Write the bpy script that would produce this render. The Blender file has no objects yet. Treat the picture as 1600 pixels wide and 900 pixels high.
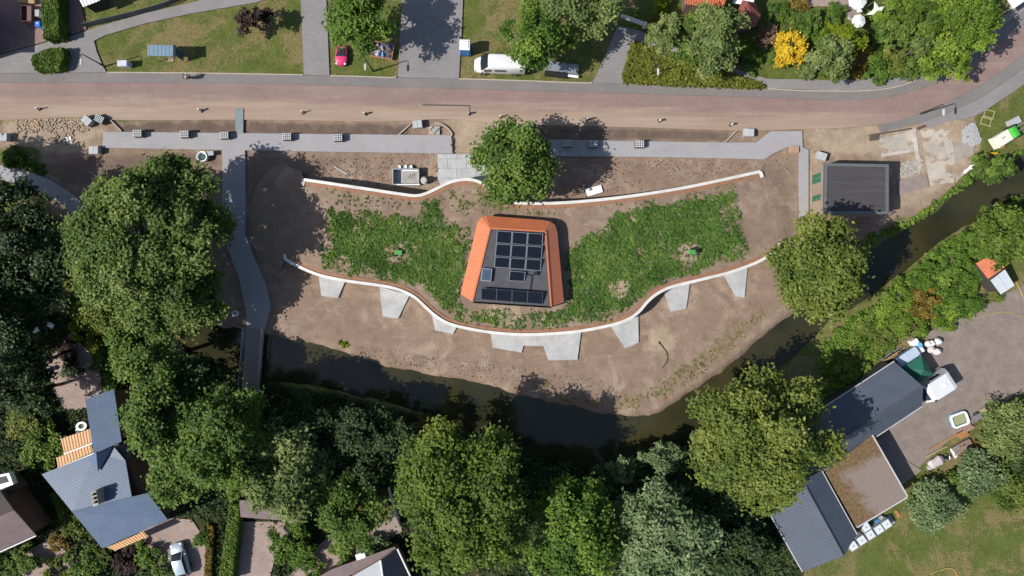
import bpy, bmesh, math, random
import numpy as np
from mathutils import Vector, Matrix
R = math.radians
random.seed(7)
rng = np.random.default_rng(11)
scene = bpy.context.scene
C = scene.collection
# ------------------------------------------------------------ camera, sky, sun, exposure
CAM_H, GSD = 80.0, 0.075            # drone height and metres per photo pixel on the ground
cam = bpy.data.cameras.new('drone_camera')
cam_o = bpy.data.objects.new('drone_camera', cam); C.objects.link(cam_o)
cam_o.location = (0, 0, CAM_H)
cam.sensor_fit = 'HORIZONTAL'
cam.angle = 2 * math.atan(60.0 / CAM_H)
cam.clip_start = 1.0; cam.clip_end = 3000
scene.camera = cam_o
SUN_EL, SUN_AZ = R(45), R(17)       # light travels towards +x, 17 degrees towards +y
world = bpy.data.worlds.new('World'); scene.world = world; world.use_nodes = True
wn = world.node_tree.nodes; wl = world.node_tree.links
sky = wn.new('ShaderNodeTexSky'); sky.sky_type = 'NISHITA'; sky.sun_disc = False
sky.sun_elevation = SUN_EL
sky.sun_rotation = math.atan2(-math.cos(SUN_AZ), -math.sin(SUN_AZ)) % (2 * math.pi)
bg = wn['Background']; bg.inputs['Strength'].default_value = 0.095
wl.new(sky.outputs[0], bg.inputs['Color'])
sun = bpy.data.lights.new('sun', 'SUN'); sun.energy = 4.9; sun.angle = R(0.5); sun.color = (1.0, 0.95, 0.87)
sun_o = bpy.data.objects.new('sun', sun); C.objects.link(sun_o)
sun_dir = Vector((math.cos(SUN_AZ) * math.cos(SUN_EL), math.sin(SUN_AZ) * math.cos(SUN_EL), -math.sin(SUN_EL)))
sun_o.rotation_euler = sun_dir.to_track_quat('-Z', 'Y').to_euler(); sun_o.location = (-60, -20, 70)
scene.view_settings.view_transform = 'Standard'; scene.view_settings.look = 'None'
scene.view_settings.exposure = 0.24; scene.view_settings.gamma = 1.0
scene.view_settings.use_curve_mapping = False

# ------------------------------------------------------------ helpers
def W(px, py, z=0.0):
    """map reading of the aerial photo -> metres at height z"""
    f = GSD * (CAM_H - z) / CAM_H
    return ((px - 800) * f, (450 - py) * f, z)
def W2(px, py, z=0.0): return W(px, py, z)[:2]
def m_(px, z=0): return px * GSD * (CAM_H - z) / CAM_H

def newmat(name):
    m = bpy.data.materials.new(name); m.use_nodes = True
    nt = m.node_tree; b = nt.nodes['Principled BSDF']
    return m, nt, b
def ramp(nt, fac, stops):
    r = nt.nodes.new('ShaderNodeValToRGB'); el = r.color_ramp.elements
    while len(el) > 1: el.remove(el[0])
    el[0].position = stops[0][0]; el[0].color = (*stops[0][1], 1)
    for p, c in stops[1:]:
        e = el.new(p); e.color = (*c, 1)
    nt.links.new(fac, r.inputs[0]); return r.outputs[0]
def noise(nt, scale, detail=4, rough=.6, vec=None, dist=0, stretch=None):
    n = nt.nodes.new('ShaderNodeTexNoise'); n.inputs['Scale'].default_value = scale
    n.inputs['Detail'].default_value = detail; n.inputs['Roughness'].default_value = rough
    n.inputs['Distortion'].default_value = dist
    if vec is None:
        vec = nt.nodes.new('ShaderNodeNewGeometry').outputs['Position']
    if stretch:
        mp = nt.nodes.new('ShaderNodeMapping'); mp.inputs['Scale'].default_value = stretch[:3]
        if len(stretch) > 3: mp.inputs['Rotation'].default_value = (0, 0, stretch[3])
        nt.links.new(vec, mp.inputs[0]); vec = mp.outputs[0]
    nt.links.new(vec, n.inputs['Vector']); return n.outputs['Fac']
def mixc(nt, fac, a, b, mode='MIX'):
    n = nt.nodes.new('ShaderNodeMix'); n.data_type = 'RGBA'; n.blend_type = mode
    for s, v in ((n.inputs[0], fac), (n.inputs[6], a), (n.inputs[7], b)):
        if hasattr(v, 'links') or hasattr(v, 'is_linked'): nt.links.new(v, s)
        elif isinstance(v, (int, float)): s.default_value = v
        else: s.default_value = (*v, 1)
    return n.outputs[2]
def mth(nt, op, a, b=0.0, c=0.0, clamp=False):
    n = nt.nodes.new('ShaderNodeMath'); n.operation = op; n.use_clamp = clamp
    for s, v in zip(n.inputs, (a, b, c)):
        if isinstance(v, (int, float)): s.default_value = v
        else: nt.links.new(v, s)
    return n.outputs[0]
def sstep(nt, v, lo, hi):
    n = nt.nodes.new('ShaderNodeMapRange'); n.interpolation_type = 'SMOOTHSTEP'
    n.inputs['From Min'].default_value = lo; n.inputs['From Max'].default_value = hi
    nt.links.new(v, n.inputs['Value']); return n.outputs[0]
def attr(nt, name):
    a = nt.nodes.new('ShaderNodeAttribute'); a.attribute_name = name; return a.outputs['Fac']
def bump(nt, b, h, strength=.3, dist=.05):
    n = nt.nodes.new('ShaderNodeBump'); n.inputs['Strength'].default_value = strength
    n.inputs['Distance'].default_value = dist
    nt.links.new(h, n.inputs['Height']); nt.links.new(n.outputs[0], b.inputs['Normal'])
MATS = {}
def mat(name, c1, c2=None, scale=3.0, rough=.75, metal=0.0, spec=.3, bmp=0.0, fine=25.0, stretch=None):
    """two-tone weathered surface: broad blotches plus fine grain"""
    if name in MATS: return MATS[name]
    m, nt, b = newmat(name)
    c2 = c2 or tuple(x * .72 for x in c1)
    n1 = noise(nt, scale, 5, .65, stretch=stretch); n2 = noise(nt, fine, 3, .7)
    f = mth(nt, 'ADD', mth(nt, 'MULTIPLY', n1, .65), mth(nt, 'MULTIPLY', n2, .35))
    col = ramp(nt, f, [(.36, c2), (.62, c1)])
    nt.links.new(col, b.inputs['Base Color'])
    b.inputs['Roughness'].default_value = rough; b.inputs['Metallic'].default_value = metal
    b.inputs['Specular IOR Level'].default_value = spec
    if bmp: bump(nt, b, n2, bmp, .03)
    MATS[name] = m; return m

def link(o, parent=None):
    C.objects.link(o)
    if parent is not None: o.parent = parent
    return o
def tag(o, label=None, cat=None, group=None, kind=None):
    if label: o['label'] = label
    if cat: o['category'] = cat
    if group: o['group'] = group
    if kind: o['kind'] = kind
    return o
def thing(name, label, cat, loc, rotz=0, group=None):
    o = bpy.data.objects.new(name, None); o.empty_display_size = .3
    o.location = loc; o.rotation_euler = (0, 0, rotz); C.objects.link(o)
    return tag(o, label, cat, group)
class MB:
    def __init__(s): s.v = []; s.f = []
    def add(s, vs, fs):
        n = len(s.v); s.v += [tuple(p) for p in vs]; s.f += [tuple(i + n for i in f) for f in fs]; return s
    def box(s, cx, cy, z0, sx, sy, sz, rot=0, taper=1.0, bev=0.0):
        c, q = math.cos(rot), math.sin(rot); vs = []
        if bev:
            prof = [(1 - bev / (sx / 2), 1, 0)]
            lv = [(z0, 0), (z0 + sz - bev, 0), (z0 + sz, bev)]
        else: lv = [(z0, 0), (z0 + sz, 0)]
        for i, (z, ins) in enumerate(lv):
            t = 1 if i == 0 else taper
            for a, b in ((-1, -1), (1, -1), (1, 1), (-1, 1)):
                x, y = a * (sx / 2 * t - ins), b * (sy / 2 * t - ins)
                vs.append((cx + x * c - y * q, cy + x * q + y * c, z))
        fs = [(3, 2, 1, 0)]; L = len(lv)
        for k in range(L - 1):
            for i in range(4):
                j = (i + 1) % 4; fs.append((k * 4 + i, k * 4 + j, k * 4 + 4 + j, k * 4 + 4 + i))
        fs.append(tuple(range(4 * L - 4, 4 * L)))
        return s.add(vs, fs)
    def prism(s, poly, z0, z1):
        n = len(poly)
        zb = z0 if hasattr(z0, '__len__') else [z0] * n
        zt = z1 if hasattr(z1, '__len__') else [z1] * n
        vs = [(p[0], p[1], zb[i]) for i, p in enumerate(poly)] + [(p[0], p[1], zt[i]) for i, p in enumerate(poly)]
        area = sum(poly[i][0] * poly[(i + 1) % n][1] - poly[(i + 1) % n][0] * poly[i][1] for i in range(n))
        top, bot = tuple(range(n, 2 * n)), tuple(reversed(range(n)))
        fs = [top, bot] + [(i, (i + 1) % n, n + (i + 1) % n, n + i) for i in range(n)]
        if area < 0: fs = [tuple(reversed(f)) for f in fs]
        return s.add(vs, fs)
    def tube(s, p0, p1, r0, r1=None, n=8):
        r1 = r0 if r1 is None else r1
        p0, p1 = Vector(p0), Vector(p1); d = (p1 - p0)
        if d.length < 1e-6: return s
        d.normalize(); u = d.orthogonal().normalized(); w = d.cross(u)
        vs = []
        for p, r in ((p0, r0), (p1, r1)):
            for i in range(n):
                a = 2 * math.pi * i / n; vs.append(p + u * (r * math.cos(a)) + w * (r * math.sin(a)))
        fs = [(i, (i + 1) % n, n + (i + 1) % n, n + i) for i in range(n)] + [tuple(reversed(range(n))), tuple(range(n, 2 * n))]
        return s.add(vs, fs)
    def path(s, pts, r, n=6):
        for a, b in zip(pts, pts[1:]): s.tube(a, b, r, r, n)
        return s
    def loft(s, rings):
        n = len(rings[0]); vs = [p for r in rings for p in r]; fs = []
        for k in range(len(rings) - 1):
            for i in range(n):
                j = (i + 1) % n; fs.append((k * n + i, k * n + j, (k + 1) * n + j, (k + 1) * n + i))
        fs.append(tuple(reversed(range(n)))); fs.append(tuple(range((len(rings) - 1) * n, len(rings) * n)))
        return s.add(vs, fs)
    def ball(s, c, rx, ry, rz, nu=12, nv=7, jit=0):
        rings = []
        for k in range(nv):
            t = math.pi * (k + .5) / nv; rr = math.sin(t)
            rings.append([(c[0] + rx * rr * math.cos(2 * math.pi * i / nu) * (1 + random.uniform(-jit, jit)), c[1] + ry * rr * math.sin(2 * math.pi * i / nu) * (1 + random.uniform(-jit, jit)), c[2] - rz * math.cos(t)) for i in range(nu)])
        return s.loft(rings)
    def build(s, name, material, parent=None, off=None, smooth=False, kind=None):
        v = s.v
        if off is not None: v = [(p[0] - off[0], p[1] - off[1], p[2] - off[2]) for p in v]
        me = bpy.data.meshes.new(name); me.from_pydata(v, [], s.f)
        if material: me.materials.append(material)
        if smooth:
            me.polygons.foreach_set('use_smooth', [True] * len(me.polygons))
            try: me.set_sharp_from_angle(angle=R(40))
            except Exception: pass
        me.update()
        o = bpy.data.objects.new(name, me); link(o, parent)
        if kind: o['kind'] = kind
        return o
def corr(mb, a, b, c, d, pitch=.3, amp=.03, thick=.04, rows=1):
    """corrugated sheet on quad a-b (low edge) d-c (high edge); ribs run a->d"""
    a, b, c, d = map(Vector, (a, b, c, d)); n = max(2, int((b - a).length / pitch)) * 4
    nrm = (b - a).cross(d - a).normalized()
    if nrm.z < 0: nrm = -nrm
    vs = []; fs = []
    prof = (0, 1, 1, 0)
    for r in range(rows + 1):
        t = r / rows
        for i in range(n + 1):
            u = i / n; p = a.lerp(b, u).lerp(d.lerp(c, u), t) + nrm * (amp * prof[i % 4] - (r % 2) * 0.0)
            vs.append(p)
    for r in range(rows):
        for i in range(n):
            k = r * (n + 1) + i; fs.append((k, k + 1, k + n + 2, k + n + 1))
    mb.add(vs, fs)
    und = [p - nrm * thick for p in (a, b, c, d)]
    top = [p - nrm * .004 for p in (a, b, c, d)]
    mb.add(und + top, [(3, 2, 1, 0), (4, 5, 6, 7), (0, 1, 5, 4), (1, 2, 6, 5), (2, 3, 7, 6), (3, 0, 4, 7)])
    return mb
def slab(mb, a, b, c, d, thick=.15):
    vs = [Vector(p) for p in (a, b, c, d)]; lo = [p - Vector((0, 0, thick)) for p in vs]
    fs = [(4, 5, 6, 7), (3, 2, 1, 0), (0, 1, 5, 4), (1, 2, 6, 5), (2, 3, 7, 6), (3, 0, 4, 7)]
    nrm = (vs[1] - vs[0]).cross(vs[2] - vs[0])
    if nrm.z < 0: fs = [tuple(reversed(f)) for f in fs]
    return mb.add(lo + vs, fs)
def copy_tree(o, parent=None):
    c = o.copy(); C.objects.link(c); c.parent = parent
    for ch in list(o.children): copy_tree(ch, c)
    return c
def catmull(pts, n=8):
    P = [Vector(p) for p in pts]; P = [P[0] * 2 - P[1]] + P + [P[-1] * 2 - P[-2]]; out = []
    for i in range(1, len(P) - 2):
        for k in range(n):
            t = k / n; p0, p1, p2, p3 = P[i - 1:i + 3]
            out.append(.5 * ((2 * p1) + (p2 - p0) * t + (2 * p0 - 5 * p1 + 4 * p2 - p3) * t * t + (3 * p1 - p0 - 3 * p2 + p3) * t ** 3))
    out.append(P[-2]); return out
def sdist(P, poly):
    """signed distance (positive inside) of points P (n,2) to polygon"""
    poly = np.asarray(poly, float); n = len(poly)
    d = np.full(len(P), 1e9); ins = np.zeros(len(P), bool)
    for i in range(n):
        a, b = poly[i], poly[(i + 1) % n]; ab = b - a; ap = P - a
        t = np.clip((ap @ ab) / max(ab @ ab, 1e-9), 0, 1)
        d = np.minimum(d, np.hypot(*(ap - t[:, None] * ab).T))
        c = ((a[1] > P[:, 1]) != (b[1] > P[:, 1]))
        with np.errstate(divide='ignore', invalid='ignore'):
            xi = (b[0] - a[0]) * (P[:, 1] - a[1]) / (b[1] - a[1]) + a[0]
        ins ^= c & (P[:, 0] < xi)
    return np.where(ins, d, -d)
def polyW(pts, z=0.0): return [W2(x, y, z) for x, y in pts]
def np_noise(P, scale, seed=0, octv=3):
    """smooth value noise on 2-D points"""
    r = np.random.default_rng(seed); T = r.random((128, 128)); out = 0; amp = 1; tot = 0
    for o in range(octv):
        q = P * scale + 37.3 * (o + 1); i = np.floor(q).astype(int); f = q - i; f = f * f * (3 - 2 * f)
        g = lambda a, b: T[(i[:, 0] + a) % 128, (i[:, 1] + b) % 128]
        v = (g(0, 0) * (1 - f[:, 0]) + g(1, 0) * f[:, 0]) * (1 - f[:, 1]) + (g(0, 1) * (1 - f[:, 0]) + g(1, 1) * f[:, 0]) * f[:, 1]
        out = out + amp * v; tot += amp; amp *= .5; scale *= 2.1
    return out / tot
def fastmesh(name, verts, quads, material, tint=None):
    me = bpy.data.meshes.new(name); nv, nf = len(verts), len(quads); k = quads.shape[1]
    me.vertices.add(nv); me.vertices.foreach_set('co', verts.astype(np.float32).ravel())
    me.loops.add(nf * k); me.loops.foreach_set('vertex_index', quads.astype(np.int32).ravel())
    me.polygons.add(nf); me.polygons.foreach_set('loop_start', np.arange(0, nf * k, k, dtype=np.int32))
    me.polygons.foreach_set('loop_total', np.full(nf, k, np.int32))
    if material: me.materials.append(material)
    if tint is not None:
        a = me.attributes.new('tint', 'FLOAT', 'FACE'); a.data.foreach_set('value', tint.astype(np.float32))
    me.update(calc_edges=True); return me
# ------------------------------------------------------------ terrain
CANAL = [(300, 505), (345, 516), (380, 520), (425, 531), (500, 545), (560, 563), (600, 577), (680, 593), (740, 602), (800, 618), (850, 632), (900, 641),
         (935, 650), (985, 657), (1015, 656), (1040, 647), (1070, 628), (1100, 607), (1150, 573), (1200, 527), (1240, 498), (1300, 448), (1345, 408), (1400, 374), (1470, 334),
         (1500, 307), (1530, 287), (1600, 248), (1800, 150), (1800, 230), (1620, 293), (1560, 322), (1520, 347), (1480, 366), (1400, 432), (1330, 482), (1300, 494), (1250, 547),
         (1200, 587), (1150, 622), (1110, 655), (1080, 690), (1010, 716), (950, 742), (900, 742), (850, 726), (800, 705), (700, 655), (600, 625), (500, 600),
         (410, 592), (340, 575), (290, 550)]
LAWNS = [[(148, 64), (165, 55), (230, 36), (300, 21), (400, 4), (470, -10), (474, 116), (165, 112), (152, 80)],
         [(512, -20), (628, -20), (622, 120), (516, 117)],
         [(722, -20), (722, 0), (800, 10), (880, 18), (955, 48), (926, 128), (717, 122)],
         [(1523, 182), (1600, 131), (1700, 60), (1700, 240), (1600, 248), (1540, 275), (1508, 270), (1532, 235), (1530, 210)],
         [(1258, 893), (1330, 855), (1420, 795), (1440, 820), (1500, 775), (1600, 740), (1800, 740), (1800, 1000), (1200, 1000)],
         [(1000, 62), (1010, 42), (1200, 110), (1260, 122), (1330, 122), (1400, 112), (1440, 105), (1480, 80), (1570, 0), (1570, -60), (1000, -60)],
         [(1270, 560), (1310, 510), (1400, 440), (1500, 370), (1610, 300), (1620, 400), (1560, 470), (1500, 490), (1440, 500), (1400, 540), (1330, 600)],
         [(0, 235), (30, 240), (60, 265), (110, 280), (60, 272), (0, 258)],
         [(515, 742), (560, 740), (615, 800), (600, 830), (560, 835), (505, 790)]]
SITE = [(-100, 195), (0, 192), (700, 180), (1400, 190), (1522, 172), (1532, 225), (1520, 255), (1480, 300), (1400, 366), (1340, 402), (1236, 498), (1150, 575), (1040, 650),
        (1010, 660), (900, 645), (740, 606), (560, 566), (420, 534), (370, 520), (250, 505), (80, 330), (60, 260), (0, 232), (-100, 230)]
SANDS = [([(0, 180), (160, 178), (165, 205), (130, 235), (95, 240), (40, 238), (0, 225)], 1.0), ([(700, 170), (850, 176), (850, 190), (780, 205), (745, 240), (708, 240), (705, 205)], 1.0),
         ([(1250, 195), (1330, 190), (1500, 180), (1530, 215), (1515, 265), (1440, 330), (1390, 340), (1405, 255), (1290, 250), (1262, 240)], .85), ([(1264, 235), (1288, 240), (1288, 338), (1264, 338)], 1.2),
         ([(1018, 518), (1040, 510), (1058, 525), (1056, 550), (1030, 558), (1014, 545)], 1.1), ([(1140, 440), (1178, 425), (1176, 470), (1150, 480)], .9),
         ([(485, 440), (545, 448), (540, 470), (495, 475)], .8), ([(582, 455), (645, 470), (628, 506), (590, 500)], .8), ([(662, 500), (722, 515), (715, 530), (675, 525)], .7),
         ([(940, 515), (1012, 495), (1010, 540), (975, 555)], .6), ([(1030, 465), (1090, 448), (1088, 488), (1040, 495)], .8), ([(660, 244), (684, 244), (684, 295), (655, 300)], .9),
         ([(885, 610), (940, 640), (1000, 652), (1040, 640), (1020, 630), (940, 615)], .5), ([(1450, 195), (1485, 188), (1492, 240), (1455, 245)], 1.3), ([(560, 575), (760, 596), (800, 612), (700, 600)], .6),
         ([(1110, 500), (1150, 470), (1165, 480), (1130, 530)], .6), ([(785, 186), (1240, 196), (1245, 206), (1080, 205), (860, 198)], .5), ([(190, 186), (640, 186), (640, 190), (190, 192)], .8)]
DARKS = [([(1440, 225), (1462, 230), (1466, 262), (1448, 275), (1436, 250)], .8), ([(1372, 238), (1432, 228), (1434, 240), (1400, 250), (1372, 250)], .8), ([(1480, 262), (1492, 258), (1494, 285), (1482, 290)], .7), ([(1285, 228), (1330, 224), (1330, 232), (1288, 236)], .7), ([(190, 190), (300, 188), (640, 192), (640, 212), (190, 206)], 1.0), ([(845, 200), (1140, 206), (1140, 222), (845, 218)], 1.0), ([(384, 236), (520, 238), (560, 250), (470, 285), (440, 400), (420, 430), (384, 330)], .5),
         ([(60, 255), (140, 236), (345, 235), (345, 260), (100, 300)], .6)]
YARD = [(1370, 690), (1440, 620), (1440, 560), (1450, 520), (1500, 495), (1560, 470), (1600, 445), (1800, 380), (1800, 610), (1600, 610), (1540, 650), (1470, 700), (1420, 745), (1400, 770), (1360, 700)]
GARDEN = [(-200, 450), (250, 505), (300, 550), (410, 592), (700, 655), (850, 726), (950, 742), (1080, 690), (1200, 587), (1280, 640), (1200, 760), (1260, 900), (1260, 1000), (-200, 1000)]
XS = np.concatenate([-np.geomspace(700, 66, 14), np.arange(-64, 64.01, .25), np.geomspace(66, 700, 14)])
YS = np.concatenate([-np.geomspace(700, 40, 16), np.arange(-38, 38.01, .25), np.geomspace(40, 700, 16)])
GX, GY = np.meshgrid(XS, YS, indexing='xy'); P = np.stack([GX.ravel(), GY.ravel()], 1)
warp = np.stack([np_noise(P, .9, 3) - .5, np_noise(P, .9, 4) - .5], 1) * 1.1 + np.stack([np_noise(P, .22, 5) - .5, np_noise(P, .22, 6) - .5], 1) * 1.0
dc = sdist(P + np.stack([np_noise(P, .8, 8) - .5, np_noise(P, .8, 9) - .5], 1) * .55, polyW(CANAL))
s_ = np.clip((dc + 1.1) / 1.8, 0, 1); s_ = s_ * s_ * (3 - 2 * s_)
rough_z = np_noise(P, 1.6, 21, 3)
sm = lambda d, w: np.clip(d / w * .5 + .5, 0, 1)
g_grass = np.zeros(len(P))
for L in LAWNS: g_grass = np.maximum(g_grass, sm(sdist(P + warp * .35, polyW(L)), .5))
g_site = sm(sdist(P + warp * .4, polyW(SITE)), .6)
g_sand = np.zeros(len(P)); g_dark = np.zeros(len(P))
for L, k in SANDS: g_sand = np.maximum(g_sand, k * sm(sdist(P + warp * .8, polyW(L)), 1.3))
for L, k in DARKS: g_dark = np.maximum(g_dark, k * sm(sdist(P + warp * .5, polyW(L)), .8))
g_yard = sm(sdist(P + warp * .4, polyW(YARD)), .6)
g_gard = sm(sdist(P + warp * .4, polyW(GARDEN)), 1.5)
far = (np.abs(P[:, 0]) > 64) | (np.abs(P[:, 1]) > 38)
g_grass[far] = .8
# a strip of weeds growing along the dry side of the bank
bank = [(820, 628), (880, 615), (960, 618), (1010, 610), (1050, 580), (1100, 545), (1150, 510), (1190, 480), (1200, 495), (1150, 545), (1090, 592), (1040, 625), (1000, 640), (930, 640)]
g_weed = .6 * sm(sdist(P + warp, polyW(bank)), 1.2)
bank2 = [(1400, 330), (1440, 345), (1480, 310), (1520, 270), (1540, 260), (1540, 290), (1470, 338), (1400, 378), (1345, 412), (1290, 460), (1280, 440), (1340, 385)]
g_weed = np.maximum(g_weed, .9 * sm(sdist(P + warp, polyW(bank2)), 1.2))
for (x, y, r) in ((537, 537, 14), (455, 515, 8), (850, 600, 12), (1365, 330, 12), (35, 245, 30)):
    g_weed = np.maximum(g_weed, .9 * sm(r * GSD - np.hypot(P[:, 0] - W2(x, y)[0], (P[:, 1] - W2(x, y)[1]) * 1.7) + warp[:, 0], .5))
relief = np.where(g_site > .4, .10, .05) * rough_z * (1 - g_yard * .8) + .05 * np_noise(P, .35, 22, 2)
g_lush = np.maximum(sm(sdist(P, polyW(LAWNS[5])), 1.0), .08 * sm(sdist(P, polyW(LAWNS[4])), 1.0)) + .12 * sm(sdist(P, polyW(LAWNS[3])), 1.0)
tr_ = np_noise(np.stack([P[:, 0] * .25 + P[:, 1] * .15, P[:, 1] * 1.5 - P[:, 0] * .35], 1), .9, 61, 3)
relief = relief + np.where(g_site > .4, .07, 0) * np.abs(tr_ - .5) * 2
GZ = -.06 - relief - 1.25 * s_
GZ[far] = -.12
nx, ny = len(XS), len(YS)
idx = np.arange(nx * ny).reshape(ny, nx)
quads = np.stack([idx[:-1, :-1], idx[:-1, 1:], idx[1:, 1:], idx[1:, :-1]], -1).reshape(-1, 4)

def ground_material():
    m, nt, b = newmat('ground_earth_and_turf')
    big = noise(nt, .12, 5, .6); med = noise(nt, .7, 6, .65); fine = noise(nt, 6, 5, .75); tiny = noise(nt, 22, 3, .7)
    track = noise(nt, .5, 6, .7, stretch=(.5, 2.2, 1, R(25)))
    mix = mth(nt, 'ADD', mth(nt, 'MULTIPLY', med, .55), mth(nt, 'MULTIPLY', fine, .45))
    soil = ramp(nt, mix, [(.3, (.140, .094, .068)), (.47, (.245, .172, .128)), (.62, (.32, .232, .176)), (.75, (.40, .305, .235))])
    soil = mixc(nt, sstep(nt, track, .5, .75), soil, (.30, .22, .175))
    grit = noise(nt, 2.4, 8, .85)
    soil = mixc(nt, .28, soil, mixc(nt, grit, (.14, .092, .066), (.46, .35, .275)), 'MIX')
    soil = mixc(nt, mth(nt, 'MULTIPLY', sstep(nt, big, .5, .68), .55), soil, (.255, .18, .135))
    soil = mixc(nt, mth(nt, 'MULTIPLY', sstep(nt, noise(nt, .33, 6, .7, dist=.8), .50, .68), .6), soil, (.43, .335, .262))
    soil = mixc(nt, mth(nt, 'MULTIPLY', sstep(nt, noise(nt, .21, 6, .7, dist=.5, stretch=(1, 1, 1, 1.0)), .50, .68), .55), soil, (.20, .130, .092))
    soil = mixc(nt, mth(nt, 'MULTIPLY', sstep(nt, tiny, .62, .75), .5), soil, (.42, .35, .28))
    soil = mixc(nt, mth(nt, 'MULTIPLY', sstep(nt, noise(nt, 11, 4, .7), .60, .72), .55), soil, (.09, .065, .05))
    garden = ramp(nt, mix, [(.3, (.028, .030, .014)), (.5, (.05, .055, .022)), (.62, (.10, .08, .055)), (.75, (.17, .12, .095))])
    grass = ramp(nt, mth(nt, 'ADD', mth(nt, 'MULTIPLY', med, .4), mth(nt, 'MULTIPLY', fine, .6)), [(.3, (.045, .070, .015)), (.5, (.105, .130, .032)), (.65, (.165, .178, .055)), (.8, (.24, .22, .09))])
    dryn = noise(nt, .22, 5, .68, dist=.6)
    dry = ramp(nt, fine, [(.3, (.15, .115, .05)), (.6, (.26, .20, .10)), (.8, (.36, .27, .15))])
    grass = mixc(nt, mth(nt, 'MULTIPLY', sstep(nt, mth(nt, 'SUBTRACT', mth(nt, 'ADD', dryn, mth(nt, 'MULTIPLY', mth(nt, 'SUBTRACT', fine, .5), .5)), mth(nt, 'MULTIPLY', attr(nt, 'g_lush'), .3)), .44, .60), .85), grass, dry)
    sand = ramp(nt, mix, [(.3, (.27, .205, .15)), (.5, (.40, .31, .225)), (.7, (.50, .40, .30))])
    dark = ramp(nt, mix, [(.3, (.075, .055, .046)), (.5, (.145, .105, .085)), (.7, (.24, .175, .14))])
    yard = ramp(nt, mth(nt, 'ADD', mth(nt, 'MULTIPLY', tiny, .5), mth(nt, 'MULTIPLY', med, .5)), [(.3, (.17, .135, .115)), (.5, (.255, .212, .188)), (.7, (.34, .29, .26))])
    weed = ramp(nt, fine, [(.3, (.06, .085, .025)), (.55, (.15, .155, .06)), (.75, (.25, .2, .12))])
    def soft(name, k=.55, lo=.38, hi=.62):
        a = attr(nt, name)
        return sstep(nt, mth(nt, 'ADD', a, mth(nt, 'MULTIPLY', mth(nt, 'SUBTRACT', mix, .5), k)), lo, hi)
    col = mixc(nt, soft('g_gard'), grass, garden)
    col = mixc(nt, soft('g_site'), col, soil)
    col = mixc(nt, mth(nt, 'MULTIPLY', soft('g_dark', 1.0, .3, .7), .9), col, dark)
    col = mixc(nt, mth(nt, 'MULTIPLY', soft('g_sand', 1.6, .3, .9), .9), col, sand)
    col = mixc(nt, soft('g_yard'), col, yard)
    col = mixc(nt, soft('g_weed', 2.4, .45, .85), col, weed)
    col = mixc(nt, soft('g_grass'), col, grass)
    wet = sstep(nt, attr(nt, 'g_wet'), .25, .8)
    col = mixc(nt, wet, col, (.06, .045, .025))
    nt.links.new(col, b.inputs['Base Color']); b.inputs['Roughness'].default_value = .95
    b.inputs['Specular IOR Level'].default_value = .1
    bump(nt, b, mth(nt, 'ADD', mth(nt, 'ADD', fine, mth(nt, 'MULTIPLY', tiny, .5)), mth(nt, 'MULTIPLY', track, .8)), .9, .13)
    return m
GROUND = ground_material()
gm = fastmesh('ground', np.column_stack([P, GZ]), quads, GROUND)
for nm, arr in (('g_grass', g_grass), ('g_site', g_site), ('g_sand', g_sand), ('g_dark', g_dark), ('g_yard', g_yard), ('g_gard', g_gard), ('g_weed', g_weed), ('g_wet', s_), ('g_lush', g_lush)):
    a = gm.attributes.new(nm, 'FLOAT', 'POINT'); a.data.foreach_set('value', arr.astype(np.float32))
gm.polygons.foreach_set('use_smooth', np.ones(len(quads), bool))
tag(link(bpy.data.objects.new('ground', gm)), kind='structure')

# water
m, nt, b = newmat('canal_water')
b.inputs['Base Color'].default_value = (.020, .019, .009, 1); b.inputs['Roughness'].default_value = .09
n = noise(nt, 1.2, 4, .6); nt.links.new(ramp(nt, noise(nt, .15, 4), [(.35, (.020, .022, .012)), (.6, (.040, .036, .015))]), b.inputs['Base Color'])
bump(nt, b, noise(nt, 3.5, 4, .6), .10, .03)
wp = polyW([(280, 490), (430, 515), (800, 605), (1000, 645), (1100, 590), (1300, 430), (1500, 290), (1820, 130), (1820, 250), (1560, 340), (1350, 490), (1100, 680), (1000, 740), (900, 760), (600, 645), (280, 590)])
MB().prism(wp, -2.0, -.62).build('canal_water', m)['kind'] = 'structure'

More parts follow.
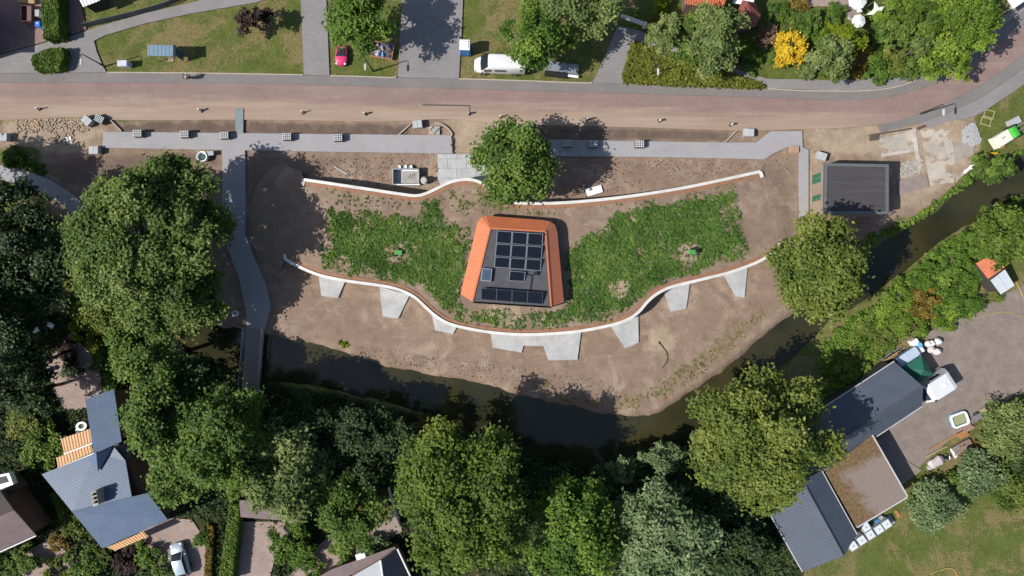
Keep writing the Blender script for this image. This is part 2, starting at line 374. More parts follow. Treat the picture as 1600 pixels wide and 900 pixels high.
# ------------------------------------------------------------ hard surfaces
def paver_mat(name, c1, c2, bw=.42, bh=.21, rot=0.0, contrast=.25, dust=None, rough=.85):
    m, nt, b = newmat(name)
    pos = nt.nodes.new('ShaderNodeNewGeometry').outputs['Position']
    mp = nt.nodes.new('ShaderNodeMapping'); mp.inputs['Rotation'].default_value = (0, 0, rot); nt.links.new(pos, mp.inputs[0])
    br = nt.nodes.new('ShaderNodeTexBrick'); br.inputs['Scale'].default_value = 1.0
    br.inputs['Brick Width'].default_value = bw; br.inputs['Row Height'].default_value = bh
    br.inputs['Mortar Size'].default_value = .012; br.inputs['Color1'].default_value = (1, 1, 1, 1)
    br.inputs['Color2'].default_value = (1 - contrast, 1 - contrast, 1 - contrast, 1); br.inputs['Mortar'].default_value = (.8, .79, .77, 1)
    nt.links.new(mp.outputs[0], br.inputs['Vector'])
    f = mth(nt, 'ADD', mth(nt, 'MULTIPLY', noise(nt, .35, 6, .65), .6), mth(nt, 'MULTIPLY', noise(nt, 9, 4, .7), .4))
    col = mixc(nt, 1.0, ramp(nt, f, [(.36, c2), (.62, c1)]), br.outputs['Color'], 'MULTIPLY')
    spot = sstep(nt, noise(nt, 1.3, 7, .8), .615, .70); col = mixc(nt, mth(nt, 'MULTIPLY', spot, .38), col, tuple(min(1, x * 1.6) for x in c1))
    if dust: col = dust(nt, col)
    nt.links.new(col, b.inputs['Base Color']); b.inputs['Roughness'].default_value = rough; b.inputs['Specular IOR Level'].default_value = .2
    bump(nt, b, mth(nt, 'ADD', f, mth(nt, 'MULTIPLY', br.outputs['Fac'], -.5)), .25, .03)
    return m
def uvcoord(nt):
    u = nt.nodes.new('ShaderNodeUVMap'); s = nt.nodes.new('ShaderNodeSeparateXYZ'); nt.links.new(u.outputs[0], s.inputs[0]); return s.outputs[0], s.outputs[1]
def road_dust(nt, col):
    u, v = uvcoord(nt)                                     # u = metres along the road, v = 0 north edge .. 1 south edge
    streak = noise(nt, .5, 6, .7, stretch=(.12, 1.6, 1)); med = noise(nt, .8, 5, .65)
    f = mth(nt, 'ADD', v, mth(nt, 'MULTIPLY', mth(nt, 'SUBTRACT', streak, .5), .75)); f = mth(nt, 'ADD', f, mth(nt, 'MULTIPLY', mth(nt, 'SUBTRACT', med, .5), .35))
    along = mth(nt, 'SUBTRACT', 1.0, sstep(nt, u, 92, 108))
    sandc = ramp(nt, streak, [(.35, (.29, .212, .16)), (.6, (.345, .262, .20)), (.75, (.41, .325, .26))])
    col = mixc(nt, mth(nt, 'MULTIPLY', mth(nt, 'MULTIPLY', sstep(nt, f, .25, .75), along), .9), col, sandc)
    thin = mth(nt, 'MULTIPLY', sstep(nt, streak, .45, .75), .30)
    return mixc(nt, thin, col, (.36, .285, .235))
BRICK = paver_mat('red_brick_road', (.285, .20, .184), (.232, .16, .147), .21, .105, 0, .15, road_dust)
GREYSTRIP = paver_mat('grey_gutter_paving', (.225, .21, .207), (.178, .168, .167), .21, .105, 0, .12)
DRIVE = paver_mat('grey_driveway_pavers', (.25, .236, .238), (.205, .195, .198), .6, .3, R(3), .08)
def path_dust(nt, col):
    a = noise(nt, .45, 6, .72, dist=.6); b2 = noise(nt, 5, 4, .7)
    return mixc(nt, mth(nt, 'MULTIPLY', sstep(nt, mth(nt, 'ADD', a, mth(nt, 'MULTIPLY', mth(nt, 'SUBTRACT', b2, .5), .3)), .50, .72), .55), col, (.36, .30, .24))
NEWPATH = paver_mat('new_pale_path_tiles', (.33, .325, .34), (.285, .28, .295), .6, .3, 0, .05, path_dust)
REDDRIVE = paver_mat('red_driveway_clinkers', (.30, .195, .175), (.22, .14, .13), .42, .21, R(75), .2)
CONC = mat('pale_concrete_slab', (.44, .445, .45), (.31, .315, .325), .8, .85, bmp=.15, fine=7)
KERB = mat('kerb_concrete', (.43, .38, .33), (.33, .28, .24), 2, .9)
def strip(name, top, bot, z, material, n=240, th=.12, rows=6):
    """ruled strip between two catmull-smoothed photo polylines, with uv"""
    def res(pts):
        c = catmull([Vector((*W2(*p), 0)) for p in pts], 10); L = [0]
        for a, b_ in zip(c, c[1:]): L.append(L[-1] + (b_ - a).length)
        out = []; k = 0
        for i in range(n + 1):
            t = L[-1] * i / n
            while k < len(L) - 2 and L[k + 1] < t: k += 1
            f = (t - L[k]) / max(1e-6, L[k + 1] - L[k]); out.append(c[k].lerp(c[k + 1], f))
        return out
    A, B = res(top), res(bot); vs = []; fs = []; uv = []
    for i in range(n + 1):
        for r in range(rows + 1):
            p = A[i].lerp(B[i], r / rows); vs.append((p.x, p.y, z)); uv.append((i / n * 125, r / rows))
    for i in range(n):
        for r in range(rows):
            k = i * (rows + 1) + r; fs.append((k, k + 1, k + rows + 2, k + rows + 1))
    nb = len(vs)
    for i in range(n + 1):
        for r in (0, rows):
            p = A[i].lerp(B[i], r / rows); vs.append((p.x, p.y, z - th)); uv.append((i / n * 125, r / rows))
    for i in range(n):
        fs.append((nb + 2 * i, i * (rows + 1), (i + 1) * (rows + 1), nb + 2 * i + 2)); fs.append((i * (rows + 1) + rows, nb + 2 * i + 1, nb + 2 * i + 3, (i + 1) * (rows + 1) + rows))
    me = bpy.data.meshes.new(name); me.from_pydata(vs, [], fs); me.materials.append(material)
    ul = me.uv_layers.new(name='UVMap'); lv = np.empty(len(me.loops), np.int32); me.loops.foreach_get('vertex_index', lv)
    ul.data.foreach_set('uv', np.array(uv, np.float32)[lv].ravel()); me.update()
    return tag(link(bpy.data.objects.new(name, me)), kind='structure')
R_TOP = [(-40, 129), (0, 129.5), (200, 129.5), (400, 131), (600, 136), (800, 141), (1000, 147), (1200, 152.5), (1300, 156), (1350, 155), (1400, 149), (1440, 138), (1480, 121), (1520, 96), (1560, 68), (1600, 38), (1650, 0)]
R_BOT = [(-40, 188), (0, 188), (120, 183), (200, 188), (400, 187), (600, 190), (700, 186), (800, 194), (1000, 199), (1150, 204), (1250, 202), (1330, 199), (1380, 194), (1420, 183), (1460, 168), (1500, 150), (1540, 128), (1600, 84), (1660, 35)]
G_TOP = [(-40, 115), (0, 115), (200, 113.5), (400, 116), (600, 121), (800, 125), (1000, 131), (1200, 139), (1300, 142.5), (1350, 142), (1400, 136), (1430, 126), (1470, 106), (1510, 80), (1550, 52), (1600, 17), (1650, -20)]
strip('road', R_TOP, R_BOT, .030, BRICK)
strip('gutter_strip', G_TOP, [(x, y - .3) for x, y in R_TOP], .022, GREYSTRIP, rows=1)
strip('gutter_strip', [(1370, 196.5), (1380, 194.3), (1420, 183.3), (1460, 168.3), (1500, 150.3), (1540, 128.3), (1600, 84.3), (1660, 35)], [(1376, 206), (1386, 204), (1426, 195), (1468, 181), (1508, 164), (1550, 141), (1610, 98), (1670, 50)], .022, GREYSTRIP, rows=1, n=60)
strip('pavement', [(1440, 191), (1468, 181.4), (1508, 164.4), (1550, 141.4), (1610, 98.4), (1670, 50)], [(1452, 200), (1480, 190), (1523, 181), (1570, 152), (1622, 116), (1690, 64)], .040, DRIVE, rows=1, n=60)
def sheet(name, pts, z, material, th=.15, zz=0.0):
    o = MB().prism(polyW(pts, zz), z - th, z).build(name, material); return tag(o, kind='structure')
sheet('pavement', [(1200, 124), (1250, 124), (1300, 126), (1350, 124), (1400, 116), (1440, 108), (1490, 80), (1540, 44), (1600, 2), (1640, -30), (1660, -30), (1600, 17), (1550, 51.5), (1510, 79.5), (1470, 105.5), (1430, 125.5), (1400, 135.5), (1350, 141.4), (1300, 141.8), (1200, 138)], .10, DRIVE)
sheet('driveway', [(-40, 92), (0, 86), (75, 66), (112, 56), (150, 43), (230, 20), (310, 2), (330, -20), (480, -20), (400, 4), (300, 21), (230, 36), (165, 55), (147, 64), (151, 80), (161, 104), (167, 113), (0, 114.6), (-40, 114.6)], .050, DRIVE)
sheet('driveway', [(469, -20), (509, -20), (515, 118.5), (475, 117)], .050, DRIVE)
sheet('driveway', [(629, -20), (724, -20), (722, 40), (717, 123), (622, 121)], .050, DRIVE)
sheet('driveway', [(965, 40), (1000, 48), (1050, 70), (1110, 95), (1200, 123.6), (1200, 137), (1195, 134), (1090, 93), (992, 64), (984, 85), (974, 128), (976, 130), (925, 128.8), (932, 118), (948, 80)], .050, DRIVE)
sheet('driveway', [(-40, -20), (75, -20), (74, 64), (0, 84.5), (-40, 90)], .040, REDDRIVE)
sheet('driveway', [(92, -20), (120, -20), (135, 46), (112, 54), (97, 30)], .036, REDDRIVE)
sheet('footpath', [(162, 206), (705, 211.5), (707, 240), (683, 240), (384, 235), (160, 231)], .075, NEWPATH)
sheet('footpath', [(840, 218), (1140, 223), (1182, 222.5), (1204, 205), (1253, 205), (1254, 230), (1263, 234), (1263, 340), (1248, 340), (1248, 231), (1235, 228), (1208, 240), (1195, 249), (1000, 245), (840, 244)], .075, NEWPATH)
sheet('footpath', [(348, 231.6), (383, 233), (384, 330), (383, 365), (396, 400), (416, 445), (423, 480), (414, 517), (386, 515), (384, 485), (374, 435), (347, 365)], .071, NEWPATH)
sheet('footpath', [(-40, 255), (0, 258), (40, 266), (80, 282), (120, 308), (150, 345), (130, 350), (95, 318), (60, 298), (0, 280), (-40, 278)], .03, NEWPATH)
slabs = sheet('footpath', [(684, 240.6), (745, 240.6), (800, 246), (800, 300), (745, 284), (722, 280), (690, 291), (684, 280)], .02, CONC)
cols = [(684, 715, 744, 775), (699, 730, 760), (684, 716, 748, 780)]
sm_ = {}
for r, y in enumerate((241, 248.5, 264, 279)):
    xs = (684, 714, 744, 774, 800) if r % 2 == 0 else (684, 699, 729, 759, 789, 800)
    h = (7, 15, 14.5, 8)[r]
    for a, b_ in zip(xs, xs[1:]):
        if r == 3 and (a < 690 or a > 740): continue
        x0, y0 = W2(a, y); w, d = m_(b_ - a) - .03, m_(h) - .03; key = (round(w, 2), round(d, 2))
        if key not in sm_:
            o = MB().box(w / 2, -d / 2, 0, w, d, .08, bev=.012).build('slab', CONC, slabs); sm_[key] = o.data
        else: o = link(bpy.data.objects.new('slab', sm_[key]), slabs)
        o.location = (x0 + .015, y0 - .015, .024 + random.uniform(0, .006))
TERR = [[(498, 431), (540, 438), (528, 466), (502, 462)], [(593, 448), (640, 461), (622, 498), (598, 494)], [(674, 490), (716, 506), (708, 522), (680, 516)],
        [(767, 520), (908, 519), (902, 562), (857, 563), (849, 541), (818, 540), (815, 551), (770, 543)], [(953, 508), (997, 490), (998, 535), (977, 544)],
        [(1037, 456), (1078, 440), (1072, 482), (1048, 487)], [(1131, 430), (1168, 416), (1163, 465), (1150, 463)]]
PADS = [([(1375, 216), (1425, 203), (1430, 232), (1378, 240)], (.44, .40, .34)), ([(1440, 204), (1484, 188), (1493, 240), (1492, 285), (1455, 290), (1446, 240)], (.46, .42, .36)), ([(1485, 186), (1512, 176), (1524, 215), (1520, 255), (1495, 285), (1494, 235)], (.38, .35, .32)), ([(1404, 262), (1440, 252), (1444, 268), (1404, 280)], (.40, .37, .33))]
for t, c in PADS: sheet('concrete_pad', t, -.152, mat('dusty_pad_%d' % int(c[0] * 100), c, tuple(v * .62 for v in c), .35, .95, bmp=.4, fine=5))
sheet('foundation_strip', [(1425, 202), (1431, 200), (1440, 262), (1436, 268)], -.075, mat('white_foundation', (.52, .49, .46), (.32, .29, .26), .9, .95))
sheet('foundation_strip', [(1378, 240), (1432, 232), (1433, 236), (1379, 245)], -.085, mat('white_foundation', (.52, .49, .46)))
for t in TERR: sheet('terrace_slab', t, .05, CONC)
sheet('hardstanding', [(1403, 283), (1447, 272), (1452, 292), (1403, 306)], .03, mat('worn_brick_pad', (.27, .22, .2), (.2, .165, .15), 1.5, .9))
GARDENPAV = paver_mat('garden_clinker_paving', (.37, .285, .255), (.28, .215, .19), .4, .2, R(20), .18)
sheet('garden_path', [(215, 828), (255, 808), (300, 812), (325, 850), (318, 910), (262, 910), (235, 860)], .03, GARDENPAV)
sheet('garden_path', [(25, 890), (45, 858), (85, 840), (110, 870), (118, 910), (25, 910)], .03, GARDENPAV)
sheet('garden_path', [(375, 815), (465, 815), (430, 870), (420, 910), (368, 910)], .03, GARDENPAV)
sheet('garden_path', [(440, 910), (500, 850), (530, 825), (580, 830), (620, 790), (628, 830), (600, 850), (540, 870), (500, 910)], .034, GARDENPAV)
sheet('garden_path', [(70, 570), (110, 520), (150, 560), (165, 615), (130, 640), (100, 640), (85, 610)], .03, GARDENPAV)
sheet('garden_path', [(1225, 10), (1300, -20), (1350, 0), (1340, 40), (1310, 10)], .03, GARDENPAV)
sheet('yard_path', [(1370, 690), (1380, 730), (1400, 765), (1440, 735)], .0, mat('yard_gravel_pad', (.25, .21, .19), (.19, .16, .14), 2, .95))
# kerbs along the lawns and the new verge
def kerb(pts, z=.12, w=.12):
    c = catmull([Vector((*W2(*p), 0)) for p in pts], 6); mb = MB()
    L, Rr = [], []
    for i, p in enumerate(c):
        t = (c[min(i + 1, len(c) - 1)] - c[max(i - 1, 0)]).normalized(); nrm = Vector((-t.y, t.x, 0)) * w / 2
        L.append(p + nrm); Rr.append(p - nrm)
    for i in range(len(c) - 1):
        mb.prism([L[i][:2], L[i + 1][:2], Rr[i + 1][:2], Rr[i][:2]], -.15, z)
    return tag(mb.build('kerb', KERB), kind='structure')
for k in ([(168, 113.4), (300, 114.5), (474, 117.2)], [(516, 118.6), (570, 120), (612, 121.5), (620, 119)], [(717, 123.5), (820, 126.5), (915, 130.2), (924, 128)], [(976, 131), (1090, 134.2), (1192, 138)],
          [(1200, 139), (1250, 141.8), (1300, 142.6), (1350, 142.2), (1400, 136), (1430, 126)], [(622, 212), (633, 202), (642, 194)], [(680, 192), (690, 194), (700, 201), (706, 209), (704, 214)], [(1133, 222), (1142, 213), (1152, 203)], [(173, 188), (181, 196), (190, 205)], [(840, 205), (847, 212), (853, 219)]):
    kerb(k)
# ------------------------------------------------------------ planted mound held by two white walls
WALL_TOP = 2.2
UP = [(475, 281), (500, 284.5), (530, 289), (560, 293.5), (590, 298), (620, 302.5), (648, 306), (664, 303), (680, 296), (696, 288), (712, 282.5), (730, 280.5), (746, 283.5), (762, 291.5), (778, 303), (790, 311), (804, 316.5), (830, 318), (880, 317), (940, 312), (1000, 304.5), (1060, 295), (1120, 283), (1188, 268)]
LO = [(446, 405), (470, 418), (500, 430), (540, 438.5), (580, 444), (610, 449), (632, 456), (650, 466), (664, 479), (680, 493), (700, 505), (730, 513), (770, 519.5), (810, 522.5), (850, 522), (900, 518), (950, 509), (980, 499.5), (998, 487), (1012, 471), (1028, 458), (1050, 448), (1090, 438), (1140, 425.5), (1180, 411), (1204, 398), (1220, 388)]
def wall_z(px): return float(np.interp(px, [440, 475, 525, 980, 1120, 1190, 1225], [.7, 1.5, 2.2, 2.2, 1.3, .65, .5]))
def wallpts(pts): return catmull([Vector((*W2(x, y, wall_z(x)), wall_z(x))) for x, y in pts], 6)
def offset(c, w):
    out = []
    for i, p in enumerate(c):
        t = c[min(i + 1, len(c) - 1)] - c[max(i - 1, 0)]; t.z = 0; t.normalize(); out.append(p + Vector((-t.y, t.x, 0)) * w)
    return out
WHITE = mat('white_rendered_concrete', (.68, .67, .65), (.52, .50, .475), .9, .75, fine=8)
RUST = mat('rust_brown_edging', (.33, .17, .10), (.22, .115, .075), 3, .9)
def ribbon(mb, A, B, z0, z1):
    n = len(A); vs = []
    for a, b_ in zip(A, B): lo = -.2 if z0 is None else a.z + z0; vs += [(a.x, a.y, lo), (a.x, a.y, a.z + z1), (b_.x, b_.y, b_.z + z1), (b_.x, b_.y, lo)]
    fs = []
    for i in range(n - 1):
        k = 4 * i
        for j in range(4): fs.append((k + j, k + (j + 1) % 4, k + 4 + (j + 1) % 4, k + 4 + j))
    fs += [(3, 2, 1, 0), (4 * n - 4, 4 * n - 3, 4 * n - 2, 4 * n - 1)]
    mb.add(vs, fs)
def garden_wall(pts, label, inner, ret0, ret1):
    c = wallpts(pts); off = (*c[0][:2], 0)
    root = thing('retaining_wall', label, 'wall', off)
    mb = MB(); ribbon(mb, offset(c, .145), offset(c, -.145), None, 0.0); mb.build('wall', WHITE, root, off)
    cp = MB(); ribbon(cp, offset(c, .165), offset(c, -.165), .004, .09)
    for a, r in ((c[0], ret0), (c[-1], ret1)):
        q = Vector((*W2(*r, a.z), a.z)); d = (q - a); nn = Vector((-d.y, d.x, 0)).normalized() * .165
        cp.prism([(a + nn)[:2], (q + nn)[:2], (q - nn)[:2], (a - nn)[:2]], -.2, a.z + .085)
    cp.build('coping', WHITE, root, off)
    ed = MB(); s = inner
    ribbon(ed, offset(c, s * .19), offset(c, s * .56), -.3, -.07); ed.build('edging', RUST, root, off)
    return c
cu = garden_wall(UP, 'long white curved retaining wall on the street side of the planted mound', -1, (473, 290), (1191, 277))
cl = garden_wall(LO, 'long white curved retaining wall on the canal side of the planted mound', 1, (445, 397), (1218, 380))
def resample(c, n):
    L = [0]
    for a, b_ in zip(c, c[1:]): L.append(L[-1] + (b_ - a).length)
    xs = [c_.x for c_ in c]; out = []; t = np.linspace(0, L[-1], n)
    return np.column_stack([np.interp(t, L, [q.x for q in c]), np.interp(t, L, [q.y for q in c]), np.interp(t, L, [q.z for q in c])])
NU, NVV = 240, 80
A = resample(cu, NU); B = resample(cl, NU); tt = np.linspace(0, 1, NVV)
core = A[:, None, :] * (1 - tt)[None, :, None] + B[:, None, :] * tt[None, :, None]
def apron(end, out_pts):
    o = resample(catmull([Vector((*W2(*p), 0)) for p in out_pts], 8), NVV); k = np.linspace(0, 1, 26)[1:]
    return end[None] * (1 - k)[:, None, None] + o[None] * k[:, None, None], k
le, lk = apron(core[0], [(470, 266), (432, 258), (398, 296), (391, 350), (402, 400), (436, 424)])
re, rk = apron(core[-1], [(1194, 254), (1234, 266), (1246, 308), (1246, 350), (1242, 385), (1228, 404)])
MP = np.concatenate([le[::-1], core, re]); nr = MP.shape[0]
f = np.concatenate([lk[::-1], np.zeros(NU), rk]); hgt = 1 - f * f * (3 - 2 * f)
P3 = MP.reshape(-1, 3); Pm = P3[:, :2]; zz = np.concatenate([np.repeat(core[:1, :, 2] - .02, 25, 0), core[:, :, 2] - .02, np.repeat(core[-1:, :, 2] - .02, 25, 0)]).reshape(-1) * np.repeat(hgt, NVV)
zz = zz - .12 * np_noise(Pm, 1.7, 31) * np.clip(np.repeat(hgt, NVV), .3, 1) - .06
idx = np.arange(nr * NVV).reshape(nr, NVV)
mq = np.stack([idx[:-1, :-1], idx[:-1, 1:], idx[1:, 1:], idx[1:, :-1]], -1).reshape(-1, 4)
mm = fastmesh('mound', np.column_stack([Pm, zz]), mq, GROUND)
MC = np.interp
gr = np.zeros(len(Pm))
a = mm.attributes.new('g_site', 'FLOAT', 'POINT'); a.data.foreach_set('value', np.ones(len(Pm), np.float32))
sp_ = np.zeros(len(Pm))
for (bx, by, br, k) in ((967, 451, 15, 1.4), (1078, 394, 20, .8), (622, 398, 16, .7), (990, 340, 30, .5), (720, 310, 30, .5), (790, 492, 30, .6), (560, 425, 40, .5)):
    c0 = np.array(W2(bx, by, 2.1)); sp_ = np.maximum(sp_, k * np.clip(.5 + (br * GSD - np.hypot(*(Pm - c0).T) + (np_noise(Pm, .9, 71) - .5) * 1.2) / 1.2, 0, 1))
a = mm.attributes.new('g_sand', 'FLOAT', 'POINT'); a.data.foreach_set('value', sp_.astype(np.float32))
mm.polygons.foreach_set('use_smooth', np.ones(len(mq), bool))
tag(link(bpy.data.objects.new('mound', mm)), kind='structure')
# ------------------------------------------------------------ foliage
def leaf_mat(name, dark, mid, light, trans=.36):
    warm = lambda c: (c[0] * 1.07, c[1] * 1.03, c[2] * .78)
    dark, mid, light = warm(dark), warm(mid), warm(light)
    m, nt, b = newmat(name)
    t = attr(nt, 'tint'); col = ramp(nt, t, [(0, dark), (.5, mid), (1, light)])
    nt.links.new(col, b.inputs['Base Color']); b.inputs['Roughness'].default_value = .55; b.inputs['Specular IOR Level'].default_value = .25
    tr = nt.nodes.new('ShaderNodeBsdfTranslucent'); nt.links.new(mixc(nt, .5, col, light), tr.inputs[0])
    mx = nt.nodes.new('ShaderNodeMixShader'); mx.inputs[0].default_value = trans
    nt.links.new(b.outputs[0], mx.inputs[1]); nt.links.new(tr.outputs[0], mx.inputs[2])
    nt.links.new(mx.outputs[0], nt.nodes['Material Output'].inputs[0]); return m
LEAF = {
 'ash': leaf_mat('ash_leaves', (.046, .092, .024), (.108, .178, .048), (.23, .28, .10)),
 'bright': leaf_mat('bright_green_leaves', (.034, .086, .014), (.084, .170, .028), (.18, .27, .05)),
 'mid': leaf_mat('mid_green_leaves', (.046, .098, .022), (.100, .178, .038), (.20, .275, .07)),
 'dark': leaf_mat('dark_green_shade_leaves', (.012, .028, .010), (.027, .054, .019), (.06, .095, .034), .12),  # dark green, with the shade trees throw on each other darkened in
 'yellow': leaf_mat('yellow_green_leaves', (.044, .088, .016), (.102, .166, .030), (.20, .26, .055)),
 'olive': leaf_mat('olive_leaves', (.052, .092, .020), (.128, .180, .042), (.25, .285, .08)),
 'grey': leaf_mat('grey_green_leaves', (.078, .120, .046), (.155, .212, .085), (.26, .315, .14)),
 'silver': leaf_mat('silver_willow_leaves', (.070, .118, .062), (.150, .222, .125), (.28, .355, .23)),
 'gold': leaf_mat('golden_leaves', (.34, .24, .02), (.60, .43, .03), (.75, .58, .07)),
 'lime': leaf_mat('lime_leaves', (0.095, 0.142, 0.009), (0.180, 0.247, 0.015), (0.285, 0.342, 0.028)),
 'purple': leaf_mat('purple_leaves', (0.015, 0.009, 0.011), (0.039, 0.020, 0.024), (0.077, 0.044, 0.050), .12),
 'mauve': leaf_mat('mauve_leaves', (0.097, 0.062, 0.062), (0.207, 0.138, 0.124), (0.345, 0.248, 0.207)),
 'rust': leaf_mat('rusty_leaves', (0.097, 0.083, 0.022), (0.207, 0.159, 0.041), (0.359, 0.235, 0.069)),
 'bed': leaf_mat('yellow_bed_leaves', (.085, .115, .022), (.17, .205, .040), (.30, .31, .08)),
 'garden': leaf_mat('garden_green_leaves', (.060, .115, .018), (.135, .225, .034), (.26, .35, .06)),
 'crop': leaf_mat('cover_crop_leaves', (.040, .100, .026), (.088, .190, .050), (.20, .295, .095), .2),
 'hedge': leaf_mat('hedge_leaves', (.050, .100, .016), (.105, .185, .03), (.18, .26, .05), .2),
}
BARK = mat('grey_brown_bark', (.16, .13, .10), (.08, .06, .045), 4, .95, bmp=.3)
BIRCH = mat('pale_bark', (.42, .39, .35), (.22, .2, .18), 4, .9)
def leaf_quads(c, nrm, size, elong=1.6):
    """rhombic leaves: centres c, normals nrm, half-size array"""
    n = len(c); nrm = nrm / (np.linalg.norm(nrm, axis=1, keepdims=True) + 1e-9)
    r = rng.normal(size=(n, 3)); u = np.cross(nrm, r); u /= (np.linalg.norm(u, axis=1, keepdims=True) + 1e-9); v = np.cross(nrm, u)
    s = size[:, None]
    sag = nrm * (s * .25)
    vs = np.stack([c + u * s * elong * .5 - sag, c + v * s * .5, c - u * s * elong * .5 - sag, c - v * s * .5], 1).reshape(-1, 3)
    return vs, np.arange(4 * n).reshape(n, 4)
def crown_mesh(name, rx, ry, rz, kind, dens=1.0, leaf=.215, lobes=None, open_=.06, weep=0.0, squash=.55, wob=.04):
    """leaf clumps over lobes spread through an ellipsoid; returns mesh and the lobe centres"""
    Rm = (rx + ry) / 2; K = lobes or int(np.clip(5 + Rm * 2.6, 6, 34))
    d = rng.normal(size=(K * 3, 3)); d /= np.linalg.norm(d, axis=1, keepdims=True); d[:, 2] = np.abs(d[:, 2]) * 1.1 - .35
    rad = .45 + .38 * rng.random(len(d)) ** .6; pts = d * rad[:, None]
    keep = [0]                                   # spread them by farthest point choice
    for _ in range(K - 1):
        dist = np.min(np.linalg.norm(pts[:, None] - pts[keep][None], axis=2), axis=1) + .12 * rng.random(len(pts)); keep.append(int(np.argmax(dist)))
    L = pts[keep]; lr = (.22 + .16 * rng.random(K)) * (12 / max(K, 12)) ** .30
    sc = np.array([rx, ry, rz])
    n_leaf = int(250 * dens * rx * ry / (leaf / .34) ** 2) + 150
    n_sub = max(K * 6, n_leaf // 48)
    k = rng.integers(0, K, n_sub); dd = rng.normal(size=(n_sub, 3)); dd /= np.linalg.norm(dd, axis=1, keepdims=True)
    dd[:, 2] = np.where(dd[:, 2] < -.25, -dd[:, 2] * .8, dd[:, 2])
    sub = (L[k] + dd * (lr[k] * (.55 + .5 * rng.random(n_sub)))[:, None])
    q = np.linalg.norm(sub, axis=1); over = q > 1.0; sub[over] *= ((1.0 + .10 * rng.random(over.sum())) / q[over])[:, None]
    th_ = np.arctan2(sub[:, 1], sub[:, 0]); fm = np.ones(n_sub)
    for kk in range(3, 9): fm += rng.normal(0, wob) * np.cos(kk * th_ + rng.random() * 6.28)
    sub[:, :2] *= fm[:, None]
    sub = sub * sc
    keepm = rng.random(n_sub) > open_ * (.4 + .6 * (q < .6)); sub = sub[keepm]; dd = dd[keepm]; k = k[keepm]; n_sub = len(sub)
    subr = (.26 + .36 * rng.random(n_sub)) * np.clip(Rm / 4, .4, 1.15); subt = rng.normal(0, .17, n_sub); lobt = rng.normal(0, .12, K)
    j = rng.integers(0, n_sub, n_leaf); g = rng.normal(size=(n_leaf, 3)); g[:, 2] *= squash
    c = sub[j] + g * subr[j][:, None] * .8
    if weep: c[:, 2] -= weep * np.abs(rng.normal(size=n_leaf)) * .8
    nrm = dd[j] * .6 + rng.normal(size=(n_leaf, 3)) * .5 + np.array([-.25, -.08, 1.0])
    size = leaf * (.65 + .7 * rng.random(n_leaf)) * np.clip(.6 + Rm / 10, .65, 1.1)
    vs, qd = leaf_quads(c, nrm, size, 2.2 if weep else 1.6)
    tint = np.clip(.46 + lobt[k[j]] + subt[j] + rng.normal(0, .13, n_leaf), 0, 1)
    return fastmesh(name, vs, qd, LEAF[kind], tint), L * sc
def tree(name, px, py, zc, rpx, rpy, rz, kind, label, cat='tree', group=None, bark=None, trunk=True, dens=1.0, **kw):
    x, y, _ = W(px, py, zc); k = GSD * (CAM_H - zc) / CAM_H
    root = thing(name, label, cat, (x, y, -.1), 0, group)
    rpx, rpy = rpx * 1.07, rpy * 1.07
    me, L = crown_mesh('crown', rpx * k, rpy * k, rz, kind, dens, **kw)
    o = bpy.data.objects.new('crown', me); o.location = (0, 0, zc); link(o, root)
    mb = MB(); Rm = (rpx + rpy) / 2 * k; tr = .035 * Rm + .05
    fork = zc - rz * .45
    p = Vector((0, 0, -.3)); q = Vector((random.uniform(-.2, .2), random.uniform(-.2, .2), max(.4, fork)))
    mb.tube(p, q, tr * 1.35, tr, 9)
    top = Vector((q.x + random.uniform(-.3, .3), q.y, zc + rz * .35)); mb.tube(q, top, tr * .9, tr * .3, 7)
    for l in L[:18]:
        e = Vector((l[0] * .92, l[1] * .92, zc + l[2] * .9)); s = q.lerp(top, random.uniform(0, .6)); mid = s.lerp(e, .5) + Vector((0, 0, -.06 * Rm))
        mb.tube(s, mid, tr * .45, tr * .28, 6); mb.tube(mid, e, tr * .28, tr * .08, 5)
        for _ in range(2):
            e2 = mid.lerp(e, random.uniform(.2, .8)); e3 = e2 + Vector((random.gauss(0, .16), random.gauss(0, .16), abs(random.gauss(0, .12)))) * Rm
            mb.tube(e2, e3, tr * .14, tr * .05, 4)
    mb.build('trunk' if rz > 1.6 else 'stem', bark or BARK, root)
    return root
def shrub(px, py, r, kind, label, h=None, ry=None, name='shrub', group=None, **kw):
    r_m = m_(r); h = h or r_m * 1.1
    kw.setdefault('leaf', .19 if r_m < 1.6 else .22); kw.setdefault('dens', 1.1); kw.setdefault('wob', .02)
    return tree(name, px, py, h * .55, r, ry or r, h * .5, kind, label, 'shrub', group, **kw)
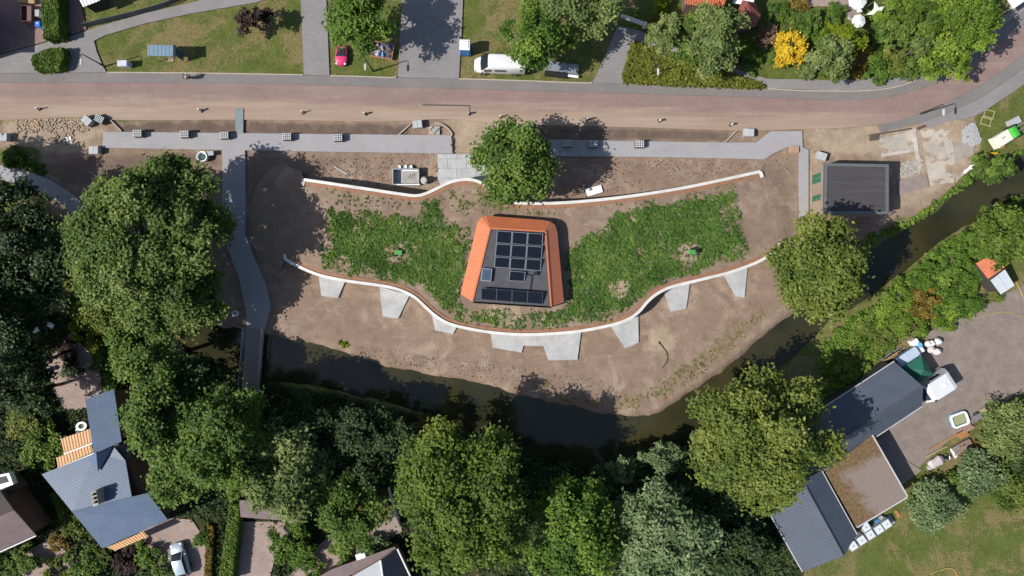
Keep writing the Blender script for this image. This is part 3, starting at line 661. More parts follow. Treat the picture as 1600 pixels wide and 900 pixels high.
def leafy_box(name, poly, z1, kind, label, cat='hedge', dens=70, leaf=.16, z0=0.0, core=True, group=None, jit=.10, jz=1.0):
    """clipped hedge over a plan polygon: a woody core under a skin of leaves"""
    poly = np.array(poly); cen = poly.mean(0); loc = (cen[0], cen[1], 0)
    root = thing(name, label, cat, loc, 0, group)
    pl = poly - cen
    mb = MB(); inner = [tuple(p * (1 - .12 / max(.5, np.linalg.norm(p)))) for p in pl]
    mb.prism(inner, -.1, z1 - .12 * min(1, z1)).build('branches', mat('hedge_core_' + kind, (.035, .045, .016), (.02, .026, .01), 4, .95), root)
    mn, mx = pl.min(0), pl.max(0); N = int(dens * 4 * np.prod(mx - mn)); q = mn + rng.random((N, 2)) * (mx - mn); q = q[sdist(q, pl) > 0]
    wav = (np_noise(q + cen, .9, 5) - .5) * .35 * jz
    top = np.column_stack([q, z1 + wav + rng.normal(0, jit * .6, len(q))]); ntop = np.tile([0, 0, 1.0], (len(q), 1))
    sides, ns = [], []
    for i in range(len(pl)):
        a, b_ = pl[i], pl[(i + 1) % len(pl)]; L = np.linalg.norm(b_ - a); n_ = int(dens * 2.5 * L * z1); t = rng.random(n_); e = a + (b_ - a) * t[:, None]
        nn = np.array([b_[1] - a[1], -(b_[0] - a[0])]) / max(L, 1e-6)
        if np.dot(nn, (a + b_) / 2) < 0: nn = -nn
        sides.append(np.column_stack([e + nn * rng.normal(0, jit * .7, n_)[:, None], rng.random(n_) * z1])); ns.append(np.tile([nn[0], nn[1], .3], (n_, 1)))
    c = np.concatenate([top] + sides); nr_ = np.concatenate([ntop] + ns) + rng.normal(0, .45, (len(c), 3))
    vs, qd = leaf_quads(c, nr_, leaf * (.7 + .6 * rng.random(len(c))))
    tint = np.clip(.45 + (np_noise(c[:, :2] + cen, 1.2, 9) - .5) * .9 + rng.normal(0, .16, len(c)), 0, 1)
    link(bpy.data.objects.new('foliage', fastmesh('foliage', vs, qd, LEAF[kind], tint)), root)
    return root
def tufts(name, poly_px, n_m2, kind, z_of, size=.15, rad=.2, height=.13, leaves=11, thin=None, zz=0.0, bare=(), label=None, edge=.8, scale=.6):
    poly = np.array(polyW(poly_px, zz)); mn, mx = poly.min(0), poly.max(0); N = int(n_m2 * np.prod(mx - mn)); q = mn + rng.random((N, 2)) * (mx - mn)
    wv = np.stack([np_noise(q, .8, 41) - .5, np_noise(q, .8, 42) - .5], 1) * 1.2
    d = sdist(q + wv, poly); pr = np.clip(d / edge, 0, 1)
    nz = np_noise(q, scale, 43, 3); pr *= np.clip((nz - .22) * 7, .1, 1)
    for (bx, by, br) in bare: c0 = np.array(W2(bx, by, zz)); pr *= np.clip((np.hypot(*(q - c0).T) + wv[:, 0] * .8 - br * GSD) / .35, 0, 1)
    if thin is not None: pr *= thin(q)
    q = q[rng.random(N) < pr]; n = len(q)
    cs = .6 + .7 * rng.random(n); j = np.repeat(np.arange(n), leaves)
    g = rng.normal(size=(len(j), 3)); off = g * np.array([rad, rad, 0]) * cs[j][:, None] * .7; hh = height * cs[j] * rng.random(len(j))
    c = np.column_stack([q[j] + off[:, :2], z_of(q)[j] + hh + .02])
    vs, qd = leaf_quads(c, off * 2.2 / max(rad, .05) * .4 + rng.normal(0, .35, (len(j), 3)) + np.array([-.3, -.1, 1.2]), size * (.6 + .8 * rng.random(len(j))), 2.0)
    tint = np.clip(.45 + (np_noise(q, .5, 44) - .5)[j] * 1.0 + rng.normal(0, .2, n)[j] + rng.normal(0, .13, len(j)), 0, 1)
    o = link(bpy.data.objects.new(name, fastmesh(name, vs, qd, LEAF[kind], tint)))
    return tag(o, label, 'ground cover', kind='stuff')
mound_z = lambda q: np.interp(q[:, 0] / (GSD * .975) + 800, [440, 475, 525, 980, 1120, 1190, 1225], [.7, 1.5, 2.2, 2.2, 1.3, .65, .5]) - .18
CROP_L = [(505, 312), (520, 329), (560, 327), (600, 334), (650, 336), (656, 318), (684, 312), (697, 342), (738, 350), (742, 362), (717, 465), (735, 490), (800, 506), (860, 508), (800, 516), (740, 508), (705, 498), (688, 483), (672, 464), (650, 450), (600, 440), (540, 432), (505, 420), (497, 396), (508, 360)]
CROP_R = [(884, 400), (896, 378), (925, 358), (950, 352), (952, 332), (1000, 322), (1060, 312), (1110, 300), (1155, 288), (1162, 330), (1172, 360), (1180, 400), (1130, 412), (1070, 432), (1020, 450), (990, 482), (940, 498), (880, 508), (830, 510), (850, 490), (886, 478)]
tufts('cover_crop', CROP_L, 30, 'crop', mound_z, zz=2.1, bare=((622, 397, 15), (683, 392, 6), (530, 415, 16), (575, 432, 12), (560, 332, 8), (604, 336, 6), (690, 368, 4)), thin=lambda q: np.clip((q[:, 1] + 4.2) / 2.5, .5, 1), edge=1.5, label='leafy green cover crop on the mound left of the orange-clad pavilion')
tufts('cover_crop', CROP_R, 30, 'crop', mound_z, zz=2.1, bare=((1078, 394, 18), (967, 451, 15), (1130, 408, 10), (1055, 398, 5), (1000, 395, 5), (985, 338, 4)), thin=lambda q: np.clip((q[:, 1] + 4.6) / 2.5, .5, 1), edge=1.2, label='leafy green cover crop on the mound right of the orange-clad pavilion')
for pp, lab in ((CROP_L, 'pale seedlings mixed into the cover crop left of the pavilion'), (CROP_R, 'pale seedlings mixed into the cover crop right of the pavilion')):
    tufts('pale_seedlings', pp, 12, 'hedge', mound_z, zz=2.1, size=.09, rad=.14, height=.24, leaves=7, label=lab, edge=.3, scale=1.1)
tufts('sparse_weeds', [(720, 482), (880, 484), (980, 490), (960, 506), (850, 518), (760, 514), (700, 498)], 12, 'crop', mound_z, zz=2.1, size=.12, rad=.15, height=.12, leaves=8, label='sparse seedlings between the pavilion and the canal-side wall')
tufts('sparse_weeds', [(500, 286), (650, 309), (700, 292), (760, 296), (800, 322), (940, 316), (1150, 282), (1150, 296), (950, 330), (900, 328), (740, 345), (690, 318), (640, 330), (520, 326)], 5, 'grey', mound_z, zz=2.1, size=.13, rad=.16, height=.1, leaves=7, label='sparse seedlings sprouting along the upper edge of the mound')
flat = lambda q: np.full(len(q), -.12)
tufts('bank_grass', bank, 10, 'bed', flat, size=.07, rad=.16, height=.06, leaves=5, label='thin grass along the edge of the bare canal bank', scale=.9)
tufts('bank_grass', [(1335, 402), (1395, 366), (1465, 326), (1525, 280), (1600, 240), (1600, 232), (1525, 266), (1465, 312), (1395, 352), (1330, 385)], 22, 'hedge', flat, size=.2, rad=.2, height=.4, leaves=10, label='rough green grass along the canal below the flat-roofed substation', edge=.4)
tufts('bank_grass', [(522, 532), (540, 530), (550, 540), (535, 545), (522, 540)], 30, 'lime', flat, size=.14, rad=.12, height=.15, leaves=8, label='small bright patch of grass near the wooden bridge', edge=.3)
tufts('bank_grass', [(0, 236), (25, 238), (55, 255), (70, 272), (40, 268), (0, 256)], 26, 'bright', flat, size=.22, rad=.25, height=.3, leaves=10, label='rough green grass above the shaded path at the left edge', edge=.4)
tufts('bank_grass', [(1280, 555), (1320, 505), (1370, 475), (1450, 400), (1500, 366), (1560, 335), (1620, 300), (1620, 330), (1520, 390), (1440, 470), (1420, 510), (1380, 550), (1345, 590), (1290, 625)], 40, 'hedge', flat, size=.24, rad=.3, height=.5, leaves=10, label='tall rough grass on the yard side of the canal', edge=.5)
tufts('water_lilies', [(582, 618), (600, 608), (612, 615), (606, 630), (588, 628)], 12, 'silver', lambda q: np.full(len(q), -.62), size=.22, rad=.3, height=.02, leaves=6, label='patch of water lily leaves floating in the shaded canal', edge=.3)
tufts('water_lilies', [(648, 628), (662, 626), (668, 638), (652, 642)], 10, 'silver', lambda q: np.full(len(q), -.62), size=.2, rad=.3, height=.02, leaves=5, label='smaller patch of water lily leaves close to the south bank', edge=.3)

tufts('ivy_cover', GARDEN, 7, 'dark', flat, size=.2, rad=.3, height=.3, leaves=8, thin=lambda q: np.prod([np.clip(-sdist(q, polyW(pp)) / .3, 0, 1) for pp in ([(215, 828), (255, 808), (300, 812), (325, 850), (318, 910), (262, 910), (235, 860)], [(25, 890), (45, 858), (85, 840), (110, 870), (118, 910), (25, 910)], [(375, 815), (465, 815), (430, 870), (420, 910), (368, 910)], [(440, 910), (500, 850), (530, 825), (580, 830), (620, 790), (628, 830), (600, 850), (540, 870), (500, 910)], [(70, 570), (110, 520), (150, 560), (165, 615), (130, 640), (100, 640), (85, 610)], [(515, 742), (560, 740), (615, 800), (600, 830), (560, 835), (505, 790)])], axis=0), label='dark ivy and low plants covering the shaded gardens', scale=.25)
# ---- trees: photo reading of the crown centre, height of the crown centre, radii in photo pixels, half height
T = 'broadleaf_tree'
tree(T, 226, 374, 9.0, 130, 134, 6.2, 'ash', 'largest broadleaf tree in the photo, spreading left of the curved grey path', open_=.42, dens=.95, wob=.012)
tree(T, 285, 475, 6.0, 66, 50, 3.6, 'ash', 'green tree below the largest one, beside the path bend above the bridge', open_=.08)
tree(T, 175, 470, 5.0, 62, 48, 3.0, 'olive', 'olive green tree under the lower left side of the largest tree')
for yy, lab in ((300, 'tall evergreen beyond the left edge that shades the side path'), (420, 'tall evergreen beyond the left edge that shades the dark evergreens'), (545, 'tall evergreen beyond the left edge that shades the garden chairs')):
    tree('evergreen_tree', -185, yy, 9.5, 78, 66, 7.5, 'dark', lab, dens=.6)
tree('evergreen_tree', 22, 335, 7.0, 64, 50, 5.0, 'dark', 'dark evergreen tree at the left edge just below the shaded path', dens=.9)
tree('evergreen_tree', 55, 415, 8.0, 70, 62, 6.0, 'dark', 'dark evergreen tree tucked left of the largest tree', dens=.9)
tree('evergreen_tree', -10, 470, 9.0, 60, 70, 7.5, 'dark', 'tall dark evergreen tree cut off by the left edge of the photo', dens=.8)
tree('evergreen_tree', 10, 570, 7.5, 50, 55, 6.0, 'dark', 'dark evergreen tree at the left edge below the two white chairs', dens=.9)
tree('evergreen_tree', 50, 610, 5.0, 40, 38, 3.8, 'dark', 'smaller dark evergreen tree left of the garden with the blue pot', dens=.9)
tree(T, 235, 560, 7.0, 60, 48, 4.5, 'mid', 'shaded green tree between the grey house and the canal', dens=.9)
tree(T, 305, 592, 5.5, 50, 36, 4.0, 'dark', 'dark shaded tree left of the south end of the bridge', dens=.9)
tree(T, 256, 650, 8.0, 52, 70, 5.2, 'mid', 'leafy green tree against the right side of the grey slate house')
tree(T, 352, 690, 9.0, 70, 78, 6.0, 'mid', 'big round green tree just below the wooden bridge')
tree(T, 284, 735, 7.0, 56, 50, 4.6, 'mid', 'green tree overhanging the forecourt of the grey slate house')
tree(T, 436, 735, 7.5, 60, 72, 5.0, 'grey', 'grey green feathery tree over the brown garage roof', weep=.5)
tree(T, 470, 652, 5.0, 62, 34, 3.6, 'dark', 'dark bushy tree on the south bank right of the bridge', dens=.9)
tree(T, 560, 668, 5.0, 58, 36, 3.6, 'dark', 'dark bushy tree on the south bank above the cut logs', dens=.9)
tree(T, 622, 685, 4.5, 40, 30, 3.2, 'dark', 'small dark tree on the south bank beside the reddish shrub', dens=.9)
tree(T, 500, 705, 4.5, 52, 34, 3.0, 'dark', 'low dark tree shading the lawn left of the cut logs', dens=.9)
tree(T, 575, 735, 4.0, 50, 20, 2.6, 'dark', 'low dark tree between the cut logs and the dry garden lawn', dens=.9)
tree(T, 725, 780, 9.5, 104, 122, 6.5, 'yellow', 'tall yellow green tree at the bottom, left of centre', open_=.05, dens=1.1)
tree(T, 905, 825, 7.5, 66, 76, 5.0, 'bright', 'green tree between the tall yellow green tree and the silver willow', open_=.1)
tree('willow_tree', 1036, 835, 8.0, 70, 78, 5.5, 'silver', 'large silver leaved willow at the bottom of the photo', weep=.6, dens=1.2)
tree('willow_tree', 975, 733, 3.2, 25, 23, 2.0, 'silver', 'smaller round silver willow bush on the bank above the large willow', weep=.3)
tree('willow_tree', 1042, 716, 3.4, 38, 20, 2.0, 'silver', 'long low silver willow bush overhanging the canal', weep=.3)
tree('willow_tree', 1094, 696, 3.6, 20, 20, 2.0, 'silver', 'silver willow bush touching the olive tree above the barn', weep=.3)
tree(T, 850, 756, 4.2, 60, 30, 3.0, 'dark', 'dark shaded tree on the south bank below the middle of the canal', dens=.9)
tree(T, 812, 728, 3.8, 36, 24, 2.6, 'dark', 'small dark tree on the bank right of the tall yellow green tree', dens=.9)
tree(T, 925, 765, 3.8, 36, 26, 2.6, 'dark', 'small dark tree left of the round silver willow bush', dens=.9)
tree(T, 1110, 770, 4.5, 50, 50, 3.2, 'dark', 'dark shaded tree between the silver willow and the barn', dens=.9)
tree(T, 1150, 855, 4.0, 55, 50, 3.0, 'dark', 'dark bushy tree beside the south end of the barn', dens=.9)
tree(T, 1194, 688, 9.0, 106, 104, 6.0, 'olive', 'big olive green tree overhanging the barn roof', open_=.12, dens=1.1)
tree(T, 1282, 420, 8.5, 65, 76, 5.5, 'olive', 'olive green tree at the right end of the mound, below the flat-roofed substation', open_=.06, dens=1.1, wob=.018)
tree(T, 803, 257, 6.3, 62, 60, 4.4, 'mid', 'round green tree standing in front of the mound wall', dens=1.2)
tree(T, 561, 32, 6.2, 48, 50, 4.0, 'bright', 'green tree on the lawn between the two grey driveways', dens=1.1)
tree(T, 838, 58, 6.0, 46, 50, 4.0, 'bright', 'green tree overhanging the back of the white van', dens=1.1)
tree(T, 915, 8, 7.0, 58, 40, 4.5, 'grey', 'grey green tree at the top edge above the white gate')
tree('purple_tree', 397, 33, 2.6, 27, 23, 1.8, 'purple', 'small dark purple leaved tree on the left lawn', leaf=.26)
tree(T, 1551, 262, 3.0, 33, 22, 2.1, 'mid', 'small round green tree at the canal edge by the yellow steel frame', leaf=.28)
tree(T, 1580, 365, 5.5, 48, 48, 3.8, 'yellow', 'yellow green tree above the red tiled shed at the right edge')
tree(T, 550, 800, 5.5, 50, 54, 3.6, 'mid', 'loose green tree on the dry garden lawn', open_=.2)
tree(T, 545, 765, 3.0, 34, 24, 2.0, 'bright', 'small bright green tree by the dry lawn corner')
# top right garden
tree('birch_tree', 1118, 62, 5.5, 42, 46, 4.0, 'grey', 'grey green birch left of the pointed red roof', weep=.4, bark=BIRCH)
tree('birch_tree', 1040, 50, 4.0, 30, 28, 3.0, 'grey', 'grey green bushy tree right of the white gate', weep=.3)
tree('birch_tree', 1082, 60, 4.0, 28, 38, 3.0, 'mid', 'green bushy tree between the two birches', weep=.3)
tree('birch_tree', 1297, 90, 4.6, 32, 32, 3.4, 'grey', 'grey green birch between the golden shrub and the white parasols', weep=.4, bark=BIRCH)
tree(T, 1320, 67, 4.0, 38, 25, 3.0, 'lime', 'lime green tree just below the octagonal white parasol')
tree(T, 1503, 42, 6.0, 52, 54, 4.4, 'garden', 'yellow green tree at the road bend, topmost in its row', dens=1.1)
tree(T, 1444, 40, 4.5, 34, 40, 3.4, 'yellow', 'yellowish green tree left of the topmost yellow green tree in the corner garden')
tree(T, 1475, 98, 4.5, 42, 24, 3.2, 'garden', 'yellow green tree leaning over the pavement at the road bend')
tree('conifer_tree', 1438, 74, 4.2, 26, 15, 3.0, 'grey', 'pale grey green conifer near the road bend', weep=.2)
tree(T, 1402, 12, 3.5, 34, 22, 2.6, 'garden', 'bright green tree right of the white shade sail')
tree(T, 1392, 50, 3.0, 24, 22, 2.2, 'mid', 'mid green tree below the white shade sail')
SH = [
 (1236, 74, 27, 'gold', 'round golden yellow shrub in the corner garden', 2.6), (1033, 7, 15, 'lime', 'round lime green shrub above the white gate', 2.0), (1025, 31, 9, 'rust', 'small rusty green shrub below the lime one', 1.1), (1038, 35, 9, 'dark', 'small clipped dark shrub beside the rusty one', 1.1),
 (1200, 55, 20, 'mauve', 'round mauve flowering shrub left of the golden one', 2.0), (1180, 85, 16, 'bright', 'bright green shrub behind the corner pavement', 1.6), (1158, 75, 14, 'lime', 'yellow green shrub beside the weeping birch', 1.6), (1210, 88, 12, 'mid', 'green shrub left below the golden one', 1.4),
 (1262, 35, 22, 'mid', 'green shrub on the garden lawn above the golden one', 2.2), (1235, 40, 16, 'olive', 'olive shrub just above the golden one', 1.8), (1250, 8, 16, 'rust', 'shrub with reddish flowers at the top edge', 1.4), (1308, 18, 15, 'bright', 'green shrub left of the white parasols', 1.6),
 (1335, 100, 20, 'rust', 'rusty yellow shrub by the corner pavement', 1.8), (1372, 104, 24, 'bright', 'bright green shrub behind the corner pavement bend', 2.0), (1398, 95, 22, 'olive', 'clipped olive green shrub behind the corner pavement', 2.0), (1348, 78, 18, 'rust', 'rust tinted shrub between birch and dark lawn', 1.8), (1260, 108, 14, 'grey', 'grey trailing shrub hanging over the corner pavement', 1.4),
 (1215, 20, 20, 'bright', 'bright green shrub right of the pointed red roof', 1.6), (1285, 60, 18, 'bright', 'bright green shrub right of the golden one', 1.6), (1362, 66, 16, 'bright', 'bright green shrub below the white shade sail', 1.6), (1420, 30, 26, 'bright', 'bright green shrub left of the tallest corner tree', 2.2), (1300, 45, 16, 'lime', 'lime shrub on the corner garden lawn', 1.2),
 (1420, 104, 18, 'mid', 'green shrub under the pale conifer', 1.8), (1172, 108, 10, 'mid', 'low green shrub at the garden edge by the hedge bed', .9), (1145, 92, 12, 'purple', 'dark purple shrub at the foot of the birch', 1.4), (1295, 108, 12, 'mid', 'low dark green shrub under the birch by the pavement', 1.0), (1357, 24, 8, 'olive', 'olive shrub between the parasols and the shade sail', 1.2),
 # yard side of the canal
 (1317, 589, 23, 'garden', 'green shrub on the canal bank right of the big olive tree', 1.4), (1332, 554, 15, 'olive', 'low olive shrub on the canal bank above the barn', 0.9), (1377, 529, 19, 'olive', 'olive shrub among the bank grass near the trailer', 1.0), (1357, 509, 17, 'olive', 'olive shrub at the canal edge', 1.0), (1392, 489, 23, 'garden', 'green shrub in the hedgerow, middle of the canal bend', 1.4), (1427, 509, 25, 'garden', 'leafy shrub at the yard corner of the hedgerow', 1.6),
 (1407, 464, 23, 'garden', 'green shrub at the water in the hedgerow', 1.4), (1447, 474, 27, 'rust', 'hedgerow shrub with orange tinted leaves', 1.7), (1477, 489, 27, 'garden', 'bright green shrub bordering the gravel yard', 1.7), (1507, 474, 27, 'bright', 'bright green shrub left of the red tiled shed', 1.9), (1447, 434, 25, 'bright', 'green hedgerow shrub beside the widest water', 1.6), (1482, 444, 27, 'hedge', 'yellowish green hedgerow shrub two bushes left of the shed', 1.7),
 (1487, 404, 25, 'bright', 'green hedgerow shrub overhanging the canal', 1.6), (1517, 434, 25, 'bright', 'green hedgerow shrub against the shed wall', 1.7), (1527, 379, 25, 'bright', 'green hedgerow shrub at the canal left of the yellow green tree', 1.7), (1547, 404, 23, 'hedge', 'leafy shrub above the red tiled shed', 1.7), (1557, 354, 21, 'bright', 'leafy shrub at the water by the yellow green tree', 1.6), (1597, 329, 21, 'bright', 'green shrub at the right edge by the canal', 1.6),
 # lower right
 (1462, 793, 40, 'silver', 'wide silvery green shrub at the lawn corner of the flat roof', 3.0), (1532, 740, 36, 'silver', 'silvery green shrub below the scrap heap', 3.0), (1582, 668, 44, 'grey', 'large grey green shrub at the right edge by the paddling pool', 3.4), (1575, 765, 38, 'olive', 'olive green shrub at the right edge of the lower lawn', 2.2), (1590, 720, 26, 'dark', 'dark green shrub between the grey and the olive shrub', 2.2), (1495, 755, 20, 'mid', 'small green shrub between the two silvery ones', 1.8), (1540, 690, 14, 'rust', 'small rusty shrub beside the timber stack', 1.0),
 # lower left gardens
 (132, 512, 22, 'lime', 'yellow green shrub under the lower edge of the olive tree', 1.8), (150, 545, 14, 'lime', 'round lime shrub in the shaded left garden', 1.5), (45, 657, 32, 'olive', 'olive green shrub left of the grey slate house', 2.4), (165, 575, 22, 'mid', 'green shrub right of the clinker garden path', 1.8), (175, 600, 20, 'bright', 'green shrub by the top corner of the grey slate roof', 1.8), (105, 545, 18, 'purple', 'dark round shrub in the middle of the shaded left garden', 1.4), (112, 580, 16, 'dark', 'dark clipped shrub beside the blue pot', 1.4), (106, 556, 9, 'mauve', 'small reddish shrub between the two dark ones', .8),
 (65, 700, 34, 'hedge', 'wide green shrub between the two left houses', 2.4), (120, 815, 26, 'olive', 'olive shrub along the west eave of the grey slate house', 2.0), (155, 865, 20, 'olive', 'yellowish shrub at the south corner of the grey slate roof', 1.6), (130, 880, 28, 'mid', 'green shrub at the bottom edge left of the topiary', 2.0), (195, 880, 20, 'purple', 'dark reddish shrub beside the topiary', 1.4), (228, 866, 19, 'hedge', 'clipped round topiary bush left of the parked car', 1.7), (252, 890, 20, 'mid', 'clipped round bush at the bottom edge beside the parked car', 1.7), (316, 846, 14, 'bright', 'bright green shrub right of the parked car', 1.3),
 (455, 850, 34, 'bright', 'large bright green shrub beside the brown garage', 2.8), (40, 875, 24, 'mid', 'green shrub below the purple brown roof', 1.8), (90, 895, 22, 'olive', 'olive shrub at the bottom left edge', 1.4), (10, 890, 20, 'mid', 'green shrub at the bottom left corner', 1.4), (90, 850, 14, 'rust', 'brown shrub between the two left houses', 1.2), (585, 858, 26, 'silver', 'shrub with white blossom above the grey roof at the bottom', 1.8), (532, 866, 18, 'mid', 'small green shrub left of the white blossoming one', 1.4), (490, 890, 18, 'bright', 'green shrub at the bottom edge by the clinker path', 1.4),
 (660, 668, 18, 'rust', 'reddish brown shrub on the south bank of the canal', 1.4), (700, 690, 20, 'olive', 'olive shrub above the tall yellow green tree', 2.0), (1080, 890, 20, 'dark', 'dark shrub right of the large willow at the bottom', 1.6), (20, 245, 16, 'bright', 'low green shrub at the left edge above the shaded path', .8),
]
for (x, y, r, k, lab, h) in SH: shrub(x, y, r, k, lab, h)
# hedges and clipped beds
leafy_box('hedge', polyW([(72, -20), (98, -20), (100, 60), (77, 64)], .9), 1.9, 'mid', 'tall dark hedge between the two red clinker drives at top left')
leafy_box('hedge', polyW([(56, 90), (82, 79), (103, 78), (105, 90), (98, 110), (62, 112), (55, 100)], .6), 1.2, 'yellow', 'low yellow green clipped hedge block on the left forecourt', leaf=.2, dens=60)
leafy_box('hedge', polyW([(996, 66), (1090, 95), (1196, 133), (1190, 136), (1090, 133), (978, 128), (974, 118), (980, 98), (988, 68)], .5), .42, 'bed', 'wedge-shaped yellow green low hedge bed beside the road', leaf=.22, dens=55, jit=.16)
leafy_box('hedge', polyW([(364, 785), (379, 785), (366, 905), (347, 905)], .8), 1.6, 'hedge', 'long straight clipped hedge right of the parked car')
leafy_box('hedge', polyW([(326, 820), (334, 822), (330, 905), (320, 905)], .3), .5, 'rust', 'low brownish hedge strip beside the parked car')
leafy_box('hedge', polyW([(84, 770), (93, 772), (112, 812), (102, 815)], .6), 1.2, 'hedge', 'short hedge along the west eave of the grey slate house')
# ------------------------------------------------------------ buildings
COPPER = mat('orange_metal_cladding', (.70, .235, .11), (.64, .205, .095), .6, .24, .25, .6, fine=3)
BITUMEN = mat('dark_bitumen_roof', (.086, .087, .098), (.062, .063, .072), 1.2, .85, bmp=.2)
ALU = mat('aluminium_frame', (.55, .58, .62), (.45, .48, .52), 3, .35, .8)
CELL = mat('solar_cell_glass', (.010, .011, .017), (.006, .007, .012), 2, .12, 0, .5)
GLASSD = mat('dark_window_glass', (.02, .025, .03), (.015, .018, .022), 2, .08, 0, .5)
GLASSB = mat('skylight_glass', (.07, .10, .16), (.05, .075, .12), 2, .08, 0, .5)
BLACKSTEEL = mat('black_steel', (.03, .03, .033), (.02, .02, .022), 4, .5, .3)
def V(px, py, z): return Vector(W(px, py, z))
# --- pavilion
ZB, ZE, ZR = 2.0, 3.42, 4.35
pav_loc = W(803, 412, ZB); pav = thing('pavilion', 'orange metal clad pavilion with solar panels standing on the green mound', 'building', pav_loc)
inner = [(738, 471), (766, 356.5), (852, 361.5), (861, 479)]
out = [(719.5, 460), (744.5, 354), (747.5, 345), (752.5, 339), (760, 337), (850, 344), (860.5, 346.5), (867.5, 352), (870.5, 361), (881, 472)]
MB().prism([W2(*p, ZR) for p in inner], 1.8, 4.22).build('wall', mat('dark_facade', (.05, .05, .055), None, 2, .6), pav, pav_loc)
roof = MB().prism([W2(*p, ZR) for p in ((740, 470.5), (767.5, 358), (850.5, 363), (859.5, 478))], 4.24, 4.30).build('roof', BITUMEN, pav, pav_loc)
def clad(o0, o1, i0, i1, n, name='cladding_panel'):
    for k in range(n):
        def pt(pa, pb, t, z): return V(pa[0] + (pb[0] - pa[0]) * t, pa[1] + (pb[1] - pa[1]) * t, z)
        a, b_ = pt(o0, o1, k / n, ZE), pt(o0, o1, (k + .985) / n, ZE); c, d = pt(i0, i1, (k + .985) / n, ZR), pt(i0, i1, k / n, ZR)
        nr_ = (b_ - a).cross(d - a)
        if nr_.length < 1e-6: nr_ = (b_ - a).cross(c - a)
        nr_.normalize()
        if nr_.z < 0: nr_ = -nr_
        mb = MB(); off = Vector(pav_loc)
        lo = [p - nr_ * .05 for p in (a, b_, c, d)]; mb.add(lo + [a, b_, c, d], [(4, 5, 6, 7), (0, 1, 5, 4), (1, 2, 6, 5), (2, 3, 7, 6), (3, 0, 4, 7)])
        e = (b_ - a).normalized() * .022; mb.add([a, a + e, d + e, d, a + nr_ * .024, a + e + nr_ * .024, d + e + nr_ * .024, d + nr_ * .024], [(4, 5, 6, 7), (0, 1, 5, 4), (1, 2, 6, 5), (2, 3, 7, 6), (3, 0, 4, 7)])
        mb.build(name, COPPER, pav, pav_loc)
clad(out[0], out[1], inner[0], inner[1], 19)
for q in range(1, 4): clad(out[q], out[q + 1], inner[1], inner[1], 1)
clad(out[4], out[5], inner[1], inner[2], 24)
for q in range(5, 8): clad(out[q], out[q + 1], inner[2], inner[2], 1)
clad(out[8], out[9], inner[2], inner[3], 28)
MB().prism([tuple(Vector(W2(801, 412, ZE)) + (Vector(W2(*p, ZE)) - Vector(W2(801, 412, ZE))) * .955) for p in out], 1.8, ZE - .08).build('lower_wall', mat('dark_facade', (.05, .05, .055)), pav, pav_loc)
cap = MB(); rp = [V(*p, ZR + .02) for p in inner]
for a, b_ in zip(rp, rp[1:]):
    t = (b_ - a).normalized(); nn = Vector((-t.y, t.x, 0)) * .09
    cap.prism([(a + nn)[:2], (b_ + nn)[:2], (b_ - nn)[:2], (a - nn)[:2]], 4.26, ZR + .05)
cap.build('parapet', COPPER, pav, pav_loc)
MB().prism([W2(*p, 3) for p in ((737, 472.8), (861, 480.3), (861, 481), (737, 473))], 2.0, 4.2).build('glazing', GLASSD, pav, pav_loc)
def solar(a, b_, c, d, z0, z1, name='solar_panel', glass=CELL, fr=.045):
    """a,b = raised north edge, c,d = south edge (photo readings)"""
    q = [V(*a, z1), V(*b_, z1), V(*c, z0), V(*d, z0)]; cen = sum(q, Vector()) / 4
    q = [cen + (p - cen) * .975 for p in q]
    o = MB(); slab(o, q[0], q[1], q[2], q[3], .03); ob = o.build(name, glass, pav, pav_loc)
    f_ = MB()
    for i in range(4):
        p0, p1 = q[i], q[(i + 1) % 4]; t = (p1 - p0).normalized(); i0 = p0 + (cen - p0).normalized() * fr * 1.6; i1 = p1 + (cen - p1).normalized() * fr * 1.6
        up = Vector((0, 0, .012)); f_.add([p0 + up, p1 + up, i1 + up, i0 + up, p0 - up * 4, p1 - up * 4, i1 - up * .2, i0 - up * .2], [(0, 1, 2, 3), (0, 4, 5, 1), (3, 2, 6, 7), (1, 5, 6, 2), (0, 3, 7, 4)])
    f_.build('frame', ALU, ob, (0, 0, 0)); ob.children[0].location = (-pav_loc[0], -pav_loc[1], -pav_loc[2])
    lg = MB()
    for p in (q[0], q[1]): lg.tube((p.x, p.y, 4.3), p - Vector((0, 0, .02)), .025, .025, 5)
    l_ = lg.build('stand', ALU, ob); l_.location = (-pav_loc[0], -pav_loc[1], -pav_loc[2])
    return ob
rows_ = [((776.5, 360.2), (848.8, 365.2)), ((775, 380.6), (847.8, 385.6)), ((773.2, 401), (846.5, 406)), ((771.8, 417.5), (844.8, 423.5))]
lerp2 = lambda p, q, t: (p[0] + (q[0] - p[0]) * t, p[1] + (q[1] - p[1]) * t)
for r in range(3):
    for c_ in range(3):
        t0, t1 = c_ / 3, (c_ + 1) / 3; top, bot = rows_[r], rows_[r + 1]
        a, b_ = lerp2(*top, t0), lerp2(*top, t1); e = 1.0 if r < 2 else 0
        c2, d2 = lerp2(*bot, t1), lerp2(*bot, t0)
        solar(a, b_, (c2[0], c2[1] - e), (d2[0], d2[1] - e), 4.36, 4.72)
solar((796.4, 423), (821.4, 425), (819.5, 440), (794.5, 438.8), 4.36, 4.7)
for k in range(4): solar(lerp2((752, 450), (848.5, 457), k / 4), lerp2((752, 450), (848.5, 457), (k + 1) / 4), lerp2((751.5, 468), (848, 475.5), (k + 1) / 4), lerp2((751.5, 468), (848, 475.5), k / 4), 4.4, 4.95, fr=.012)
sk = MB(); sk.prism([W2(*p, 5.1) for p in ((753, 418.5), (769, 420), (767, 440), (750.5, 438.5))], 4.3, 4.68); sko = sk.build('skylight', ALU, pav, pav_loc)
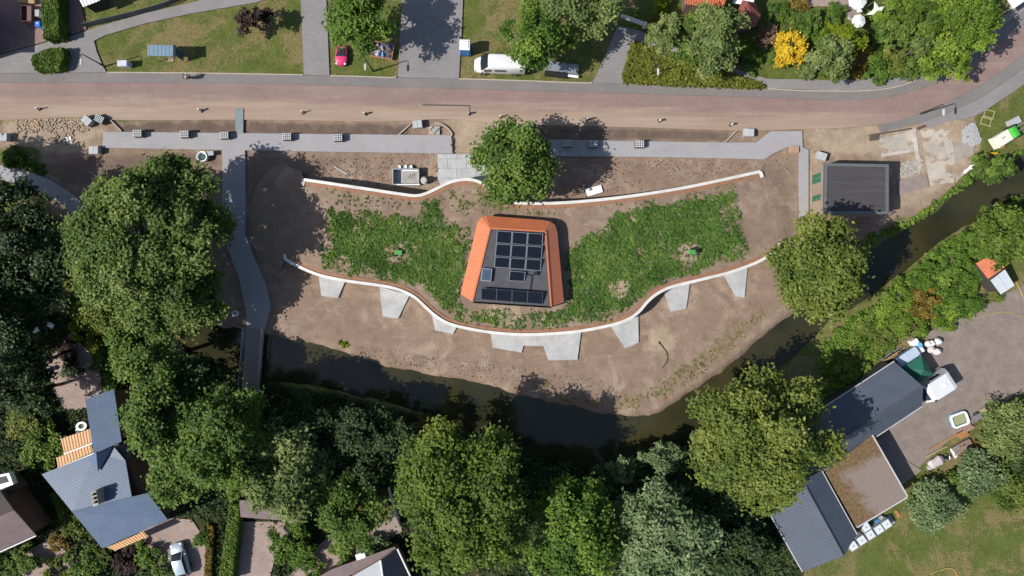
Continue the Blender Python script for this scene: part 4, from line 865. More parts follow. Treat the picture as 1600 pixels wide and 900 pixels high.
g_ = MB(); g_.prism([W2(*p, 5.1) for p in ((754.5, 420), (767.4, 421.4), (765.6, 438.5), (752.2, 437))], 4.69, 4.71); gg = g_.build('pane', GLASSB, sko)
gg.location = (-pav_loc[0], -pav_loc[1], -pav_loc[2])
vp = MB(); vp.path([V(828, 454, 4.45), V(831, 431, 4.45), V(824, 429, 4.45)], .04); vp.path([V(831, 430, 4.45), V(836, 428, 4.5)], .05); vp.box(*W2(837.5, 427.5, 4.5), 4.3, .4, .35, .35); vp.build('vent_pipe', BLACKSTEEL, pav, pav_loc)
# --- flat roofed substation
H1 = 3.1
p = [W2(1288, 255, H1), W2(1388, 257, H1), W2(1388, 334.5, H1), W2(1287, 334.5, H1)]
sloc = (*((Vector(p[0]) + Vector(p[2])) / 2), 0); sub = thing('substation', 'flat-roofed brick substation with two green doors beside the canal', 'building', sloc)
ins = [(x + (sloc[0] - x) * .01, y + (sloc[1] - y) * .015) for x, y in p]
MB().prism(ins, -.2, H1 - .2).build('wall', paver_mat('beige_brick', (.36, .29, .22), (.28, .22, .17), .21, .07, 0, .2), sub, sloc)
rf = MB().prism(p, H1 - .195, H1).build('roof', mat('gravel_bitumen_roof', (.072, .068, .073), (.048, .045, .049), .8, .95, bmp=.3, stretch=(.3, 2.5, 1)), sub, sloc)
pr = MB(); pw = .32
for i in range(4):
    a, b_ = Vector(p[i]), Vector(p[(i + 1) % 4]); t = (b_ - a).normalized(); nn = Vector((t.y, -t.x)) * pw
    e0 = 0 if i % 2 == 0 else pw; pr.prism([a + t * e0, b_ - t * e0, b_ - t * e0 + nn, a + t * e0 + nn], H1 + .003, H1 + .10)
o = pr.build('parapet', mat('zinc_parapet', (.19, .2, .21), (.14, .15, .155), 2, .5, .4), rf); o.location = (-sloc[0], -sloc[1], 0)
GREEND = mat('green_steel_door', (.035, .14, .085), (.025, .11, .065), 3, .45)
for (ya, yb) in ((272, 286.5), (305, 319.5)):
    x0 = ins[0][0]; y0, y1 = W2(0, ya, 1)[1], W2(0, yb, 1)[1]
    d = MB().prism([(x0 - .05, y0), (x0 + .02, y0), (x0 + .02, y1), (x0 - .05, y1)], .05, 2.2).build('door', GREEND, sub, sloc)
    fr = MB(); ym = (y0 + y1) / 2
    fr.box(x0 - .06, ym, .06, .02, .03, 2.1); fr.box(x0 - .07, ym + .12, 1.0, .05, .04, .18); o = fr.build('handle', ALU, d); o.location = (-sloc[0], -sloc[1], 0)
# --- barn: two steel roofed wings and a moss grown flat roof
BARNROOF = mat('blue_grey_steel_roof', (.080, .093, .124), (.064, .075, .103), .5, .45, .0, .4)
BARNROOFD = mat('blue_grey_steel_roof_weathered', (.078, .092, .124), (.064, .077, .105), .5, .45, .0, .4)
BOARD = mat('dark_barn_boards', (.06, .055, .05), (.04, .036, .032), 3, .85)
PALE = mat('pale_fascia', (.5, .5, .5), (.4, .4, .4), 2, .6)
bl = W(1400, 690, 0); barn = thing('barn', 'low barn with dark corrugated roofs and an attached mossy flat roof by the yard', 'building', bl)
def gable_wing(r0, r1, e0, e1, f0, f1, zr, ze, zf, rmat):
    """ridge r0-r1, eaves e0-e1 and f0-f1 (photo readings)"""
    q = [V(*r0, zr), V(*r1, zr), V(*e1, ze), V(*e0, ze), V(*f1, zf), V(*f0, zf)]
    mb = MB(); corr(mb, q[3], q[2], q[1], q[0], .33, .008); mb.build('roof_slope', rmat, barn, bl)
    mb = MB(); corr(mb, q[5], q[4], q[1], q[0], .33, .008); mb.build('roof_slope', rmat, barn, bl)
    MB().tube(q[0] + Vector((0, 0, .03)), q[1] + Vector((0, 0, .03)), .10, .10, 6).build('ridge_cap', rmat, barn, bl)
    cen = (q[2] + q[3] + q[4] + q[5]) / 4; w = [cen + (x - cen) * .97 for x in (q[3], q[2], q[4], q[5])]
    body = MB(); rr = [cen + (x - cen) * .97 for x in (q[0], q[1])]
    vs = [(w[0].x, w[0].y, -.1), (w[1].x, w[1].y, -.1), (w[2].x, w[2].y, -.1), (w[3].x, w[3].y, -.1), (w[0].x, w[0].y, ze - .12), (w[1].x, w[1].y, ze - .12), (w[2].x, w[2].y, zf - .12), (w[3].x, w[3].y, zf - .12), (rr[0].x, rr[0].y, zr - .2), (rr[1].x, rr[1].y, zr - .2)]
    body.add(vs, [(0, 1, 5, 4), (2, 3, 7, 6), (0, 4, 8, 7, 3), (1, 2, 6, 9, 5)]); body.build('wall', BOARD, barn, bl)
    for a, b_ in ((q[3], q[2]), (q[5], q[4])):
        d = (a - q[0]); d.z = 0; d = d.normalized() * .08
        MB().tube(a + d - Vector((0, 0, .06)), b_ + d - Vector((0, 0, .06)), .07, .07, 6).build('gutter', PALE, barn, bl)
gable_wing((1442.5, 604), (1207, 755), (1398, 565.5), (1170, 715), (1441, 634), (1228, 775), 4.4, 2.6, 2.6, BARNROOF)
gable_wing((1254, 752), (1318, 869), (1193, 783), (1255, 893), (1283, 735), (1338.5, 835.5), 4.5, 2.6, 3.15, BARNROOFD)
fp = [W2(1290, 738, 3.0), W2(1362, 680, 3.0), W2(1417, 776, 3.0), W2(1338.5, 823, 3.0)]
m, nt, b = newmat('mossy_gravel_roof')
gv = ramp(nt, noise(nt, 14, 4, .7), [(.36, (.105, .08, .068)), (.60, (.285, .225, .20))]); ms = ramp(nt, noise(nt, 3, 7, .8), [(.36, (.065, .045, .022)), (.62, (.20, .125, .06))])
mpn = nt.nodes.new('ShaderNodeTexCoord'); sx = nt.nodes.new('ShaderNodeSeparateXYZ'); nt.links.new(mpn.outputs['Object'], sx.inputs[0])
# moss grows along the two edges where the flat roof meets the barn
e1 = (Vector(fp[1]) - Vector(fp[0])).normalized(); e2 = (Vector(fp[3]) - Vector(fp[0])).normalized(); o0 = Vector(fp[0]) - Vector(bl[:2])
def dist_axis(e):
    d = mth(nt, 'ADD', mth(nt, 'MULTIPLY', sx.outputs[0], e.x), mth(nt, 'MULTIPLY', sx.outputs[1], e.y)); return mth(nt, 'SUBTRACT', d, o0.x * e.x + o0.y * e.y)
dd_ = mth(nt, 'MINIMUM', dist_axis(e1), dist_axis(e2)); w_ = mth(nt, 'ADD', dd_, mth(nt, 'MULTIPLY', noise(nt, .5, 8, .85, dist=.7), -6.0))
nt.links.new(mixc(nt, sstep(nt, w_, -2.4, -.9), ms, gv), b.inputs['Base Color']); b.inputs['Roughness'].default_value = .95; bump(nt, b, noise(nt, 16, 3), .4, .04)
MB().prism(fp, 2.75, 3.0).build('flat_roof', m, barn, bl)
c_ = sum((Vector(x) for x in fp), Vector((0, 0))) / 4
MB().prism([tuple(c_ + (Vector(x) - c_) * .95) for x in fp], -.1, 2.74).build('wall', BOARD, barn, bl)
fs_ = MB()
for a, b_ in ((fp[1], fp[2]), (fp[2], fp[3])):
    a, b_ = Vector(a), Vector(b_); t = (b_ - a).normalized(); nn = Vector((-t.y, t.x)); nn = nn if nn.dot(a - c_) > 0 else -nn
    fs_.prism([a, b_, b_ + nn * .14, a + nn * .14], 2.72, 3.06)
fs_.build('fascia', PALE, barn, bl)
# --- grey slate house
def slate(name, c1, c2, rot, rough=.5):
    m, nt, b = newmat(name); pos = nt.nodes.new('ShaderNodeNewGeometry').outputs['Position']
    mp = nt.nodes.new('ShaderNodeMapping'); mp.inputs['Rotation'].default_value = (0, 0, rot); nt.links.new(pos, mp.inputs[0])
    br = nt.nodes.new('ShaderNodeTexBrick'); br.inputs['Scale'].default_value = 1; br.inputs['Brick Width'].default_value = .4; br.inputs['Row Height'].default_value = .3; br.inputs['Mortar Size'].default_value = .02
    br.inputs['Color1'].default_value = (1, 1, 1, 1); br.inputs['Color2'].default_value = (.92, .92, .92, 1); br.inputs['Mortar'].default_value = (.76, .76, .76, 1); nt.links.new(mp.outputs[0], br.inputs['Vector'])
    col = mixc(nt, 1.0, ramp(nt, noise(nt, .7, 5, .65), [(.35, c2), (.65, c1)]), br.outputs['Color'], 'MULTIPLY'); nt.links.new(col, b.inputs['Base Color'])
    b.inputs['Roughness'].default_value = rough; bump(nt, b, mth(nt, 'MULTIPLY', br.outputs['Fac'], -1.0), .5, .03); return m
SLATE = slate('grey_slate_tiles', (.088, .135, .225), (.074, .115, .192), R(22)); WHITEP = mat('white_paint', (.78, .77, .75), (.7, .69, .67), 2, .5)
WALLB = paver_mat('brown_house_brick', (.2, .13, .1), (.15, .1, .08), .21, .07, 0, .2)
hl = W(150, 775, 0); house = thing('slate_house', 'house with large pale grey slate roof and chimney at the lower left', 'house', hl)
def roofpoly(pts, mtl, par, loc, th=.18, name='roof'):
    q = [W(*p_) for p_ in pts]; return MB().prism([x[:2] for x in q], [x[2] - th for x in q], [x[2] for x in q]).build(name, mtl, par, loc)
def walls(pts, z, par, loc, mtl=WALLB, shrink=.95):
    q = [Vector(W2(*p_, z)) for p_ in pts]; c = sum(q, Vector((0, 0))) / len(q); return MB().prism([tuple(c + (x - c) * shrink) for x in q], -.2, z - .25).build('wall', mtl, par, loc)
roofpoly([(65, 741, 4.2), (112.5, 799.5, 5.1), (206, 778, 5.1), (196, 720, 4.3), (177, 697, 4.2), (148, 708.5, 4.2)], SLATE, house, hl)
roofpoly([(112.5, 799.5, 5.1), (160, 857, 4.0), (262, 812, 4.0), (231.5, 771, 5.1)], SLATE, house, hl)
roofpoly([(197, 720.5, 3.6), (207.5, 781, 3.7), (230, 770, 3.5)], SLATE, house, hl)
walls([(70, 742), (160, 854), (258, 811), (229, 770), (198, 722), (176, 699)], 4.0, house, hl)
gb = MB(); A_, B_, C_, D_ = V(136, 715, 4.45), V(150, 706, 5.5), V(177, 697, 4.35), V(153, 737, 4.72)
gb.add([A_, B_, C_, D_], [(0, 3, 1), (1, 3, 2), (0, 1, 2)]); gb.build('shade_wedge', SLATE, house, hl)  # added wedge: its facet turned off the sun stands in for a cast shadow
roofpoly([(133, 624, 3.9), (146.5, 709, 5.4), (190, 690, 5.0), (178, 608, 3.6)], SLATE, house, hl)
walls([(134, 627), (147, 706), (188, 688), (177, 611)], 3.6, house, hl)
rg = MB(); rg.tube(V(112.5, 799.5, 5.12), V(231.5, 771, 5.12), .08, .08, 6); rg.build('ridge_tile', SLATE, house, hl)
ch = MB(); ch.prism([W2(*p_, 6.2) for p_ in ((141.5, 769.5), (150, 766), (154, 788.5), (145.5, 792)) ], 4.0, 6.2); cho = ch.build('chimney', mat('pale_chimney_brick', (.42, .38, .33), (.3, .26, .22), 2, .9), house, hl)
pots = MB()
for k in range(3): x, y = W2(146.4 + k * 1.2, 772.5 + k * 6.2, 6.3); pots.tube((x, y, 6.2), (x, y, 6.5), .16, .13, 8)
o = pots.build('chimney_pot', BLACKSTEEL, cho); o.location = (-hl[0], -hl[1], 0)
bay = [W2(*p_, 3.2) for p_ in [(176.5, 697.5), (184, 694), (192, 695), (199, 700), (203, 708), (201.5, 716), (194, 721.5)]]
MB().prism(bay, 3.0, 3.2).build('bay_roof', mat('grey_bay_roof', (.24, .22, .22), (.19, .18, .18), 1, .8), house, hl)
c = sum((Vector(x) for x in bay), Vector((0, 0))) / len(bay); MB().prism([tuple(c + (Vector(x) - c) * .9) for x in bay], -.2, 2.99).build('bay_wall', WALLB, house, hl)
TERRA = mat('orange_corrugated_sheet', (.62, .36, .17), (.5, .28, .13), 2, .5)
for q, z in (([(95, 686), (140.5, 670), (143.5, 691), (100, 707.5)], 2.7), ([(88, 715.5), (142, 694.5), (145.5, 706), (90.5, 731)], 2.9), ([(168, 855), (224, 830.5), (231, 838.5), (180, 860.5)], 2.5)):
    mb = MB(); corr(mb, V(*q[0], z), V(*q[1], z), V(*q[2], z + .15), V(*q[3], z + .15), .34, .05); mb.build('canopy_roof', TERRA, house, hl)
    for i in (0, 3): MB().tube((*W2(*q[i], z - .1), -.2), V(*q[i], z - .1), .05, .05, 6).build('canopy_post', WHITEP, house, hl)
wb = MB()
for a, b_, z in (((99.5, 709.5), (144, 692.5), 2.95), ((88, 733), (147, 708), 3.15)):
    a, b_ = V(*a, z), V(*b_, z); t = (b_ - a).normalized(); nn = Vector((-t.y, t.x, 0)) * .07; wb.prism([(a + nn)[:2], (b_ + nn)[:2], (b_ - nn)[:2], (a - nn)[:2]], z - .15, z)
wb.build('canopy_beam', WHITEP, house, hl)
# --- brown roofed house at the left edge
PURP = slate('purple_brown_tiles', (.20, .145, .15), (.155, .11, .115), R(22), .7); BR_SHADED = slate('shaded_brown_tiles', (.075, .06, .06), (.055, .045, .045), R(22), .7)  # the darker tile colour includes the shade of the slope facing off the sun
h2l = W(-10, 810, 0); h2 = thing('brown_house', 'house with purple brown tiled roof and white dormer at the left edge', 'house', h2l)
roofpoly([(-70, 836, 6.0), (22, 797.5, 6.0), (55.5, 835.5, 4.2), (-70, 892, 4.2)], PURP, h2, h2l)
roofpoly([(-70, 836, 6.0), (22, 797.5, 6.0), (-2, 765, 4.2), (-70, 795, 4.2)], BR_SHADED, h2, h2l)
walls([(-70, 795), (-2, 768), (50, 835), (-70, 888)], 4.0, h2, h2l)
roofpoly([(-40, 762, 2.9), (4, 742, 2.9), (24, 768, 2.9), (-2, 784, 2.9)], BR_SHADED, h2, h2l, .2, 'lean_to_roof'); walls([(-40, 765), (3, 745), (21, 768), (-4, 782)], 2.7, h2, h2l)
dm = MB(); dm.prism([W2(*p_, 3.6) for p_ in ((-6, 743), (14, 739), (21, 757), (0, 765))], 2.9, 3.6); dmo = dm.build('dormer', WHITEP, h2, h2l)
dw = MB(); dw.prism([W2(*p_, 3.6) for p_ in ((-4, 746), (10, 743.5), (14, 753), (-1, 757))], 3.6, 3.62); o = dw.build('window', GLASSD, dmo); o.location = (-h2l[0], -h2l[1], 0)
gt = MB(); gt.tube(V(-70, 894, 4.1), V(56.5, 837, 4.1), .08, .08, 6); gt.build('gutter', WHITEP, h2, h2l)
# --- roofs at the bottom edge
h3l = W(570, 890, 0); h3 = thing('glazed_roof_house', 'house with white and black glazed roof cut off by the bottom edge', 'house', h3l)
GREYR = mat('pale_grey_roof_sheet', (.42, .44, .48), (.36, .38, .42), 1, .4)
roofpoly([(548, 902, 3.4), (593, 876, 3.6), (600, 905, 3.6), (600, 930, 3.4), (548, 930, 3.4)], GREYR, h3, h3l, .15)
roofpoly([(596, 874, 3.7), (620, 857.5, 3.7), (643, 905, 3.7), (620, 930, 3.7), (602, 930, 3.7)], CELL, h3, h3l, .15, 'dark_glass_roof')
roofpoly([(500, 900, 2.9), (520, 889, 2.9), (617, 854, 2.9), (618, 857, 2.9), (592, 874, 2.9), (545, 900, 2.9), (530, 930, 2.9), (500, 930, 2.9)], PURP, h3, h3l, .15, 'tiled_roof')
fb = MB()
for a, b_ in (((594.5, 875), (601.5, 925)), ((621, 857.5), (644, 906))):
    fb.tube(V(*a, 3.72), V(*b_, 3.72), .10, .10, 6)
fb.build('roof_edge', WHITEP, h3, h3l)
walls([(505, 900), (617, 860), (640, 905), (620, 930), (505, 930)], 2.8, h3, h3l)
skb = MB(); skb.prism([W2(*p_, 3.4) for p_ in ((554, 868.5), (568, 863.5), (571, 872), (557, 877))], 2.4, 3.2); skb.build('rooflight', WHITEP, h3, h3l)
g4 = W(420, 800, 0); gar = thing('garage', 'brown flat-roofed garage beneath the grey green feathery tree', 'building', g4)
roofpoly([(374, 782, 2.7), (462, 775, 2.7), (464, 815, 2.7), (376, 808, 2.7)], PURP, gar, g4, .15); walls([(377, 783), (460, 778), (461, 812), (379, 806)], 2.6, gar, g4)
# --- red tiled houses at the top edge
REDT = mat('red_pantiles', (.50, .16, .085), (.38, .115, .06), 1.5, .7); REDB = mat('brown_red_tiles', (.26, .085, .075), (.19, .06, .055), 3, .8, bmp=.3)
h5l = W(1110, -5, 0); h5 = thing('red_roofed_house', 'house with orange red pantile roof cut off by the top edge', 'house', h5l)
mb = MB(); corr(mb, V(1070, 6, 3.2), V(1130, 14, 3.2), V(1142, -25, 5.5), V(1075, -35, 5.5), .26, .06); mb.build('roof', REDT, h5, h5l)
walls([(1073, 4), (1128, 11), (1138, -30), (1076, -38)], 3.0, h5, h5l)
roofpoly([(1103, 12, 2.5), (1112, 14, 2.5), (1110, 22, 2.5), (1101, 20, 2.5)], GLASSB, h5, h5l, .1, 'rooflight')
h6l = W(1170, 25, 0); h6 = thing('pointed_roof_annex', 'small annex with pointed brown red tiled roof in the corner garden', 'building', h6l)
ap = V(1168, 3, 4.6); ring = [V(1154, 14, 2.8), V(1157, 44, 2.6), V(1180, 42, 2.6), V(1189, 24, 2.8), V(1180, 4, 3.0), V(1160, 0, 3.0)]
MB().add([ap] + ring, [(0, i + 1, (i + 1) % 6 + 1) for i in range(6)] + [(6, 5, 4, 3, 2, 1)]).build('roof', REDB, h6, h6l); walls([(1157, 14), (1159, 40), (1178, 39), (1186, 24), (1178, 6)], 2.7, h6, h6l)
# --- red tiled shed by the yard
sh = W(1550, 430, 0); shed = thing('garden_shed', 'shed with red tiled slope and white glazed slope at the right edge of the yard', 'shed', sh)
mb = MB(); corr(mb, V(1525, 412, 2.2), V(1544, 436, 2.2), V(1570, 418, 3.3), V(1551, 395, 3.3), .26, .05); mb.build('tiled_roof', REDT, shed, sh)
for k in range(2):
    a, b_ = lerp2((1548, 438), (1571, 420.5), k / 2), lerp2((1548, 438), (1571, 420.5), (k + .94) / 2); c2, d2 = lerp2((1564, 460), (1586, 445.5), (k + .94) / 2), lerp2((1564, 460), (1586, 445.5), k / 2)
    q = MB(); slab(q, V(*a, 2.9), V(*b_, 2.9), V(*c2, 2.3), V(*d2, 2.3), .06); q.build('glazed_panel', mat('opal_roof_panel', (.60, .64, .70), (.52, .56, .62), 1.5, .25), shed, sh)
walls([(1528, 413), (1549, 398), (1584, 445), (1564, 458)], 2.2, shed, sh, BOARD, .93)
# --- shed with striped roof, top left
s2 = W(140, 0, 0); st = thing('striped_shed', 'shed with white striped roof at the top edge, upper left', 'shed', s2)
mb = MB(); corr(mb, V(130, 11, 2.4), V(156, 1, 2.4), V(140, -30, 2.9), V(115, -18, 2.9), .34, .05); mb.build('roof', WHITEP, st, s2); walls([(129, 8), (154, -1), (140, -28), (117, -16)], 2.3, st, s2, BOARD, .95)
roofpoly([(157, 0.5, 2.1), (174, -4, 2.1), (170, -16, 2.1), (153, -10, 2.1)], mat('blue_sheet', (.08, .14, .28), None, 2, .5), st, s2, .08, 'blue_cover')
h7l = W(-75, 45, 0); h7 = thing('corner_house', 'neighbouring house just outside the upper left corner, casting its shadow in', 'house', h7l)
roofpoly([(-120, -10, 4.6), (-52, -10, 4.6), (-52, 78, 4.6), (-120, 78, 4.6)], PURP, h7, h7l); walls([(-118, -8), (-54, -8), (-54, 76), (-118, 76)], 4.4, h7, h7l)
# --- wooden foot bridge
br_a, br_b = Vector(W2(399, 513, .15)), Vector(W2(391, 612, .15)); bl2 = (*((br_a + br_b) / 2), 0)
bridge = thing('footbridge', 'wooden plank footbridge with slim railings across the canal', 'bridge', bl2)
WOOD = mat('weathered_planks', (.33, .28, .25), (.24, .2, .18), 2, .9, stretch=(1, 8, 1)); d_ = (br_b - br_a); Lb = d_.length; d_.normalize(); rot = math.atan2(d_.y, d_.x); nb = Vector((-d_.y, d_.x)); n = int(Lb / .21)
pm = MB().box(0, 0, 0, .185, 2.15, .05, bev=.008).build('plank', WOOD, bridge).data
for k in range(n):
    o = bridge.children[0] if k == 0 else link(bpy.data.objects.new('plank', pm), bridge)
    q = br_a + d_ * (k + .5) * Lb / n; o.location = (q.x - bl2[0], q.y - bl2[1], .12 + random.uniform(-.006, .006)); o.rotation_euler = (0, 0, rot)
for s in (-1, 1):
    MB().tube((*(br_a + nb * s * .8), -.05), (*(br_b + nb * s * .8), -.05), .13, .13, 6).build('beam', WOOD, bridge, bl2)
    rl = MB(); a, b_ = br_a + nb * s * 1.1, br_b + nb * s * 1.1; rl.tube((*a, 1.1), (*b_, 1.1), .045, .045, 6); rl.tube((*a, .62), (*b_, .62), .025, .025, 6); rl.build('railing', ALU, bridge, bl2)
    for k in range(6):
        q = a.lerp(b_, k / 5); MB().tube((*q, -.1), (*q, 1.1), .04, .04, 6).build('post', ALU, bridge, bl2)
# ------------------------------------------------------------ vehicles
GREYC = mat('grey_concrete_block', (.40, .41, .42), (.31, .32, .33), 4, .9)
DARKGAP = mat('dark_gap', (.05, .05, .052), None, 3, .9)
PLASTW = mat('white_plastic', (.78, .79, .80), (.68, .69, .70), 2, .4)
RUBBER = mat('black_rubber', (.02, .02, .02), None, 3, .8)
STEELB = mat('blue_grey_steel', (.17, .23, .29), (.13, .18, .23), 2, .45, .2)
GALV = mat('galvanised_steel', (.42, .44, .46), (.33, .35, .37), 3, .4, .6)
TIMBER = mat('raw_timber', (.42, .30, .17), (.3, .2, .11), 3, .85)
ORANGEW = mat('orange_timber', (.42, .20, .08), (.3, .14, .055), 3, .85)
def carpaint(name, c): return mat(name, c, tuple(x * .93 for x in c), 1, .28, .25, .6)
def ring(x, w, z0, z1, n=20, p=3.2, tw=1.0):
    """rounded section in the y-z plane; tw narrows the top"""
    out_ = []
    for i in range(n):
        a = 2 * math.pi * i / n; cy, sz = math.cos(a), math.sin(a)
        y = math.copysign(abs(cy) ** (2 / p), cy) * w; t = (math.copysign(abs(sz) ** (2 / p), sz) + 1) / 2
        out_.append((x, y * (1 + (tw - 1) * t), z0 + (z1 - z0) * t))
    return out_
def wheels(root, xs, y, r=.31, w=.2):
    for x in xs:
        for s in (-1, 1):
            t = MB().tube((x, s * y - w / 2, r), (x, s * y + w / 2, r), r, r, 16).build('wheel', RUBBER, root)
            MB().tube((x, s * y - w / 2 - .006, r), (x, s * y + w / 2 + .006, r), r * .6, r * .6, 12).build('rim', GALV, t)
def make_car(label, loc, rot, col):
    root = thing('parked_car', label, 'car', loc, rot)
    # x forward
    sec = [(-2.0, .70, .35, .78, .95), (-1.93, .80, .27, .92, .95), (-1.3, .865, .2, .96, .95), (0, .88, .2, .95, .95), (.9, .875, .2, .94, .95), (1.3, .86, .22, .88, .93), (1.75, .80, .27, .76, .9), (1.98, .66, .34, .62, .9)]
    MB().loft([ring(x, w, a, b_, 20, 3.6, t) for x, w, a, b_, t in sec]).build('body', col, root, smooth=True)
    cab = [(-1.9, .68, .9, 1.0), (-1.55, .74, .9, 1.36), (-.6, .76, .9, 1.48), (.15, .75, .9, 1.45), (.95, .70, .88, .98)]
    MB().loft([ring(x, w, a, b_, 20, 3.4, .80) for x, w, a, b_ in cab]).build('window', GLASSD, root, smooth=True)
    rf = MB(); vs = []; xs = (-1.5, -.9, -.3, .2)
    for x, z, w in zip(xs, (1.385, 1.475, 1.50, 1.465), (.57, .60, .60, .57)): vs += [(x, -w, z - .05), (x, -w * .6, z), (x, w * .6, z), (x, w, z - .05)]
    fs = [(k * 4 + j, k * 4 + 4 + j, k * 4 + 5 + j, k * 4 + 1 + j) for k in range(3) for j in range(3)]
    rf.add(vs, fs); lo = [(x, y, z - .05) for x, y, z in vs]; rf.add(lo, [tuple(reversed(f)) for f in fs]); rf.build('roof', col, root, smooth=True)
    for s in (-1, 1):
        MB().box(1.78, s * .55, .60, .22, .26, .13).build('headlight', PLASTW, root); MB().box(-1.9, s * .62, .72, .16, .16, .2).build('tail_light', mat('red_lens', (.4, .02, .02), None, 3, .3), root)
        MB().box(.62, s * .95, .93, .14, .2, .13, bev=.03).build('mirror', col, root)
        MB().tube((.2, s * .60, 1.42), (.9, s * .64, .97), .045, .045, 6).build('pillar', col, root); MB().tube((-1.5, s * .58, 1.35), (-1.85, s * .62, .98), .05, .05, 6).build('pillar', col, root)
    wheels(root, (-1.25, 1.22), .78); return root
make_car('silver blue hatchback parked on the clinker forecourt at the bottom left', (*W2(281, 875, .7), .03), math.atan2(.95, -.27), carpaint('silver_blue_paint', (.42, .50, .56)))
def make_van():
    loc = (*W2(781, 105.5, 0), -.06); root = thing('white_van', 'white high-roofed van parked on the lawn below a tree', 'van', loc, math.pi - R(2)); w_ = carpaint('white_van_paint', (.82, .82, .82))
    sec = [(-2.95, .94, .45, 2.35, .94), (-2.88, .99, .35, 2.5, .92), (-1, 1.0, .3, 2.55, .90), (.9, 1.0, .3, 2.55, .90), (1.25, .99, .3, 2.46, .88), (2.05, .97, .32, 1.35, .93), (2.2, .95, .33, 1.22, .93), (2.75, .84, .38, 1.0, .9), (2.95, .66, .42, .85, .9)]
    MB().loft([ring(x, w, a, b_, 24, 4.5, t) for x, w, a, b_, t in sec]).build('body', w_, root, smooth=True)
    ws = MB(); vs = []
    for x, z, y in ((1.30, 2.42, .74), (1.70, 1.92, .82), (2.10, 1.36, .86)):
        vs += [(x + .06, -y, z + .02), (x + .13, 0, z + .06), (x + .06, y, z + .02)]
    ws.add(vs, [(0, 3, 4, 1), (1, 4, 5, 2), (3, 6, 7, 4), (4, 7, 8, 5)]); ws.build('windscreen', GLASSD, root, smooth=True)
    for s in (-1, 1):
        MB().box(1.35, s * .955, 1.45, .85, .06, .55).build('side_window', GLASSD, root); MB().box(-.1, s * .96, 1.5, 1.3, .06, .5).build('side_window', GLASSD, root)
        MB().box(1.95, s * 1.15, 1.35, .12, .22, .3, bev=.03).build('mirror', BLACKSTEEL, root); MB().box(2.72, s * .62, .78, .2, .26, .2).build('headlight', GALV, root)
    for k in range(6): MB().box(-.9 + 0, -.6 + k * .24, 2.552, 3.4, .03, .02).build('roof_rib', w_, root)
    wheels(root, (-1.8, 1.9), .86, .34, .22)
make_van()
# flatbed trailers behind the van
def flat_trailer():
    r = thing('flatbed_trailer', 'low flatbed trailer with loading ramp standing behind the white van', 'trailer', (*W2(877, 109, 0), -.06), R(-7))
    MB().box(0, .1, .45, 3.9, 1.15, .10).build('bed', mat('dull_aluminium_plate', (.38, .42, .48), (.3, .34, .4), 2, .4, .5), r); 
    for k in range(4): MB().box(.7 + k * .35, .1, .552, .03, 1.1, .02).build('cross_bar', BLACKSTEEL, r)
    MB().box(-.6, -.75, .2, 2.6, .55, .5).build('side_box', BLACKSTEEL, r); MB().box(1.4, -.72, .45, 1.3, .28, .08).build('ramp', PLASTW, r)
    MB().tube((-1.9, .1, .45), (-2.9, .1, .4), .05, .05, 6).build('drawbar', GALV, r); wheels(r, (-.2, .5), .62, .28, .18)
    for s in (-.4, .4): MB().tube((-1.8, .1 + s, .5), (-1.8, .1 + s, 1.1), .03, .03, 5).build('headboard', GALV, r)
flat_trailer()
def portaloo():
    r = thing('portable_toilet', 'blue portable toilet cabin with white roof beside the driveway', 'cabin', (*W2(728, 79, .2), -.06), R(-2)); bl_ = mat('blue_plastic', (.035, .20, .50), (.03, .17, .43), 2, .4)
    MB().box(0, 0, .05, 1.12, 1.12, 2.05, bev=.03).build('cabin', bl_, r); MB().box(0, 0, 0, 1.2, 1.2, .12).build('base', BLACKSTEEL, r)
    rr = MB(); rr.box(0, 0, 2.103, 1.2, 1.2, .10, bev=.04); rr.box(0, 0, 2.2, 1.0, 1.0, .08, taper=.7); rr.build('roof', PLASTW, r)
    d = MB().box(0, -.575, .15, .8, .03, 1.85).build('door', bl_, r); MB().box(.3, -.6, 1.05, .05, .03, .2).build('handle', PLASTW, d); MB().tube((.35, .35, 2.2), (.35, .35, 2.42), .05, .05, 8).build('vent', PLASTW, r)
portaloo()
def shelter():
    r = thing('bus_shelter', 'bus shelter with flat blue grey roof on the left lawn', 'shelter', (*W2(252, 78.5, 2.4)[:2], -.08), R(-1))
    MB().box(0, 0, 2.35, 3.2, 1.25, .08, bev=.02).build('roof', mat('blue_grey_roof_sheet', (.20, .29, .36), (.15, .23, .29), 1.5, .35, .1), r)
    for k in range(7): MB().box(-1.35 + k * .45, 0, 2.432, .03, 1.2, .015).build('roof_rib', STEELB, r)
    for x in (-1.5, 1.5):
        for y in (-.5, .55): MB().tube((x, y, 0), (x, y, 2.36), .04, .04, 6).build('post', GALV, r)
    MB().box(0, .57, .3, 2.9, .02, 1.9).build('back_pane', GLASSB, r); MB().box(1.5, .02, .3, .02, 1.0, 1.9).build('side_pane', GLASSB, r)
    b_ = MB().box(0, .3, .45, 2.2, .35, .05).build('bench', TIMBER, r)
    MB().box(1.45, 0, 2.44, .25, 1.3, .06).build('roof_edge', BLACKSTEEL, r)  # black strip paints the shadow at the right end of the roof
shelter()
sheet('paving_pad', [(262, 89), (271, 89), (271, 96), (262, 96)], -.02, GARDENPAV)
